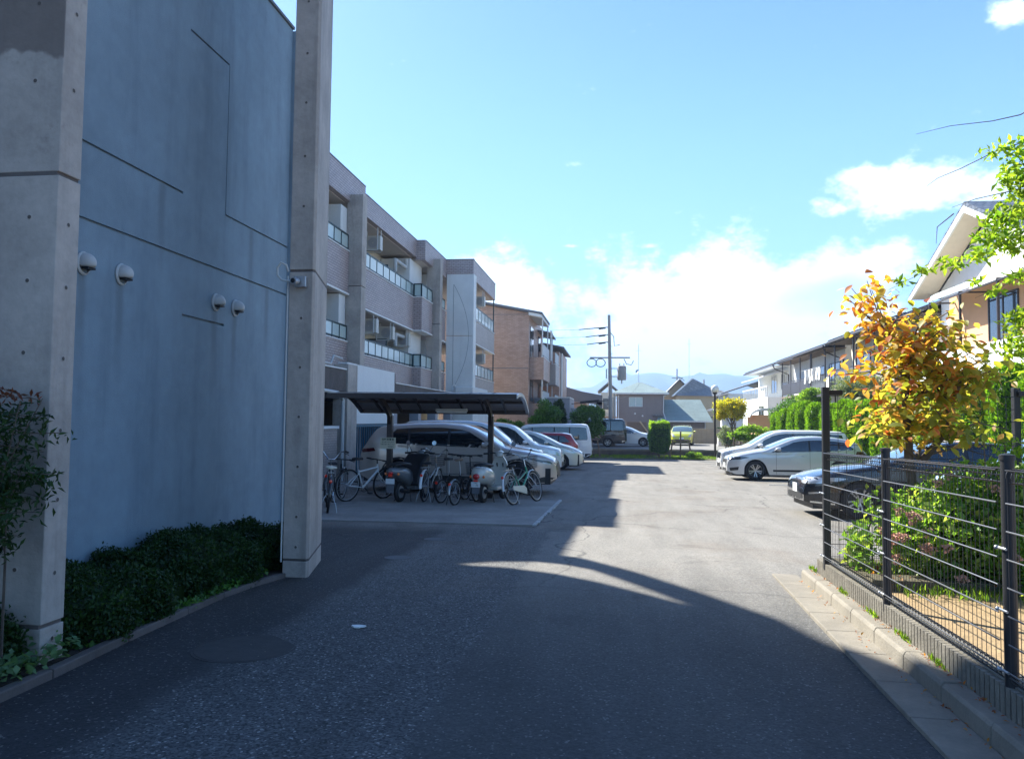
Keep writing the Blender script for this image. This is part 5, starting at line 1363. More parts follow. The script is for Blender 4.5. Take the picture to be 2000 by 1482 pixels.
c.plate('rear', .62); c.patch('reflector', [(3.72, .36), (3.84, .36), (3.84, .42), (3.72, .42)], 'side', M['redrefl'], eps=.006)
place(c.t, -3.62, 35.9, 180)
VAN = [(0, .7), (.03, .95), (.15, 1.05), (.45, 1.16), (.85, 1.62), (1.05, 1.84), (1.3, 1.93), (2.2, 1.98), (4.3, 1.98), (4.5, 1.92), (4.62, 1.5), (4.68, 1.0), (4.69, .6)]
def boxvan(name, label, paint, dark=False):
    c = Car(name, label, 'van', paint, 4.69, 1.69, VAN, [(0, .9), (.6, 1.08), (4.69, 1.12)], .80, 3.35, .32, 1.98, tumble=.10, nose_r=.14, tail_r=.05, sill=.28, topr=.08)
    c.glass(.72, 1.08, 4.45, 4.40, (1.6, 2.75, 3.55), lift=.06, drop=.10); c.shield(.5, 1.05); c.mirrors(.9)
    c.patch('tailgate_glass', [(-.62, 1.16), (.62, 1.16), (.56, 1.72), (-.56, 1.72)], 'rear', M['carglass'], eps=.006)
    c.patch('badge_panel', [(3.62, .80), (3.92, .80), (3.92, .90), (3.62, .90)], 'side', M['dark'], eps=.006)
    for s_ in (1.55, 2.7, 3.6): c.vseam(s_)
    for s_ in (-1, 1): c.patch('tail_light', [(s_ * .66, .85), (s_ * .79, .85), (s_ * .77, 1.35), (s_ * .66, 1.35)], 'rear', M['redlens'], eps=.006)
    c.patch('rear_bumper', [(4.35, .30), (4.68, .34), (4.68, .46), (4.35, .46)], 'side', M['dark'] if not dark else M['chrome'], eps=.01)
    c.plate('rear', .62)
    return c
c = boxvan('parked_van', 'boxy white van with dark rear side glass at the end of the left hand row', CP['white']); place(c.t, -3.55, 40.6, 180)
c = boxvan('parked_van', 'black van half hidden behind the drooping green tree on the far road', CP['black'], True)
c.t.location = (-1.55, 55.8, -.452); c.t.rotation_euler = (0, 0, math.pi)
# --- right row
c = Car('parked_hatchback', 'silver five door hatchback with bright spoked wheels in the right hand row', 'car', CP['silver'], 4.46, 1.775,
        [(0, .52), (.02, .66), (.10, .76), (.4, .86), (.9, .96), (1.2, 1.01), (1.3, 1.05), (1.75, 1.25), (2.1, 1.39), (2.4, 1.45), (2.9, 1.475), (3.5, 1.44), (3.95, 1.37), (4.15, 1.28), (4.35, 1.05), (4.43, .98), (4.46, .65)],
        [(0, .72), (1.0, .90), (3.0, .97), (4.46, 1.04)], .89, 3.56, .325, 1.475, nose_r=.24, tail_r=.16, tumble=.20)
c.glass(1.42, 2.12, 4.05, 3.75, (1.70, 2.62, 3.55)); c.shield(1.25, 2.2); c.mirrors(1.62, 1.02)
head(c, .70, .655, .765, yin=.48, m='lamp_dark'); c.patch('grille', [(-.4, .56), (.4, .56), (.46, .68), (-.46, .68)], 'front', M['dark'], eps=.008)
c.patch('lower_grille', [(-.5, .26), (.5, .26), (.4, .38), (-.4, .38)], 'front', M['dark'], eps=.006)
c.patch('fog_recess', [(.07, .40), (.36, .44), (.34, .33), (.09, .30)], 'side', M['dark'], eps=.006)
c.patch('tail_light', [(4.05, .86), (4.4, .84), (4.4, .99), (4.1, 1.0)], 'side', M['redlens_dark'], eps=.006)
for s_ in (1.55, 2.62, 3.5): c.vseam(s_)
c.seams([[(1.45, .30), (3.15, .30), (3.15, .37), (1.45, .36)]]); c.handle(2.45, .82); c.handle(3.4, .84); c.plate('front', .40); c.wipers(1.25)
place(c.t, 3.72 + 2.23, 27.3, 180)
c = Car('parked_minivan', 'white low minivan parked beyond the silver hatchback', 'car', CP['white'], 4.69, 1.70,
        [(0, .62), (.02, .82), (.08, .90), (.45, 1.0), (.9, 1.08), (1.05, 1.14), (1.6, 1.48), (1.95, 1.64), (2.3, 1.69), (3.4, 1.70), (4.4, 1.66), (4.55, 1.60), (4.62, 1.2), (4.69, .9), (4.69, .6)], [(0, .82), (.9, .98), (4.69, 1.08)], .85, 3.7, .33, 1.70, tumble=.13, nose_r=.18, tail_r=.06)
c.glass(1.2, 1.85, 4.45, 4.35, (1.55, 2.6, 3.6)); c.shield(1.08, 1.95); c.mirrors(1.42, 1.10); head(c, .5, .70, .92, yin=.5)
c.patch('grille', [(-.5, .62), (.5, .62), (.5, .84), (-.5, .84)], 'front', M['chrome'], eps=.008); c.patch('lower_grille', [(-.45, .3), (.45, .3), (.45, .44), (-.45, .44)], 'front', M['dark'], eps=.006)
c.patch('white_pillar', [(2.57, 1.02), (2.74, 1.02), (2.66, 1.42), (2.57, 1.48)], 'side', CP['white'], eps=.012)
for s_ in (1.5, 2.6, 3.6): c.vseam(s_)
c.handle(2.45, .88); c.plate('front', .44); place(c.t, 3.95 + 2.35, 30.6, 180)
c = Car('parked_sedan', 'glossy black sedan behind the corner post of the mesh fence', 'car', CP['black'], 4.65, 1.80,
        [(0, .50), (.02, .62), (.08, .70), (.35, .80), (.9, .91), (1.3, .97), (1.45, 1.02), (2.0, 1.24), (2.3, 1.35), (2.6, 1.40), (3.0, 1.415), (3.4, 1.38), (3.9, 1.23), (4.2, 1.10), (4.5, 1.07), (4.62, 1.0), (4.65, .65)],
        [(0, .68), (1.0, .86), (3.0, .93), (4.65, 1.0)], .93, 3.63, .325, 1.415, nose_r=.24, tail_r=.2, tumble=.24)
c.glass(1.55, 2.3, 4.0, 3.55, (1.95, 2.75, 3.6)); c.shield(1.42, 2.35); c.shield(4.05, 3.45, False); c.mirrors(1.75, .96)
head(c, .72, .60, .72, yin=.38); c.patch('grille', [(-.4, .56), (.4, .56), (.5, .68), (-.5, .68)], 'front', M['chrome'], eps=.008)
c.patch('lower_grille', [(-.62, .26), (.62, .26), (.55, .42), (-.55, .42)], 'front', M['dark'], eps=.006)
c.patch('fog_trim', [(.08, .42), (.42, .46), (.44, .48), (.07, .45)], 'side', M['chrome'], eps=.008); c.patch('fog_trim', [(.10, .27), (.5, .24), (.5, .27), (.1, .30)], 'side', M['chrome'], eps=.008)
for s_ in (1.62, 2.75, 3.6): c.vseam(s_)
c.plate('front', .42); c.handle(2.55, .80); place(c.t, 3.42 + 2.32, 15.4, 180)
c = Car('parked_minivan', 'pale blue minivan nosing out behind the far tall fence post', 'car', CP['lightblue'], 4.70, 1.70, MV, [(0, .8), (.8, 1.0), (1.2, 1.04), (4.7, 1.06)], .83, 3.68, .32, 1.85, tumble=.11, nose_r=.22, tail_r=.06)
c.glass(1.15, 1.66, 4.42, 4.36, (1.62, 2.45, 3.55)); c.shield(.98, 1.72, k=.92); head(c, .62, .68, .86, yin=.46); c.mirrors(1.3, 1.12); c.plate('front', .46)
place(c.t, 4.75 + 2.35, 11.9, 180)
# --- on the far road
c = Car('parked_sedan', 'white sedan nose on the far road beside the square clipped bush', 'car', CP['white'], 4.6, 1.78,
        [(0, .55), (.03, .70), (.3, .86), (.9, .97), (1.2, 1.02), (1.8, 1.3), (2.2, 1.42), (2.8, 1.46), (3.6, 1.3), (4.1, 1.08), (4.5, 1.05), (4.6, .7)], [(0, .72), (1, .9), (4.6, 1.0)], .9, 3.6, .32, 1.46, nose_r=.26, tumble=.22)
c.glass(1.35, 2.1, 3.95, 3.5, (1.7, 2.7)); c.shield(1.15, 2.2); head(c, .6, .64, .76); c.mirrors(1.5); c.t.location = (.72, 57.6, -.452); c.t.rotation_euler = (0, 0, math.radians(-8))
c = Car('parked_hatchback', 'bright yellow green hatchback facing the camera before the beige block wall', 'car', CP['lime'], 4.0, 1.70,
        [(0, .55), (.03, .72), (.25, .88), (.8, 1.0), (1.35, 1.32), (1.7, 1.45), (2.4, 1.48), (3.4, 1.42), (3.8, 1.1), (4.0, .7)], [(0, .75), (.9, .95), (4, 1.05)], .75, 3.2, .30, 1.48, nose_r=.25, tumble=.2)
c.shield(.88, 1.6, k=.92); c.glass(1.05, 1.6, 3.5, 3.2, (2.1,)); c.mirrors(1.2, 1.05)
for s_ in (-1, 1): c.patch('headlight', [(s_ * .45, .68), (s_ * .72, .64), (s_ * .72, .86), (s_ * .6, .84)], 'front', M['lamp'], eps=.006)
c.patch('grille', [(-.42, .30), (.42, .30), (.5, .48), (-.5, .48)], 'front', M['dark'], eps=.008); c.plate('front', .46)
c.t.location = (5.25, 62.0, -.452); c.t.rotation_euler = (0, 0, math.radians(-97))
# ================================================================== HOUSES ON THE RIGHT
def window(mb_parent, x0, y0, z0, x1, y1, z1, glass='win', frame='rail_white', fw=.05, side='x'):
    """window on a wall that faces -x (side x) or -y (side y)"""
    f = MB(); g_ = MB()
    if side == 'x':
        f.box(x0 - .05, y0, z0, x0, y1, z0 + fw); f.box(x0 - .05, y0, z1 - fw, x0, y1, z1); f.box(x0 - .05, y0, z0 + fw, x0, y0 + fw, z1 - fw); f.box(x0 - .05, y1 - fw, z0 + fw, x0, y1, z1 - fw)
        ym = (y0 + y1) / 2; f.box(x0 - .045, ym - fw / 2, z0 + fw, x0, ym + fw / 2, z1 - fw); g_.box(x0 - .02, y0 + fw, z0 + fw, x0 - .002, y1 - fw, z1 - fw)
    else:
        f.box(x0, y0 - .05, z0, x1, y0, z0 + fw); f.box(x0, y0 - .05, z1 - fw, x1, y0, z1); f.box(x0, y0 - .05, z0 + fw, x0 + fw, y0, z1 - fw); f.box(x1 - fw, y0 - .05, z0 + fw, x1, y0, z1 - fw)
        xm = (x0 + x1) / 2; f.box(xm - fw / 2, y0 - .045, z0 + fw, xm + fw / 2, y0, z1 - fw); g_.box(x0 + fw, y0 - .02, z0 + fw, x1 - fw, y0 - .002, z1 - fw)
    w = f.build('window', M[frame], mb_parent); g_.build('pane', M[glass], w); return w

def gable_roof(t, x0, x1, y0, y1, ze, zr_, axis, m, th=.14, name='roof', soffit='cream'):
    """ridge along axis 'x' or 'y'"""
    mb = MB()
    if axis == 'y':
        xm = (x0 + x1) / 2
        mb.extr([(x0, ze), (xm, zr_), (x1, ze), (x1, ze + th), (xm, zr_ + th * 1.15), (x0, ze + th)], 1, y0, y1)
    else:
        ym = (y0 + y1) / 2
        mb.extr([(y0, ze), (ym, zr_), (y1, ze), (y1, ze + th), (ym, zr_ + th * 1.15), (y0, ze + th)], 0, x0, x1)
    return mb.build(name, M[m], t)

def row_house(label, y0, y1, wallm, eave_z, X=14.3, bal=None, white_annex=False, roofx=12.95):
    t = thing('house', label, 'house', (15, (y0 + y1) / 2, -.9))
    mb = MB(); mb.box(X, y0, -1.0, 21.5, y1, eave_z + .25); mb.build('wall', M[wallm], t)
    for ye in (y0 + .001, y1 - .121):
        mb = MB(); mb.extr([(X, eave_z + .252), (21.5, eave_z + .252), (17.6, eave_z + 1.55)], 1, ye, ye + .12); mb.build('gable', M[wallm], t)
    gable_roof(t, roofx, 22.3, y0 - .5, y1 + .35, eave_z, eave_z + 1.75, 'y', 'kawara')
    mb = MB(); mb.tube([(roofx - .06, y0 - .4, eave_z + .03), (roofx - .06, y1 + .3, eave_z + .03)], .065, 8); mb.tube([(roofx - .05, y0 - .2, eave_z), (roofx + .1, y0 - .2, eave_z - .3), (X - .08, y0 + .1, eave_z - .75), (X - .08, y0 + .1, -.8)], .05, 8); mb.build('gutter', M['bronze'], t, 60)
    mb = MB(); mb.box(roofx + .1, y0 - .3, eave_z - .06, X, y1 + .2, eave_z - .01); mb.build('eave_soffit', M['wood' if wallm != 'whiteplaster' else 'whiteplaster'], t)
    # row of rounded tile ends seen along the eave
    mb = MB(); y = y0 - .35
    while y < y1 + .2: mb.tube([(roofx - .01, y, eave_z + .15), (roofx + .5, y, eave_z + .15 + .19 * 1.0)], .055, 6); y += .27
    mb.build('roof_tile_end', M['kawara'], t, 60)['kind'] = 'stuff'
    zf = eave_z - 2.75
    if bal:
        for (ya, yb, solid) in bal:
            mb = MB(); mb.box(13.15, ya, zf - .15, X, yb, zf); mb.build('balcony_floor', M['wood'], t)
            for k in range(int((yb - ya) / 2.8) + 1):
                yy_ = ya + .05 + k * (yb - ya - .1) / max(1, int((yb - ya) / 2.8)); mb = MB(); mb.box(13.17, yy_ - .035, -.9, 13.24, yy_ + .035, eave_z - .07); mb.build('balcony_post', M['bronze'], t)
            mb = MB(); mb.box(13.16, ya, zf + 1.05, 13.24, yb, zf + 1.12)
            if solid: mb.box(13.18, ya, zf + .1, 13.22, yb, zf + 1.0)
            mb.build('balcony_rail', M['bronze'], t)
            if not solid:
                b_ = MB(); b_.box(-.015, -.02, 0, .015, .02, .95); me = b_.mesh('rail_slat', M['alu']); y = ya + .15
                while y < yb - .1: obj('rail_slat', me, t, (13.2 - 15, y - (y0 + y1) / 2, zf + .1 + .9)); y += .17
            window(t, X, ya + .6, zf + .1, X, min(yb - .3, ya + 3.2), zf + 1.95, 'win', 'bronze')
    return t
t = row_house('white two storey house with awnings at the far end of the right hand house row', 66, 80, 'whiteplaster', 6.1)
mb = MB(); mb.box(12.6, 66.5, -.6, 14.29, 79, 3.5); mb.build('annex', M['whiteplaster'], t)
mb = MB(); mb.box(12.55, 66.4, 4.35, 12.62, 79, 4.45); 
for k in range(15): mb.box(12.56, 66.5 + k * .85, 3.5, 12.62, 66.56 + k * .85, 4.35)
mb.build('balcony_rail', M['rail_white'], t)
window(t, 14.3, 67.0, 4.2, 14.3, 69.2, 5.6); window(t, 14.3, 71, 4.0, 14.3, 73.4, 5.6); window(t, 12.6, 68, 1.6, 12.6, 70.4, 2.8)
mb = MB(); mb.extr([(12.3, 5.2), (14.29, 5.75), (14.29, 5.85), (12.3, 5.28)], 1, 66.6, 78); mb.build('awning', M['rail_white'], t)
t = row_house('white walled house with brown balcony and hanging laundry in the right hand row', 50.5, 64.5, 'white', 6.15, bal=[(54.6, 63.6, True), (50.9, 54.4, False)])
mb = MB(); mb.tube([(13.0, 51.1, 5.0), (13.0, 56.5, 5.0)], .015, 6); mb.build('laundry_pole', M['alu'], t)
rg = random.Random(11)
for k in range(7):
    cl = MB(); yy_ = 51.4 + k * .62; w_ = rg.uniform(.35, .5); hh = rg.uniform(.6, 1.0); n = 5
    for j in range(n + 1):
        for i in range(5): cl.v.append((13.0 + .03 * math.sin(i * 1.7 + j + k), yy_ + w_ * i / 4, 4.99 - hh * j / n))
    cl.f = [[j * 5 + i, j * 5 + i + 1, (j + 1) * 5 + i + 1, (j + 1) * 5 + i] for j in range(n) for i in range(4)]; cl.m = [0] * len(cl.f)
    tag(cl.build('laundry', M['curtain'] if k not in (2, 5) else M['darkgrey'], None, 60), '%s on the white walled house pole, %s' % (('pale cloth' if k not in (2, 5) else 'dark trousers'), ['nearest the cream house', 'second along', 'third along, dark', 'in the middle of the line', 'fifth along', 'sixth along, dark', 'farthest from the camera'][k]), 'laundry', 'laundry on the balcony pole')
t = row_house('cream walled house with plain blank end wall and brown drainpipe', 38.2, 49.2, 'cream', 6.25, bal=[(38.6, 44.6, False), (45.0, 48.8, False)])
mb = MB(); mb.extr([(12.3, 3.0), (14.29, 3.6), (14.29, 3.72), (12.3, 3.1)], 1, 46, 50.2); mb.build('lower_roof', M['kawara'], t)
t = row_house('cream house with slatted balcony just left of the autumn coloured tree', 35.9, 38.0, 'cream', 6.3, bal=None, roofx=13.2)
# large white gabled house
t = thing('house', 'large white house with steep gable and apricot upper wall behind the autumn tree', 'house', (16, 30, -.6))
mb = MB(); mb.extr([(25.9, -.9), (35.3, -.9), (35.3, 7.2), (30.6, 9.42), (25.9, 7.2)], 0, 14.0, 23); mb.build('wall', M['whiteplaster'], t)
gable_roof(t, 13.0, 23.5, 25.0, 36.2, 6.95, 9.62, 'x', 'kawara', .16)
mb = MB()
for (ya, za, yb, zb) in ((25.0, 6.95, 30.6, 9.62), (36.2, 6.95, 30.6, 9.62)):
    mb.add([(12.97, ya, za - .2), (12.97, yb, zb - .22), (12.97, yb, zb + .02), (12.97, ya, za + .02), (13.05, ya, za - .2), (13.05, yb, zb - .22), (13.05, yb, zb + .02), (13.05, ya, za + .02)], [(0, 1, 2, 3), (7, 6, 5, 4), (0, 4, 5, 1), (3, 2, 6, 7), (1, 5, 6, 2), (0, 3, 7, 4)])
mb.build('barge_board', M['white'], t)
mb = MB(); mb.add([(13.05, 25.05, 6.93), (14.0, 25.05, 6.93), (14.0, 30.6, 9.58), (13.05, 30.6, 9.58)], [(0, 1, 2, 3)]); mb.add([(13.05, 36.15, 6.93), (14.0, 36.15, 6.93), (14.0, 30.6, 9.58), (13.05, 30.6, 9.58)], [(3, 2, 1, 0)]); mb.build('soffit', M['cream'], t)
mb = MB(); mb.box(13.4, 23.6, 4.2, 14.8, 33.0, 6.55); mb.build('upper_wall', M['orange_wall'], t)
mb = MB(); mb.box(12.5, 23.4, 2.6, 13.39, 31.8, 4.2); mb.box(12.9, 33.0, 2.2, 13.99, 35.2, 5.4); mb.build('balcony_wall', M['whiteplaster'], t)
window(t, 13.4, 27.6, 4.4, 13.4, 29.7, 6.0, 'win', 'bronze'); window(t, 13.4, 24.6, 4.4, 13.4, 26.4, 6.0, 'win', 'bronze')
mb = MB(); prev = None
for i in range(9):
    an = math.pi / 2 * i / 8; q = (13.4 - 1.0 * math.sin(an), 6.62 - .5 * (1 - math.cos(an)) + .15)
    if prev: mb.add([(prev[0], 24.0, prev[1]), (prev[0], 32.6, prev[1]), (q[0], 32.6, q[1]), (q[0], 24.0, q[1])], [(0, 1, 2, 3)])
    prev = q
mb.build('balcony_canopy', M['frost'], t, 60)
mb = MB()
for yy_ in (24.2, 27.0, 29.8, 32.5): mb.box(12.42, yy_ - .03, 4.2, 12.5, yy_ + .03, 6.2); mb.box(12.42, yy_ - .03, 6.2, 13.4, yy_ + .03, 6.26)
mb.box(12.42, 24.0, 6.14, 12.48, 32.6, 6.2); mb.build('canopy_frame', M['bronze'], t)
mb = MB(); mb.tube([(14.5, 33.8, 7.4), (14.5, 33.8, 8.6)], .09, 8); mb.lathe([(.12, 0), (.13, .12), (.02, .2)], (14.5, 33.8, 8.6), n=10); mb.build('flue', M['dark'], t)
# lower wing with its white rake
mb = MB(); mb.extr([(18.5, -.6), (24.2, -.6), (24.2, 3.5), (21.4, 6.2), (18.5, 3.6)], 0, 12.6, 17); mb.build('side_wing', M['stairgrey'], t)
mb = MB(); mb.extr([(24.8, 3.2), (21.4, 6.5), (18.0, 3.2), (18.0, 3.45), (21.4, 6.8), (24.8, 3.45)], 0, 12.2, 17.2); mb.build('wing_roof', M['white'], t)

# ================================================================== HOUSES AT THE FAR END
def hip_roof(t, x0, x1, y0, y1, ze, zr_, m, ridge=0.0):
    xm, ym = (x0 + x1) / 2, (y0 + y1) / 2; mb = MB()
    mb.add([(x0, y0, ze), (x1, y0, ze), (x1, y1, ze), (x0, y1, ze), (xm - ridge, ym, zr_), (xm + ridge, ym, zr_)], [(0, 1, 5, 4), (1, 2, 5), (2, 3, 4, 5), (3, 0, 4)])
    mb.build('roof', M[m], t)
    mb = MB(); mb.box(x0, y0, ze - .16, x1, y1, ze - .004); mb.build('eave', M['white'], t)
t = thing('house', 'grey two storey house with pale green pyramid roof beyond the car park', 'house', (2, 92, -.47))
mb = MB(); mb.box(.15, 90, -.6, 5.55, 97, 4.42); mb.build('wall', M['greywall'], t)
hip_roof(t, -.4, 6.1, 89.3, 97.7, 4.6, 6.0, 'green_roof', .3)
window(t, 1.55, 90, 3.0, 3.1, 90, 4.1, 'win_pale', 'rail_white', .05, 'y')
mb = MB(); mb.box(5.552, 90.6, -.6, 10.3, 96, 1.35); mb.build('wing_wall', M['greywall'], t)
mb = MB(); mb.add([(4.7, 89.2, 1.45), (10.9, 89.2, 1.45), (10.0, 93.5, 3.95), (5.56, 93.5, 3.95), (4.7, 89.2, 1.33), (10.9, 89.2, 1.33)], [(0, 1, 2, 3), (0, 4, 5, 1)]); mb.add([(10.9, 89.2, 1.45), (10.9, 97, 1.45), (10.0, 93.5, 3.95)], [(0, 1, 2)])
mb.add([(5.56, 93.5, 3.95), (10.0, 93.5, 3.95), (10.0, 97, 2), (5.56, 97, 2)], [(0, 1, 2, 3)]); mb.build('wing_roof', M['green_roof'], t)
mb = MB(); mb.box(4.7, 89.15, 1.29, 10.9, 89.22, 1.44); mb.tube([(5.5, 89.95, 4.3), (5.45, 89.9, 2.4), (5.7, 89.4, 1.6)], .05, 6); mb.tube([(.35, 89.95, 4.3), (.35, 89.95, -.4)], .05, 6); mb.tube([(10.2, 90.5, 1.3), (10.2, 90.5, -.4)], .04, 6); mb.build('gutter', M['rail_white'], t)
window(t, 6.6, 90.6, -.1, 8.6, 90.6, 1.0, 'win', 'rail_white', .05, 'y')
cu = MB(); cu.box(7.7, 90.52, -.05, 8.0, 90.55, .95); cu.box(8.1, 90.52, -.05, 8.4, 90.55, .95); cu.build('curtain', M['curtain'], t)
for (x_, z_) in ((2.25, 2.2), (3.1, 1.95)):
    mb = MB(); mb.ball((x_, 89.97, z_), .1, .06, .1, 10, 6); mb.build('vent_hood', M['white'], t, 60)
mb = MB(); mb.box(4.3, 89.6, 1.9, 5.4, 90, 2.1); mb.build('porch_roof', M['kawara'], t)
def antenna(t, x, y, z0, z1, dish=True):
    mb = MB(); mb.tube([(x, y, z0), (x, y, z1)], .03, 5); mb.tube([(x - .35, y, z1 - .8), (x + .35, y, z1 - .8)], .02, 4)
    for k in range(5): mb.tube([(x - .25 + k * .12, y - .25, z1 - .8), (x - .25 + k * .12, y + .25, z1 - .8)], .012, 4)
    if dish: mb.lathe([(.0, 0), (.2, .04), (.24, .08)], (x - .15, y - .1, z0 + 1.4), (-.6, -.7, .3), 12)
    mb.build('antenna', M['alu'], t)
antenna(t, 2.75, 93.5, 5.9, 10.6)
mb = MB(); mb.box(1.2, 86, -.5, 3.4, 87.2, 1.25); mb.build('garden_shed', M['wood'], t)
mb = MB(); mb.add([(2.6, 85.9, 1.3), (2.75, 85.9, 1.35), (3.95, 85.9, -.3), (3.8, 85.9, -.35), (2.6, 85.8, 1.3), (2.75, 85.8, 1.35), (3.95, 85.8, -.3), (3.8, 85.8, -.35)], [(0, 1, 2, 3), (7, 6, 5, 4), (0, 4, 5, 1), (3, 2, 6, 7)]); mb.build('yellow_prop', M['ochre'], t)
t = thing('house', 'ochre walled house with grey slate gables behind the green roofed wing', 'house', (12, 115, -.47))
mb = MB(); mb.box(9.0, 112, -.6, 16.8, 121, 5.1); mb.build('wall', M['ochre'], t)
mb = MB(); mb.add([(8.3, 111.4, 5.0), (17.6, 111.4, 4.9), (13.5, 113.5, 6.3), (11.0, 113.5, 7.6), (17.6, 122, 4.9), (8.3, 122, 5.0)], [(0, 1, 2, 3), (1, 4, 2), (4, 5, 3, 2), (5, 0, 3)]); mb.build('roof', M['slate'], t)
mb = MB(); mb.extr([(7.0, 4.7), (9.6, 7.55), (12.4, 4.7)], 1, 119, 123); mb.build('gable', M['ochre'], t)
gable_roof(t, 6.4, 12.8, 118, 123, 4.4, 7.6, 'y', 'slate')
mb = MB(); mb.tube([(8.0, 111.3, 4.9), (11.0, 113.4, 7.55)], .12, 6); mb.build('barge_board', M['white'], t)
window(t, 14.3, 112, 3.4, 15.6, 112, 5.0, 'win_pale', 'bronze', .09, 'y')
antenna(t, 10.7, 115, 7.6, 13.5, False)
mb = MB(); mb.box(8.9, 111.9, 1.9, 17, 112.0, 2.0); mb.build('lower_eave', M['kawara'], t)
t = thing('house', 'narrow cream house squeezed between the utility pole and the grey house', 'house', (-1, 104, -.47))
mb = MB(); mb.box(-1.9, 100, -.6, .05, 108, 5.0); mb.build('wall', M['cream'], t); gable_roof(t, -2.3, .5, 99.5, 108, 5.0, 6.2, 'y', 'slate')
mb = MB(); mb.box(-2.0, 99.0, 1.6, .0, 99.99, 1.75); mb.box(-2.0, 99.0, 1.75, .0, 99.05, 2.5); mb.build('balcony', M['cream'], t); window(t, -1.6, 100, 2.8, -.4, 100, 4.2, 'win', 'bronze', .06, 'y')
t = thing('house', 'distant white house with tiled roof edge left of the white awning house', 'house', (14, 98, -.47))
mb = MB(); mb.box(13.3, 94, -.6, 20, 101, 4.7); mb.build('wall', M['white'], t); gable_roof(t, 12.4, 20.8, 93.4, 101.6, 4.6, 6.0, 'y', 'kawara'); window(t, 13.3, 95, 2.9, 13.3, 97.5, 4.2)
mb = MB(); mb.extr([(11.6, 2.7), (13.29, 3.2), (13.29, 3.35), (11.6, 2.85)], 1, 93.5, 101); mb.build('lower_roof', M['kawara'], t)
# beige block wall, arched gate house
t = thing('block_wall', 'long beige block wall behind the yellow green hatchback', 'wall', (6, 66.5, -.47))
blk = MB(); blk.box(0, 0, 0, .79, .15, .195); me = blk.mesh('block', M['yard'])
for rz in range(6):
    for k in range(11):
        obj('block', me, t, (-2.6 + k * .8 + (.4 if rz % 2 else 0) - .0, 0, .01 + rz * .2))
mb = MB(); mb.box(3.35, 66.45, .74, 12.7, 66.70, .80); mb.build('wall_cap', M['yard'], t)
t = thing('gate_house', 'apricot walled entrance with a curved white hood left of the conifer hedge', 'gate', (10.8, 57, -.47))
mb = MB(); mb.box(9.9, 56.5, -.6, 13.0, 60, 1.9); mb.build('wall', M['orange_wall'], t)
mb = MB(); prev = None
for i in range(11):
    an = math.pi * .5 * i / 10; q = (10.6 - 1.2 * math.cos(an) * 1.0, 1.75 + .65 * math.sin(an))
    if prev: mb.add([(prev[0], 56, prev[1]), (prev[0], 60.5, prev[1]), (q[0], 60.5, q[1]), (q[0], 56, q[1]), (prev[0], 56, prev[1] - .15), (q[0], 56, q[1] - .15)], [(0, 3, 2, 1), (0, 4, 5, 3)])
    prev = q
mb.box(10.6, 56, 2.25, 13, 60.5, 2.4); mb.build('curved_hood', M['white'], t, 60)
mb = MB(); mb.box(10.9, 56.44, .9, 11.25, 56.5, 1.4); mb.build('window', M['win'], t)
t = thing('outdoor_cabinet', 'small pale rounded cabinet at the right of the yellow green hatchback', 'cabinet', (8.05, 60.5, -.452))
mb = MB(); mb.extr([(7.75, -.452), (8.35, -.452), (8.35, .15), (8.25, .35), (7.95, .42), (7.78, .3)], 1, 60.2, 60.8); mb.build('cabinet_body', M['curtain'], t, bevel=.03)
mb = MB(); mb.box(8.37, 60.3, -.452, 8.75, 60.8, .02); mb.build('planter_box', M['wood'], t)
t = thing('parked_bicycles', 'grey bicycle rack with a few bicycles beside the yellow green tree', 'bicycle rack', (10, 59, -.452))
mb = MB(); n = 16
for k in range(5):
    for dx in (0,):
        mb.tube([(9.2 + k * .45 + .05 * math.cos(2 * math.pi * i / n), 59 + .32 * math.cos(2 * math.pi * i / n), -.10 + .32 * math.sin(2 * math.pi * i / n)) for i in range(n)], .03, 5, closed=True)
mb.build('wheel', M['rubber'], t); mb = MB(); mb.tube([(9.1, 58.9, .0), (11.2, 58.9, .0)], .03, 6); mb.tube([(9.1, 58.9, -.45), (9.1, 58.9, 0)], .03, 6); mb.tube([(11.2, 58.9, -.45), (11.2, 58.9, 0)], .03, 6); mb.build('rail', M['alu'], t)
t.name = 'bicycle_rack'

# ================================================================== POLES
t = thing('utility_pole', 'tall concrete utility pole with crossarm and grey transformer above the far road', 'utility pole', (-.46, 57, -.452))
mb = MB(); mb.tube([(-.30, 57, -.45), (-.5, 57, 9.2)], .17, 14, .11); mb.build('shaft', M['polegrey'], t, 60)
mb = MB(); mb.box(-1.9, 56.9, 3.98 + 2.0 - .0, 1.05, 57.0, 6.08); mb.build('crossarm', M['polegrey'], t)
mb = MB(); mb.lathe([(0, 0), (.3, .02), (.33, .1), (.33, .95), (.3, 1.05), (.1, 1.1), (0, 1.1)], (.45, 56.9, 4.35), n=18); tr = mb.build('transformer', M['polegrey'], t, 40)
mb = MB(); mb.box(-.3, 56.85, 4.6, .2, 56.95, 4.66); mb.box(-.3, 56.85, 5.2, .2, 56.95, 5.26); mb.tube([(.45, 56.9, 4.35), (.45, 56.9, 4.1)], .05, 6)
for x_ in (.3, .6): mb.tube([(x_, 56.9, 5.42), (x_, 56.9, 5.6)], .04, 6)
mb.build('bracket', M['alu'], tr)
mb = MB()
for k, (zz, ln) in enumerate(((8.3, 2.2), (7.75, 1.7), (7.2, 1.6))): mb.tube([(-.45, 57, zz), (-.8 - ln * .3, 56.9, zz - .08), (-.5 - ln, 56.8, zz - .2)], .035, 6); mb.tube([(-.75, 56.95, zz - .06), (-1.25, 56.87, zz - .13)], .07, 6)
mb.tube([(-.4, 57, 7.9), (-.15, 57, 7.6), (-.1, 57, 6.9), (.3, 57, 7.0)], .03, 5)
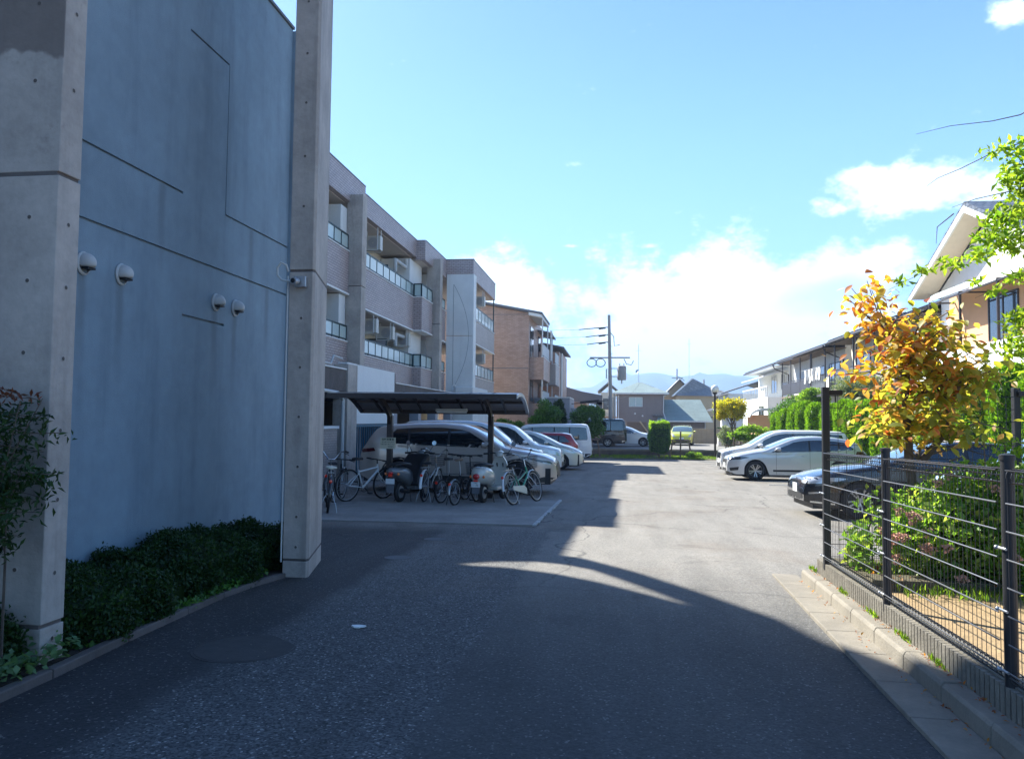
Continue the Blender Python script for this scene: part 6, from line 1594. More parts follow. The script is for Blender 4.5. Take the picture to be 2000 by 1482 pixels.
mb.build('insulator', M['dark'], t, 60)
mb = MB()
for cx_ in (-1.1, -1.75): mb.tube([(cx_ + .35 * math.cos(k * .52), 56.9, 5.65 + .3 * math.sin(k * .52)) for k in range(12)], .035, 5, closed=True)
mb.tube([(.6, 56.9, 5.95), (.8, 56.9, 5.55), (1.15, 56.9, 5.5), (1.3, 56.9, 5.8)], .03, 5); mb.build('cable_loop', M['dark'], t, 60)
mb = MB(); mb.box(-.72, 56.9, 4.5, -.62, 57.05, 5.2); 
for k in range(12): mb.box(-.62, 56.98, .8 + k * .55, -.20, 57.02, .83 + k * .55)
mb.build('step_bolt', M['alu'], t)
mb = MB(); mb.tube([(-.05, 57, .2 - .6), (-.1, 57, 3.4)], .06, 8); mb.build('cable_guard', M['polegrey'], t, 60)
def wires(label, segs, r_=.022):
    mb = MB()
    for (p0, p1, sag) in segs:
        p0, p1 = Vector(p0), Vector(p1)
        mb.tube([p0.lerp(p1, k / 14) - Vector((0, 0, sag * 4 * (k / 14) * (1 - k / 14))) for k in range(15)], r_, 4)
    return tag(mb.build('power_line', M['dark']), label, 'cable')
wires('thin power lines leaving the top of the utility pole toward the left', [((-2.7, 56.8, 8.1), (-30, 62, 10.0), .5), ((-2.2, 56.8, 7.55), (-30, 62, 9.3), .5), ((-2.1, 56.8, 7.0), (-30, 62, 8.6), .5)], .012)
wires('thick black cable from the pole over the grey framed building', [((-.4, 57, 2.9), (-12, 62, 2.6), .25)], .035)
mb = MB(); mb.tube([(-2.6, 57.6, 2.72), (-1.2, 57.1, 2.86)], .09, 6); tag(mb.build('cable_joint', M['dark']), 'fat black joint box on the cable left of the utility pole', 'cable joint')
wires('slack service wires from the pole to the grey green roofed house', [((-.3, 57, 3.1), (2.75, 90, 5.7), .6), ((-.3, 57, 2.4), (.3, 90, 4.4), .5)], .014)
def far_pole(label, x, y, z1, arm=True):
    t = thing('utility_pole', label, 'utility pole', (x, y, -.47)); mb = MB(); mb.tube([(x, y, -.47), (x, y, z1)], .17, 8, .12); mb.build('shaft', M['polegrey'], t, 60)
    if arm: mb = MB(); mb.box(x - .9, y, z1 - 1.7, x + 1.1, y + .1, z1 - 1.6); mb.tube([(x + .2, y, z1 - 1.4), (x + 1.3, y, z1 - 2.1)], .05, 5); mb.build('crossarm', M['dark'], t)
far_pole('distant utility pole between the two background houses', 10.9, 140, 10.7)
far_pole('second distant utility pole with bare top right of the slate gables', 15.6, 140, 8.8, False)
t = thing('globe_lamp_post', 'black garden lamp post with white globe at the far verge', 'lamp post', (6.2, 49.6, gz(49.6)))
mb = MB(); mb.tube([(6.2, 49.6, -.95), (6.2, 49.6, 3.15)], .065, 10); mb.lathe([(.12, 0), (.13, .06), (.16, .1)], (6.2, 49.6, 3.13), n=14); mb.build('post', M['bronze'], t, 60)
mb = MB(); mb.ball((6.2, 49.6, 3.47), .24, n=20, m=12); mb.build('globe', M['globe'], t, 60)

# ================================================================== PLANTING
# clipped conifer hedge on the right
hm = []
for v in range(3):
    rg_ = np.random.default_rng(20 + v); n = 8500; hgt = 3.15
    th = rg_.uniform(0, 2 * np.pi, n); zz = rg_.uniform(0, 1, n) ** .9
    rad = .50 * np.where(zz > .80, np.sqrt(np.clip(1 - ((zz - .80) / .205) ** 2, 0, 1)), 1 - .10 * (1 - zz)) * (1 + .05 * np.sin(th * 5 + v) + .05 * np.sin(zz * 17 + th * 2 + v))
    rad *= rg_.uniform(.86, 1.03, n)
    P = np.stack([rad * np.cos(th), rad * np.sin(th), zz * hgt], 1)
    hm.append(leaves_mesh('conifer_foliage', P, .105, L['hedge'], rng=rg_, up=.5, aspect=.45, direc=np.stack([np.cos(th) * .6, np.sin(th) * .6, np.ones(n) * 1.2], 1)))
core = MB(); core.lathe([(.38, 0), (.40, 1.2), (.40, 2.3), (.28, 2.8), (.0, 3.0)], (0, 0, 0), n=12); cme = core.mesh('stem', L['dark'], 60)
y = 13.2; k = 0; rg = random.Random(9)
while y < 49:
    x = 9.75 + rg.uniform(-.08, .08)
    t = thing('clipped_conifer', 'clipped bright green columnar conifer in the tall hedge row behind the right hand cars', 'conifer', (x, y, gz(y) - .05), 'columnar conifers of the right hand hedge')
    s_ = rg.uniform(.93, 1.05) * (1.04 if y < 22 else 1); t.scale = (1.0, 1.0, s_); t.rotation_euler = (0, 0, rg.uniform(0, 6))
    obj('foliage', hm[k % 3], t); obj('stem', cme, t)
    y += (1.5 if y < 34 else 2.3) + rg.uniform(-.12, .12); k += 1

# autumn coloured tree inside the fenced bed
TB = (2.66, 7.15, gz(7.15) + .26)
t = thing('autumn_tree', 'small forked tree with orange red and green leaves inside the mesh fence', 'tree', TB)
CC = (2.62, 7.15, 1.98)
mb = MB(); limbs(mb, TB, (2.52, 7.18, 2.15), .05, [], 8)
mb.tube([(2.655, 7.15, 1.12), (2.80, 7.12, 1.32), (2.88, 7.1, 1.62), (3.0, 7.05, 1.95)], .035, 7, .014)
twigs = []; rg = random.Random(5)
for k in range(52):
    an = rg.uniform(0, 6.28); hh = rg.uniform(1.12, 2.1); st = Vector((2.62 - .1 * (hh - 1.2), 7.16, hh)) if rg.random() < .7 else Vector((2.86, 7.1, min(hh, 1.7)))
    rr = rg.uniform(.35, .80) * (1.0 if hh < 1.75 else .78); e = st + Vector((math.cos(an) * rr, math.sin(an) * rr * .8, rg.uniform(.05, .42) if hh > 1.6 else rg.uniform(-.12, .25)))
    m_ = st.lerp(e, .5) + Vector((0, 0, .06)); mb.tube([st, m_, e], .012, 4, .004); twigs.append((st, m_, e))
for k in range(5):
    st = Vector((2.5 + rg.uniform(-.1, .1), 7.18, 2.12)); e = st + Vector((rg.uniform(-.55, .1), rg.uniform(-.2, .2), rg.uniform(.3, .6))); twigs.append((st, st.lerp(e, .5), e)); mb.tube([st, e], .008, 4, .003)
mb.build('trunk', M['bark'], t, 60)
bigP = []; rgn = np.random.default_rng(8)
for (s0, m0, e0) in twigs:
    for k in range(58):
        q = rgn.uniform(.15, 1.0); b_ = s0.lerp(m0, q * 2) if q < .5 else m0.lerp(e0, min(1, (q - .5) * 2))
        bigP.append(np.array(b_) + rgn.normal(size=3) * np.array([.10, .09, .085]))
bigP = np.array(bigP); bigP = bigP[bigP[:, 2] > 1.22 + .25 * np.abs(rgn.normal(size=len(bigP))) * .4]; rgn.shuffle(bigP); bigP = bigP[:2000]; bigP = np.concatenate([bigP, ellipsoid_pts(380, (2.68, 7.15, 1.82), (.66, .5, .56), rgn, .3)]); rgn.shuffle(bigP)
def broad_leaf_me(name, m):
    mb = MB(); n = 7; prof_ = [0, .55, .9, 1, .85, .5, 0]
    for i in range(n):
        u = i / (n - 1); w_ = prof_[i] * .27; dz = -.22 * u * u
        mb.v += [(u, -w_, dz + .05 * prof_[i]), (u, 0, dz), (u, w_, dz + .05 * prof_[i])]
    for i in range(n - 1):
        for j in (0, 1): mb.f.append([i * 3 + j, (i + 1) * 3 + j, (i + 1) * 3 + j + 1, i * 3 + j + 1]); mb.m.append(0)
    return mb.mesh(name, m, 80)
cols = [srgb(206, 128, 66), srgb(182, 96, 66), srgb(220, 166, 72), srgb(214, 184, 66), srgb(128, 66, 54), srgb(178, 172, 74), srgb(138, 146, 62), srgb(204, 160, 96), srgb(218, 140, 54)]
def one_leaf_mat(i, c):
    m = bpy.data.materials.new('autumn_leaf_%s' % 'abcdefghijk'[i]); m.use_nodes = True; T = NT(m.node_tree); d = T.n['Principled BSDF']
    c = tuple(v * .72 for v in c); d.inputs['Base Color'].default_value = (*c, 1); d.inputs['Roughness'].default_value = .5
    tr_ = T.new('ShaderNodeBsdfTranslucent'); tr_.inputs[0].default_value = (min(1, c[0] * 1.9), min(1, c[1] * 1.9), c[2] * .8, 1); mx = T.new('ShaderNodeMixShader'); mx.inputs[0].default_value = .58
    T.l.new(d.outputs[0], mx.inputs[1]); T.l.new(tr_.outputs[0], mx.inputs[2]); T.l.new(mx.outputs[0], T.n['Material Output'].inputs[0]); return m
lms = [broad_leaf_me('leaf', one_leaf_mat(i, c)) for i, c in enumerate(cols)]
def leaf_choice(P):
    lit = (-(P[0] - 2.62) * .9 + (P[2] - 1.9) * .9)      # the sunward, outer side has turned more
    q = rg.random() * .7 + lit * .45
    return rg.choice([0, 2, 8, 3, 3, 2, 7, 5]) if q > .62 else rg.choice([0, 7, 3, 5, 5, 3, 1]) if q > .36 else rg.choice([5, 6, 5, 6, 6, 5, 7])
for P in bigP[:300]:
    o = obj('leaf', lms[leaf_choice(P)], t, tuple(P - np.array(TB))); o.scale = (rg.uniform(.085, .135),) * 3
    o.rotation_euler = (rg.uniform(-.7, .7), rg.uniform(-.2, .9), rg.uniform(0, 6.28))
mb = MB(); rest = bigP[300:]
lv = [(np.array([v.co for v in me.vertices]), [tuple(f.vertices) for f in me.polygons]) for me in lms[:1]][0]
for P in rest:
    mb.mi = leaf_choice(P); E_ = Euler((rg.uniform(-.7, .7), rg.uniform(-.2, .9), rg.uniform(0, 6.28))).to_matrix(); s_ = rg.uniform(.065, .11)
    V = (np.array(E_) @ (lv[0] * s_).T).T + P
    mb.add([tuple(v) for v in V], lv[1])
tag(mb.build('foliage', [me.materials[0] for me in lms], t, 80), kind='stuff')

# flowering bush inside the fence
t = thing('garden_bush', 'dense leafy bush with faded pinkish flower heads behind the mesh fence', 'bush', (3.35, 6.95, gz(7) + .24))
P = np.concatenate([ellipsoid_pts(15000, (3.2, 6.95, .56), (.85, .50, .54), lump=.2, shell=.3), ellipsoid_pts(9000, (4.1, 7.0, .52), (.9, .50, .50), lump=.2, shell=.3), ellipsoid_pts(3500, (2.62, 7.1, .42), (.35, .4, .45), lump=.2, shell=.2)])
P = P[(P[:, 2] > .12)]
obj('foliage', leaves_mesh('foliage', P - np.array(t.location), .062, L['bush'], up=.4, aspect=.6), t)
mb = MB()
for k in range(16): mb.tube([(3.3 + rg.uniform(-.3, .3), 6.95, .12), (3.3 + rg.uniform(-.9, 1.2), 6.95 + rg.uniform(-.3, .3), rg.uniform(.6, 1.0))], .012, 5, .005)
mb.build('stem', M['bark'], t)
fl = leaves_mesh('flower_head', ellipsoid_pts(40, (0, 0, 0), (.045, .045, .035), shell=.5), .028, M['petal'], aspect=.9)
for k in range(38):
    P_ = ellipsoid_pts(1, (3.1, 6.9, .56), (.85, .50, .52), shell=.97)[0]
    if P_[1] > 6.95: P_[1] = 13.9 - P_[1]
    if P_[2] > .2: o = obj('flower_head', fl, t, tuple(P_ - np.array(t.location))); o.scale = (rg.uniform(.7, 1.2),) * 3
t = thing('vine_plant', 'broad leaved bright green shoots climbing through the left fence panel', 'vine', (2.3, 7.3, .1))
P = np.concatenate([ellipsoid_pts(150, (2.34, 7.25, .55), (.24, .3, .42), shell=.1), ellipsoid_pts(240, (2.2, 7.45, .30), (.14, .3, .22), shell=.1), ellipsoid_pts(130, (3.3, 6.45, .55), (.25, .1, .3), shell=.1), ellipsoid_pts(150, (3.2, 5.9, .28), (.32, .2, .12), shell=.1)])
obj('foliage', leaves_mesh('foliage', P - np.array(t.location), .085, L['bush'], up=.5, aspect=.6), t)
mb = MB(); mb.tube([(2.3, 7.35, .15), (2.25, 7.3, .5), (2.4, 7.4, .9)], .008, 5); mb.build('stem', M['bark'], t)
t = thing('sprig_plant', 'yellow green sprigs poking above the middle of the fence rail', 'plant', (3.2, 6.6, .2))
P = np.concatenate([ellipsoid_pts(260, (3.25, 6.7, 1.22), (.3, .12, .14), shell=.1), ellipsoid_pts(200, (4.1, 6.8, 1.15), (.4, .12, .12), shell=.1)])
obj('foliage', leaves_mesh('foliage', P - np.array(t.location), .045, L['lime'], aspect=.6), t); mb = MB()
for k in range(7): x_ = 3.0 + k * .2; mb.tube([(x_, 6.7, .3), (x_ + rg.uniform(-.1, .1), 6.7, 1.3)], .005, 4)
mb.build('stem', M['bark'], t)
n = 9000; P = np.stack([RNG.uniform(2.2, 5.2, n), RNG.uniform(6.2, 7.7, n), np.zeros(n)], 1); P = P[(RNG.uniform(size=len(P)) < .35 + .65 * (P[:, 1] > 6.75))]
P[:, 2] = [gz(y) + .24 for y in P[:, 1]]
tag(obj('grass', leaves_mesh('grass', P, .07, L['grass'], aspect=.12, direc=np.array([0, 0, 2.2])), None), 'patchy yellow green grass on the soil under the bush', 'grass', kind='stuff')
n = 900; P = np.stack([RNG.uniform(2.2, 4.5, n), RNG.uniform(6.6, 7.6, n), np.full(n, .125)], 1)
P[:, 2] = [gz(y) + .285 for y in P[:, 1]]
tag(obj('fallen_leaves', leaves_mesh('fallen_leaves', P, .05, L['autumn'], aspect=.6, up=2), None), 'dry fallen leaves scattered under the bush', 'leaves', kind='stuff')

# dark clipped hedges on the left, soil and edging
mb = MB(); mb.prism([(-4.55, 2.0), (-3.30, 2.0), (-3.38, 4.3), (-3.50, 5.6), (-3.50, 6.6), (-3.30, 7.38), (-3.42, 8.6), (-4.55, 8.6)], lambda x, y: gz(y) - .05, lambda x, y: gz(y) + .02)
struct(mb.build('hedge_soil', M['soil']))
ed = thing('planter_edging', 'thin worn concrete edging along the dark hedge', 'edging', (-3.4, 5.5, gz(5.5)))
path = [(-3.22, 2.2), (-3.24, 3.4), (-3.27, 4.2), (-3.33, 5.0), (-3.36, 5.8), (-3.38, 6.4), (-3.34, 6.9), (-3.25, 7.38)]
for i in range(len(path) - 1):
    (xa, ya), (xb, yb) = path[i], path[i + 1]; mb = MB(); mb.prism([(xa - .07, ya + .004), (xa, ya + .004), (xb, yb - .004), (xb - .07, yb - .004)], lambda x, y: gz(y) - .05, lambda x, y: gz(y) + .035); mb.build('edging_stone', M['concrete_dirty'], ed, bevel=.008)
def clipped(label, x0, x1, y0, y1, hgt, n, seed, name='clipped_hedge'):
    rg_ = np.random.default_rng(seed)
    t = thing(name, label, 'hedge', ((x0 + x1) / 2, (y0 + y1) / 2, gz((y0 + y1) / 2)))
    u, v, w = rg_.uniform(0, 1, n), rg_.uniform(0, 1, n), rg_.uniform(0, 1, n)
    face = rg_.integers(0, 5, n)
    u = np.where(face == 0, 1.0, u); u = np.where(face == 1, 0.0, u); v = np.where(face == 2, 0.0, v); v = np.where(face == 3, 1.0, v); w = np.where(face >= 4, 1.0, w); w = np.where((face == 0) & (rg_.uniform(size=n) < .3), 1.0, w)
    X = x0 + (x1 - x0) * u; Y = y0 + (y1 - y0) * v; lump = .07 * np.sin(Y * 4.1 + X * 2) + .06 * np.sin(Y * 9 + 1 + X * 7) + .04 * np.sin(X * 15 + Y * 3)
    Z = hgt * w * (1 + lump * 1.6) * (1 - .30 * np.clip((X - (x1 - .22)) / .22, 0, 1) ** 2) ; X = X + np.where(u > .99, lump * 1.2 - (w - .5) ** 2 * .25, 0)
    P = np.stack([X, Y, Z + np.array([gz(y) for y in Y])], 1) + rg_.normal(size=(n, 3)) * .022
    obj('foliage', leaves_mesh('foliage', P - np.array(t.location), .034, L['dark'], rng=rg_, aspect=.55, up=.5), t)
    mb = MB(); mb.prism([(x0 + .05, y0 + .05), (x1 - .09, y0 + .05), (x1 - .09, y1 - .05), (x0 + .05, y1 - .05)], lambda x, y: gz(y), lambda x, y: gz(y) + hgt * .68); mb.build('stem', L['dark'], t)
    return t
clipped('dark clipped azalea hedge at the foot of the blue wall nearest the wide pier', -4.45, -3.46, 4.55, 6.1, .30, 34000, 1)
clipped('dark clipped azalea hedge beside the slender pier, taller than its neighbour', -4.42, -3.46, 6.12, 8.2, .38, 42000, 2)
clipped('dark azalea hedge in front of the wide concrete pier at the left edge', -4.6, -3.5, 3.1, 4.22, .34, 20000, 3)
t = thing('ivy_plant', 'pale variegated ivy trailing at the foot of the wide pier', 'ivy', (-3.45, 4.0, -.07))
P = np.stack([RNG.uniform(-3.75, -3.30, 900), RNG.uniform(3.2, 4.5, 900), RNG.uniform(-.03, .07, 900)], 1); P = P[P[:, 0] < -3.30 + (P[:, 1] - 3.2) * -.02]
obj('foliage', leaves_mesh('foliage', P - np.array(t.location), .055, L['ivy'], up=1.2, aspect=.8), t)
t = thing('ground_ivy', 'low creeping ivy along the edging below the dark hedge', 'ivy', (-3.42, 5.9, -.1))
P = np.stack([RNG.uniform(-3.48, -3.38, 700), RNG.uniform(4.6, 7.3, 700), RNG.uniform(-.09, -.05, 700)], 1)
obj('foliage', leaves_mesh('foliage', P - np.array(t.location), .04, L['mid'], up=1.2, aspect=.8), t)
# nandina at the left edge
t = thing('nandina_shrub', 'feathery nandina shrub with reddish tips before the wide pier', 'shrub', (-3.55, 3.85, -.07))
mb = MB(); pts = []; red = []
for k in range(30):
    rg2 = random.Random(k); x_, y_ = -3.56 + rg2.uniform(-.16, .12), 3.88 + rg2.uniform(-.15, .15); h_ = rg2.uniform(1.0, 1.68)
    e = Vector((x_ + rg2.uniform(-.3, .30), y_ + rg2.uniform(-.25, .2), h_)); mb.tube([(x_, y_, -.07), (x_, y_, h_ * .6), e], .005, 5, .003)
    for j in range(7):
        b_ = Vector((x_, y_, h_ * .6)).lerp(e, rg2.uniform(.1, 1.05)); d_ = Vector((rg2.uniform(-1, 1), rg2.uniform(-1, 1), rg2.uniform(-.35, .3))) * .22; mb.tube([b_, b_ + d_], .003, 3)
        for i in range(26):
            q = b_ + d_ * rg2.uniform(.2, 1.15) + Vector((rg2.uniform(-1, 1), rg2.uniform(-1, 1), rg2.uniform(-1, .6))) * .045; (red if (q.z > 1.52) else pts).append(q)
mb.build('stem', M['bark'], t)
obj('foliage', leaves_mesh('foliage', np.array(pts) - np.array(t.location), .055, L['dark'], aspect=.32), t); obj('red_foliage', leaves_mesh('red_foliage', np.array(red) - np.array(t.location), .055, L['red'], aspect=.32), t)
# maple boughs reaching in from the right
t = thing('maple_tree', 'bright green tree leaning in from the right edge with long bare twigs', 'tree', (4.3, 6.2, .1))
mb = MB(); mb.tube([(4.3, 6.2, .1), (4.1, 6.2, 2.0), (3.7, 6.2, 3.2), (3.5, 6.2, 4.4)], .08, 8, .03)
cl = [((3.14, 6.25, 3.22), (.17, .4, .30), 430), ((3.02, 6.25, 3.35), (.10, .2, .22), 200), ((2.93, 6.25, 3.02), (.15, .3, .10), 240), ((2.98, 6.2, 2.83), (.18, .3, .12), 260), ((2.80, 6.2, 2.86), (.12, .2, .07), 110), ((2.72, 6.2, 2.72), (.13, .15, .045), 80),
      ((2.52, 6.2, 2.66), (.13, .12, .035), 46), ((2.34, 6.2, 2.61), (.10, .1, .03), 34), ((2.18, 6.2, 2.53), (.07, .08, .03), 20), ((2.88, 6.2, 3.52), (.16, .2, .03), 60), ((3.05, 6.2, 3.58), (.10, .2, .05), 60), ((3.4, 6.2, 3.1), (.3, .5, .6), 500),
      ((3.02, 6.2, 2.55), (.10, .2, .06), 60), ((2.72, 6.2, 2.52), (.06, .1, .02), 16), ((2.83, 6.2, 2.45), (.06, .1, .03), 22), ((3.04, 6.2, 2.22), (.13, .25, .12), 190), ((2.98, 6.2, 2.03), (.14, .25, .09), 170), ((3.1, 6.2, 1.85), (.10, .25, .10), 110)]
P = np.concatenate([ellipsoid_pts(n_, c_, r_, shell=.1) for c_, r_, n_ in cl])
for br_ in ([(3.5, 6.2, 3.2), (3.0, 6.2, 2.86), (2.75, 6.2, 2.73), (2.35, 6.2, 2.61), (2.08, 6.2, 2.47)], [(3.5, 6.2, 3.75), (3.1, 6.2, 3.6), (2.86, 6.2, 3.52), (2.62, 6.2, 3.40), (2.45, 6.2, 3.33), (2.37, 6.2, 3.27)], [(3.6, 6.2, 4.1), (3.05, 6.2, 3.8), (2.85, 6.2, 3.76), (2.55, 6.2, 3.735), (2.3, 6.2, 3.68)], [(3.3, 6.2, 3.25), (3.0, 6.2, 3.22), (2.72, 6.2, 3.16), (2.55, 6.2, 3.10)], [(3.4, 6.2, 2.7), (3.02, 6.2, 2.55), (2.82, 6.2, 2.45), (2.70, 6.2, 2.40)], [(2.56, 6.2, 3.05), (2.44, 6.2, 2.95), (2.43, 6.2, 2.82)], [(3.5, 6.2, 2.2), (3.0, 6.2, 2.1)]): mb.tube(br_, .0055, 5, .0015)
mb.build('trunk', M['bark'], t, 60)
obj('crown', leaves_mesh('crown', P - np.array(t.location), .062, L['maple'], aspect=.45), t)

# trees and shrubs of the far verge
tree('clipped_shrub', 'square clipped shrub with sunlit yellow top on the far verge', 'shrub', (2.72, 49.0, gz(49)), .5, (2.72, 49.0, .45), (.62, .6, .95), 320, .1, L['lime'])
s_ = [o for o in bpy.data.objects if o.name == 'clipped_shrub'][0]
for ch in list(s_.children):
    if ch.name.startswith('crown'): bpy.data.objects.remove(ch)
n = 9000; q = RNG.uniform(-1, 1, (n, 3)); f = RNG.integers(0, 3, n); q[np.arange(n), f] = np.sign(q[np.arange(n), f]); q *= (1 - .10 * (np.abs(q[:, [1]]) * np.abs(q[:, [2]]) + np.abs(q[:, [0]]) * np.abs(q[:, [2]]))); q += RNG.normal(size=(n, 3)) * .03
P = np.array([2.72, 49.0, .42]) + q * np.array([.62, .6, .98]) * (1 + .05 * np.sin(q[:, [2]] * 6 + q[:, [0]] * 4))
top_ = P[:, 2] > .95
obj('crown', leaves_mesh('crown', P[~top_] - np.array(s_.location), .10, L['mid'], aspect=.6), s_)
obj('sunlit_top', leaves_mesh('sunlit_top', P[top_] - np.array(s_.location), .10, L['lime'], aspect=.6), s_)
mb = MB(); mb.box(2.2, 48.5, -.45, 3.24, 49.5, 1.25); mb.build('inner_branches', L['dark'], s_)
tree('ginkgo_tree', 'small tree with bright yellow crown and green skirt right of the lamp post', 'tree', (7.55, 50.2, gz(50)), 2.6, (7.1, 50.2, 2.15), (1.25, .9, .85), 5200, .15, L['yellow'], .07, 15)
tree('young_tree', 'yellow green bushy young tree in front of the apricot gate house', 'tree', (8.6, 50.8, -.5), 1.2, (8.35, 50.6, .62), (1.35, .9, .75), 5200, .13, L['lime'], .05, 14)
tree('camellia_tree', 'dark glossy evergreen tree left of the conifer hedge', 'tree', (11.3, 52.5, -.5), 2.2, (11.3, 52.3, 1.55), (1.35, 1.2, 1.75), 11000, .14, L['mid'], .1, 20, up=.2)
tree('round_tree', 'round yellow green tree behind the left end of the conifer hedge', 'tree', (12.3, 50.5, -.5), 2.2, (12.3, 50.3, 2.75), (1.15, 1.0, .95), 6500, .12, L['lime'], .1, 14)
tree('olive_tree', 'grey green leafed tree before the cream house above the hedge', 'tree', (11.6, 38.6, -.7), 3.0, (11.5, 38.4, 3.0), (1.45, 1.2, 1.0), 8000, .11, L['grey'], .09, 18)
tree('street_tree', 'mid green tree standing before the grey stair walls of the brown block', 'tree', (-4.6, 50.6, -.9), 1.6, (-4.55, 50.5, 1.55), (1.15, 1.0, 1.15), 8500, .15, L['mid'], .1, 18)
tree('street_tree', 'dark narrow tree directly right of the brown block beside the mid green tree', 'tree', (-3.8, 52, -.9), 1.6, (-3.75, 52.0, 1.6), (.55, .6, 1.3), 4500, .13, L['dark'], .1, 10)
tree('street_tree', 'drooping layered green tree overhanging the black van', 'tree', (-1.6, 51.9, -.6), 1.6, (-1.75, 51.2, 1.35), (1.25, 1.0, 1.3), 9000, .15, L['mid'], .1, 16)
tree('garden_shrub', 'dark green shrub at the corner of the brown block above the parked cars', 'shrub', (-6.6, 50.2, -.9), .8, (-7.0, 50, .65), (1.6, .9, 1.0), 6000, .14, L['mid'], .06, 12)
tree('round_shrub', 'low round golden shrub on the far verge between stakes and white minivan', 'shrub', (4.85, 48.4, gz(48)), .2, (4.85, 48.4, -.68), (.55, .4, .3), 2600, .07, L['lime'], .02, 6)
tree('round_shrub', 'pale clipped round shrub behind the lamp post beside the block wall', 'shrub', (7.9, 56, -.45), .5, (7.9, 56, .45), (.7, .6, .95), 4200, .1, L['grey'], .05, 10)
tree('round_shrub', 'small olive shrub against the far retaining wall near the white minivan', 'shrub', (6.75, 49.6, gz(49)), .2, (6.75, 49.6, -.62), (.45, .3, .28), 1500, .08, L['lime'], .02, 5)
tree('background_tree', 'dusky green tree far beyond the ginkgo beside the white house', 'tree', (11.6, 76, -.5), 2, (11.0, 76, 2.4), (1.7, 1.5, 1.1), 4000, .2, L['grey'], .1, 9)
tree('bare_garden_tree', 'dark leafy tree behind the block wall near the ochre house', 'tree', (11.2, 80, -.5), 1, (11.2, 80, .2), (2.4, 1.5, .8), 5000, .2, L['dark'], .1, 9)
n = 16000; P = np.stack([RNG.uniform(-16, 8.5, n), RNG.uniform(47.2, 51.0, n), np.zeros(n)], 1)
P = P[RNG.uniform(size=n) < .25 + .75 * (np.sin(P[:, 0] * 1.9) * .5 + .5) + .4 * (P[:, 0] > 3.5)]
P[:, 2] = gz(49) + .05
tag(obj('verge_grass', leaves_mesh('verge_grass', P, .12, L['grass'], aspect=.14, direc=np.array([0, 0, 2.2])), None), 'rough sunlit grass along the far verge', 'grass', kind='stuff')
# support stakes
def stakes(label, x, y, h_):
    t = thing('tree_stake', label, 'tree stake', (x, y, gz(y))); g0 = gz(y) + .05
    for dx in (-.5, 0, .5):
        mb = MB(); mb.tube([(x + dx * 1.3, y + (.2 if dx == 0 else 0), g0), (x + dx * .95, y, g0 + h_ * (1 if dx else 1.45))], .05, 7); mb.build('post', M['wood'], t, 60)
    mb = MB(); mb.tube([(x - .62, y, g0 + h_ * .95), (x + .62, y, g0 + h_ * .95)], .045, 7); mb.build('crossbar', M['wood'], t, 60)
stakes('wooden tree support stakes standing before the white sedan nose', -1.6 + .0, 48.6, 1.15)
stakes('wooden tree support stakes standing before the yellow green hatchback', 4.0, 48.6, 1.15)
stakes('wooden stakes around the yellow crowned ginkgo', 7.4, 49.8, .9)
for o in bpy.data.objects:
    if o.name == 'tree_stake': pass

# manhole covers and a pale scrap
def manhole(label, x, y, r_, m):
    t = thing('manhole_cover', label, 'manhole cover', (x, y, gz(y))); mb = MB(); mb.lathe([(r_ * 1.05, -.02), (r_ * 1.05, .0035), (r_ * 1.0, .004), (r_ * .995, .001), (r_ * .985, .001), (r_ * .98, .004), (0, .004)], (x, y, gz(y)), (0, SL, 1), 30)
    mb.v = [(a_, b_, c_ - .004 + uneven(x, y) + .0025) for a_, b_, c_ in mb.v]; mb.build('lid', m, t)
iron = mat('cast_iron', (0.10, 0.10, 0.10), .6, .4, var=.2, vscale=20, bump=.004, bscale=90)
manhole('small round iron cover in the dark apron, the nearer of two', -2.5, 8.76, .15, iron); manhole('small round iron cover just before the concrete pad, the farther of two', -2.45, 10.42, .15, iron)
manhole('large dark round cover near the hedge edging', -2.48, 5.0, .33, mat('asphalt_filled_cover', (0.047, 0.044, 0.043), .9, var=.2, vscale=12, bump=.004, bscale=60))
mb = MB(); mb.prism([(-1.90 + .05 * math.cos(k) * (1 + .4 * math.sin(3 * k)), 5.62 + .035 * math.sin(k)) for k in [i * .628 for i in range(10)]], gz(5.6) - .005, gz(5.6) + .004)
tag(mb.build('paper_scrap', M['plate']), 'tiny flattened white scrap lying on the shaded lane', 'litter')

# ================================================================== MESH FENCES
fe = thing('mesh_fence', 'black welded mesh fence with curled top edge along the right kerb', 'fence', (2.22, 5.5, gz(5.5)))
FX = 2.10
PX0 = 2.22
def fz(y, h_): return gz(y) + h_
posts = [7.70, 5.94, 4.09, 2.3, .55, -1.3]
for i, y in enumerate(posts):
    top = 1.93 if i == 0 else 1.37
    if i == 0: mb = MB(); mb.box(FX - .03, y - .03, fz(y, .2), FX + .03, y + .03, fz(y, top)); mb.build('post', M['blackmetal'], fe, bevel=.004)
    else:
        mb = MB(); mb.lathe([(.0, 0), (.031, 0), (.031, top - .22), (.036, top - .22), (.036, top - .195), (.0, top - .185)], (FX, y, fz(y, .2)), n=20); mb.build('post', M['blackmetal'], fe, 40)
    for h_ in (.33, .62, .92):
        mb = MB(); mb.tube([(FX - .034, y - .045, fz(y, h_)), (FX - .040, y, fz(y, h_)), (FX - .034, y + .045, fz(y, h_))], .007, 6); mb.ball((FX - .045, y + .03, fz(y, h_)), .011, n=8, m=5); mb.build('clamp', M['alu'], fe, 60)
hb = [.40, .53, .66, .79, .92, 1.05, 1.18]
hb = [.33 + .135 * k for k in range(7)]
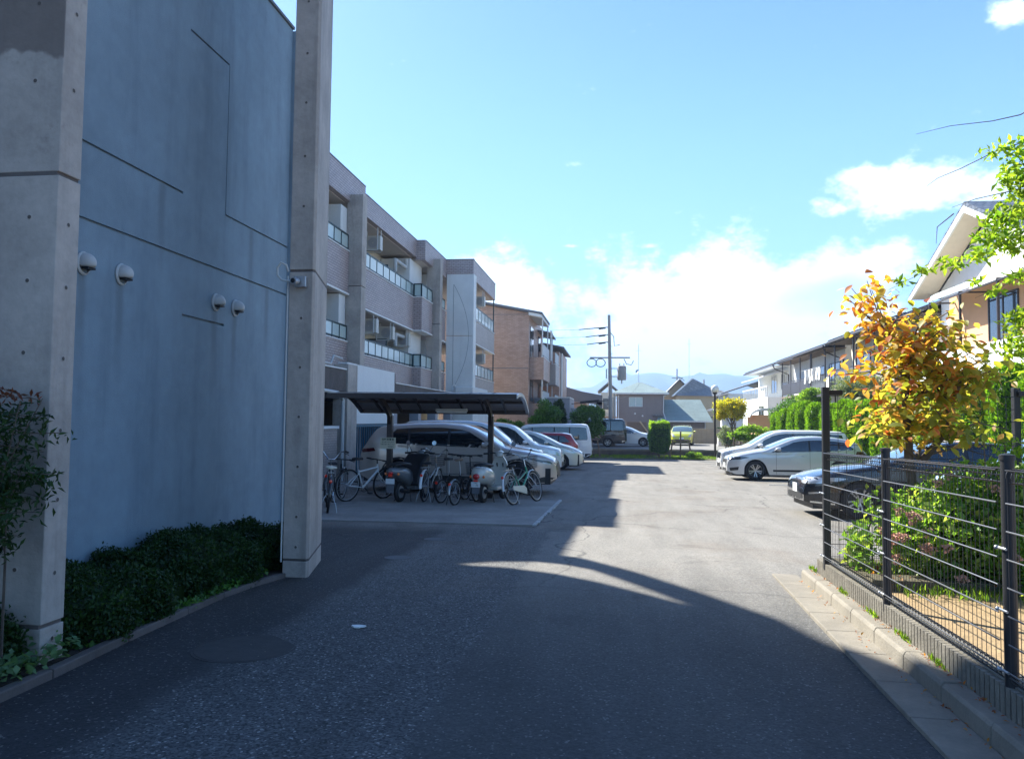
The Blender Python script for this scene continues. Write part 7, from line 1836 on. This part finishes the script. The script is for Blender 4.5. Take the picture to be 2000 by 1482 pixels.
for i in range(len(posts) - 1):
    ya, yb = posts[i] - .05, posts[i + 1] + .05
    for h_ in hb:
        mb = MB(); mb.tube([(FX - .032, ya, fz(ya, h_)), (FX - .032, yb, fz(yb, h_))], .0042, 6); mb.build('horizontal_wire', M['wirepale'], fe, 60)
    mb = MB(); n = int((ya - yb) / .052)
    for k in range(n + 1):
        y = ya + (yb - ya) * k / n; z0, z1 = fz(y, .25), fz(y, 1.33)
        x = FX - .025
        loop = [(x, y, z0 + .06), (x, y, z1 - .065)]
        mb.tube(loop, .0018, 4)
        c_ = (x + .028, z1 - .065)
        mb.tube([(x + .028 - .034 * math.cos(a_), y, z1 - .06 + .036 * math.sin(a_)) for a_ in [j * math.pi / 4 - .2 for j in range(8)]], .0024, 4)
        mb.tube([(x + .028 - .03 * math.cos(a_), y, z0 + .055 - .03 * math.sin(a_)) for a_ in [j * math.pi / 4 - .2 for j in range(8)]], .0024, 4)
    tag(mb.build('vertical_wires', M['wire'], fe, 60), kind='stuff')
    for (dx, dz, zz) in ((-.006, .03, 1.27), (.028, .036, 1.27), (.06, .0, 1.27), (.028, -.03, 1.27), (-.004, 0, .31), (.028, -.032, .31), (.058, .0, .31)):
        mb = MB(); mb.tube([(FX - .025 + dx, ya, fz(ya, zz + dz)), (FX - .025 + dx, yb, fz(yb, zz + dz))], .0045, 6); mb.build('rail_wire', M['wire'], fe, 60)
fe.rotation_euler = (0, 0, -.022); fe.location.x -= .155
tf = thing('mesh_fence', 'taller black square mesh fence running right from the corner post behind the bush', 'fence', (4, 7.95, gz(8)))
for x in (3.74, 5.6, 7.5):
    mb = MB(); mb.box(x - .03, 7.78, fz(8, .2), x + .03, 7.84, fz(8, 1.94)); mb.build('post', M['blackmetal'], tf, bevel=.004)
for x in (2.01, 3.74, 5.6):
    mb = MB(); mb.box(x + .0, 7.75, fz(8, 1.86), x + .16, 7.80, fz(8, 1.91)); mb.build('bracket', M['blackmetal'], tf, bevel=.006)
for a_, b_ in ((2.05, 3.71), (3.77, 5.57), (5.63, 7.47)):
    for k in range(14):
        mb = MB(); z = fz(8, .32 + .118 * k); mb.tube([(a_, 7.77, z), (b_, 7.77, z)], .0032, 5); mb.build('horizontal_wire', M['wire'], tf, 60)
    mb = MB(); n = int((b_ - a_) / .075)
    for k in range(n + 1): x = a_ + (b_ - a_) * k / n; mb.tube([(x, 7.77, fz(8, .25)), (x, 7.77, fz(8, 1.86))], .0026, 4)
    tag(mb.build('vertical_wires', M['wire'], tf, 60), kind='stuff')

# windblown leaves and grit along the kerb, small weeds in the joints
n = 420; yy_ = RNG.uniform(-.5, 8.1, n) ** 1.0; side = RNG.random(n)
P = np.stack([np.where(side < .7, 1.895 + .025 * (yy_ - 5) + RNG.normal(size=n) * .015 - .012, 1.77 + .025 * (yy_ - 5) + RNG.normal(size=n) * .02 - .02), yy_, np.zeros(n)], 1)
P[:, 2] = [gz(q[1]) + (.124 if side[i] < .7 else .020) for i, q in enumerate(P)]
tag(obj('leaf_litter', leaves_mesh('leaf_litter', P, .026, L['autumn'], aspect=.5, up=1.5), None), 'dry reddish leaf litter gathered along the kerb', 'leaf litter', kind='stuff')
n = 260; yy_ = np.concatenate([RNG.normal(c_, .07, n // 5) for c_ in (8.1, 7.0, 6.2, 4.9, 5.5)])
P = np.stack([1.905 + .025 * (yy_ - 5) + RNG.normal(size=len(yy_)) * .012 - .012, yy_, np.zeros(len(yy_))], 1); P[:, 2] = [gz(q[1]) + .118 for q in P]
tag(obj('kerb_weed', leaves_mesh('kerb_weed', P, .045, L['grass'], aspect=.16, direc=np.array([0, 0, 1.6])), None), 'tiny weeds growing in the joint behind the kerb stones', 'weeds', kind='stuff')
n = 1500; P = np.stack([RNG.uniform(-3.3, 1.5, n), RNG.uniform(2.5, 12, n), np.zeros(n)], 1); P = P[RNG.random(n) < np.exp(-(P[:, 0] + 3.3) / .6) + .04]
P[:, 2] = [gz(q[1]) + uneven(q[0], q[1]) + .002 for q in P]
tag(obj('grit', leaves_mesh('grit', P, .014, M['kerb'], aspect=.8, up=2, fold=.3), None), 'loose grit and crumbs on the asphalt near the hedge edging', 'grit', kind='stuff')
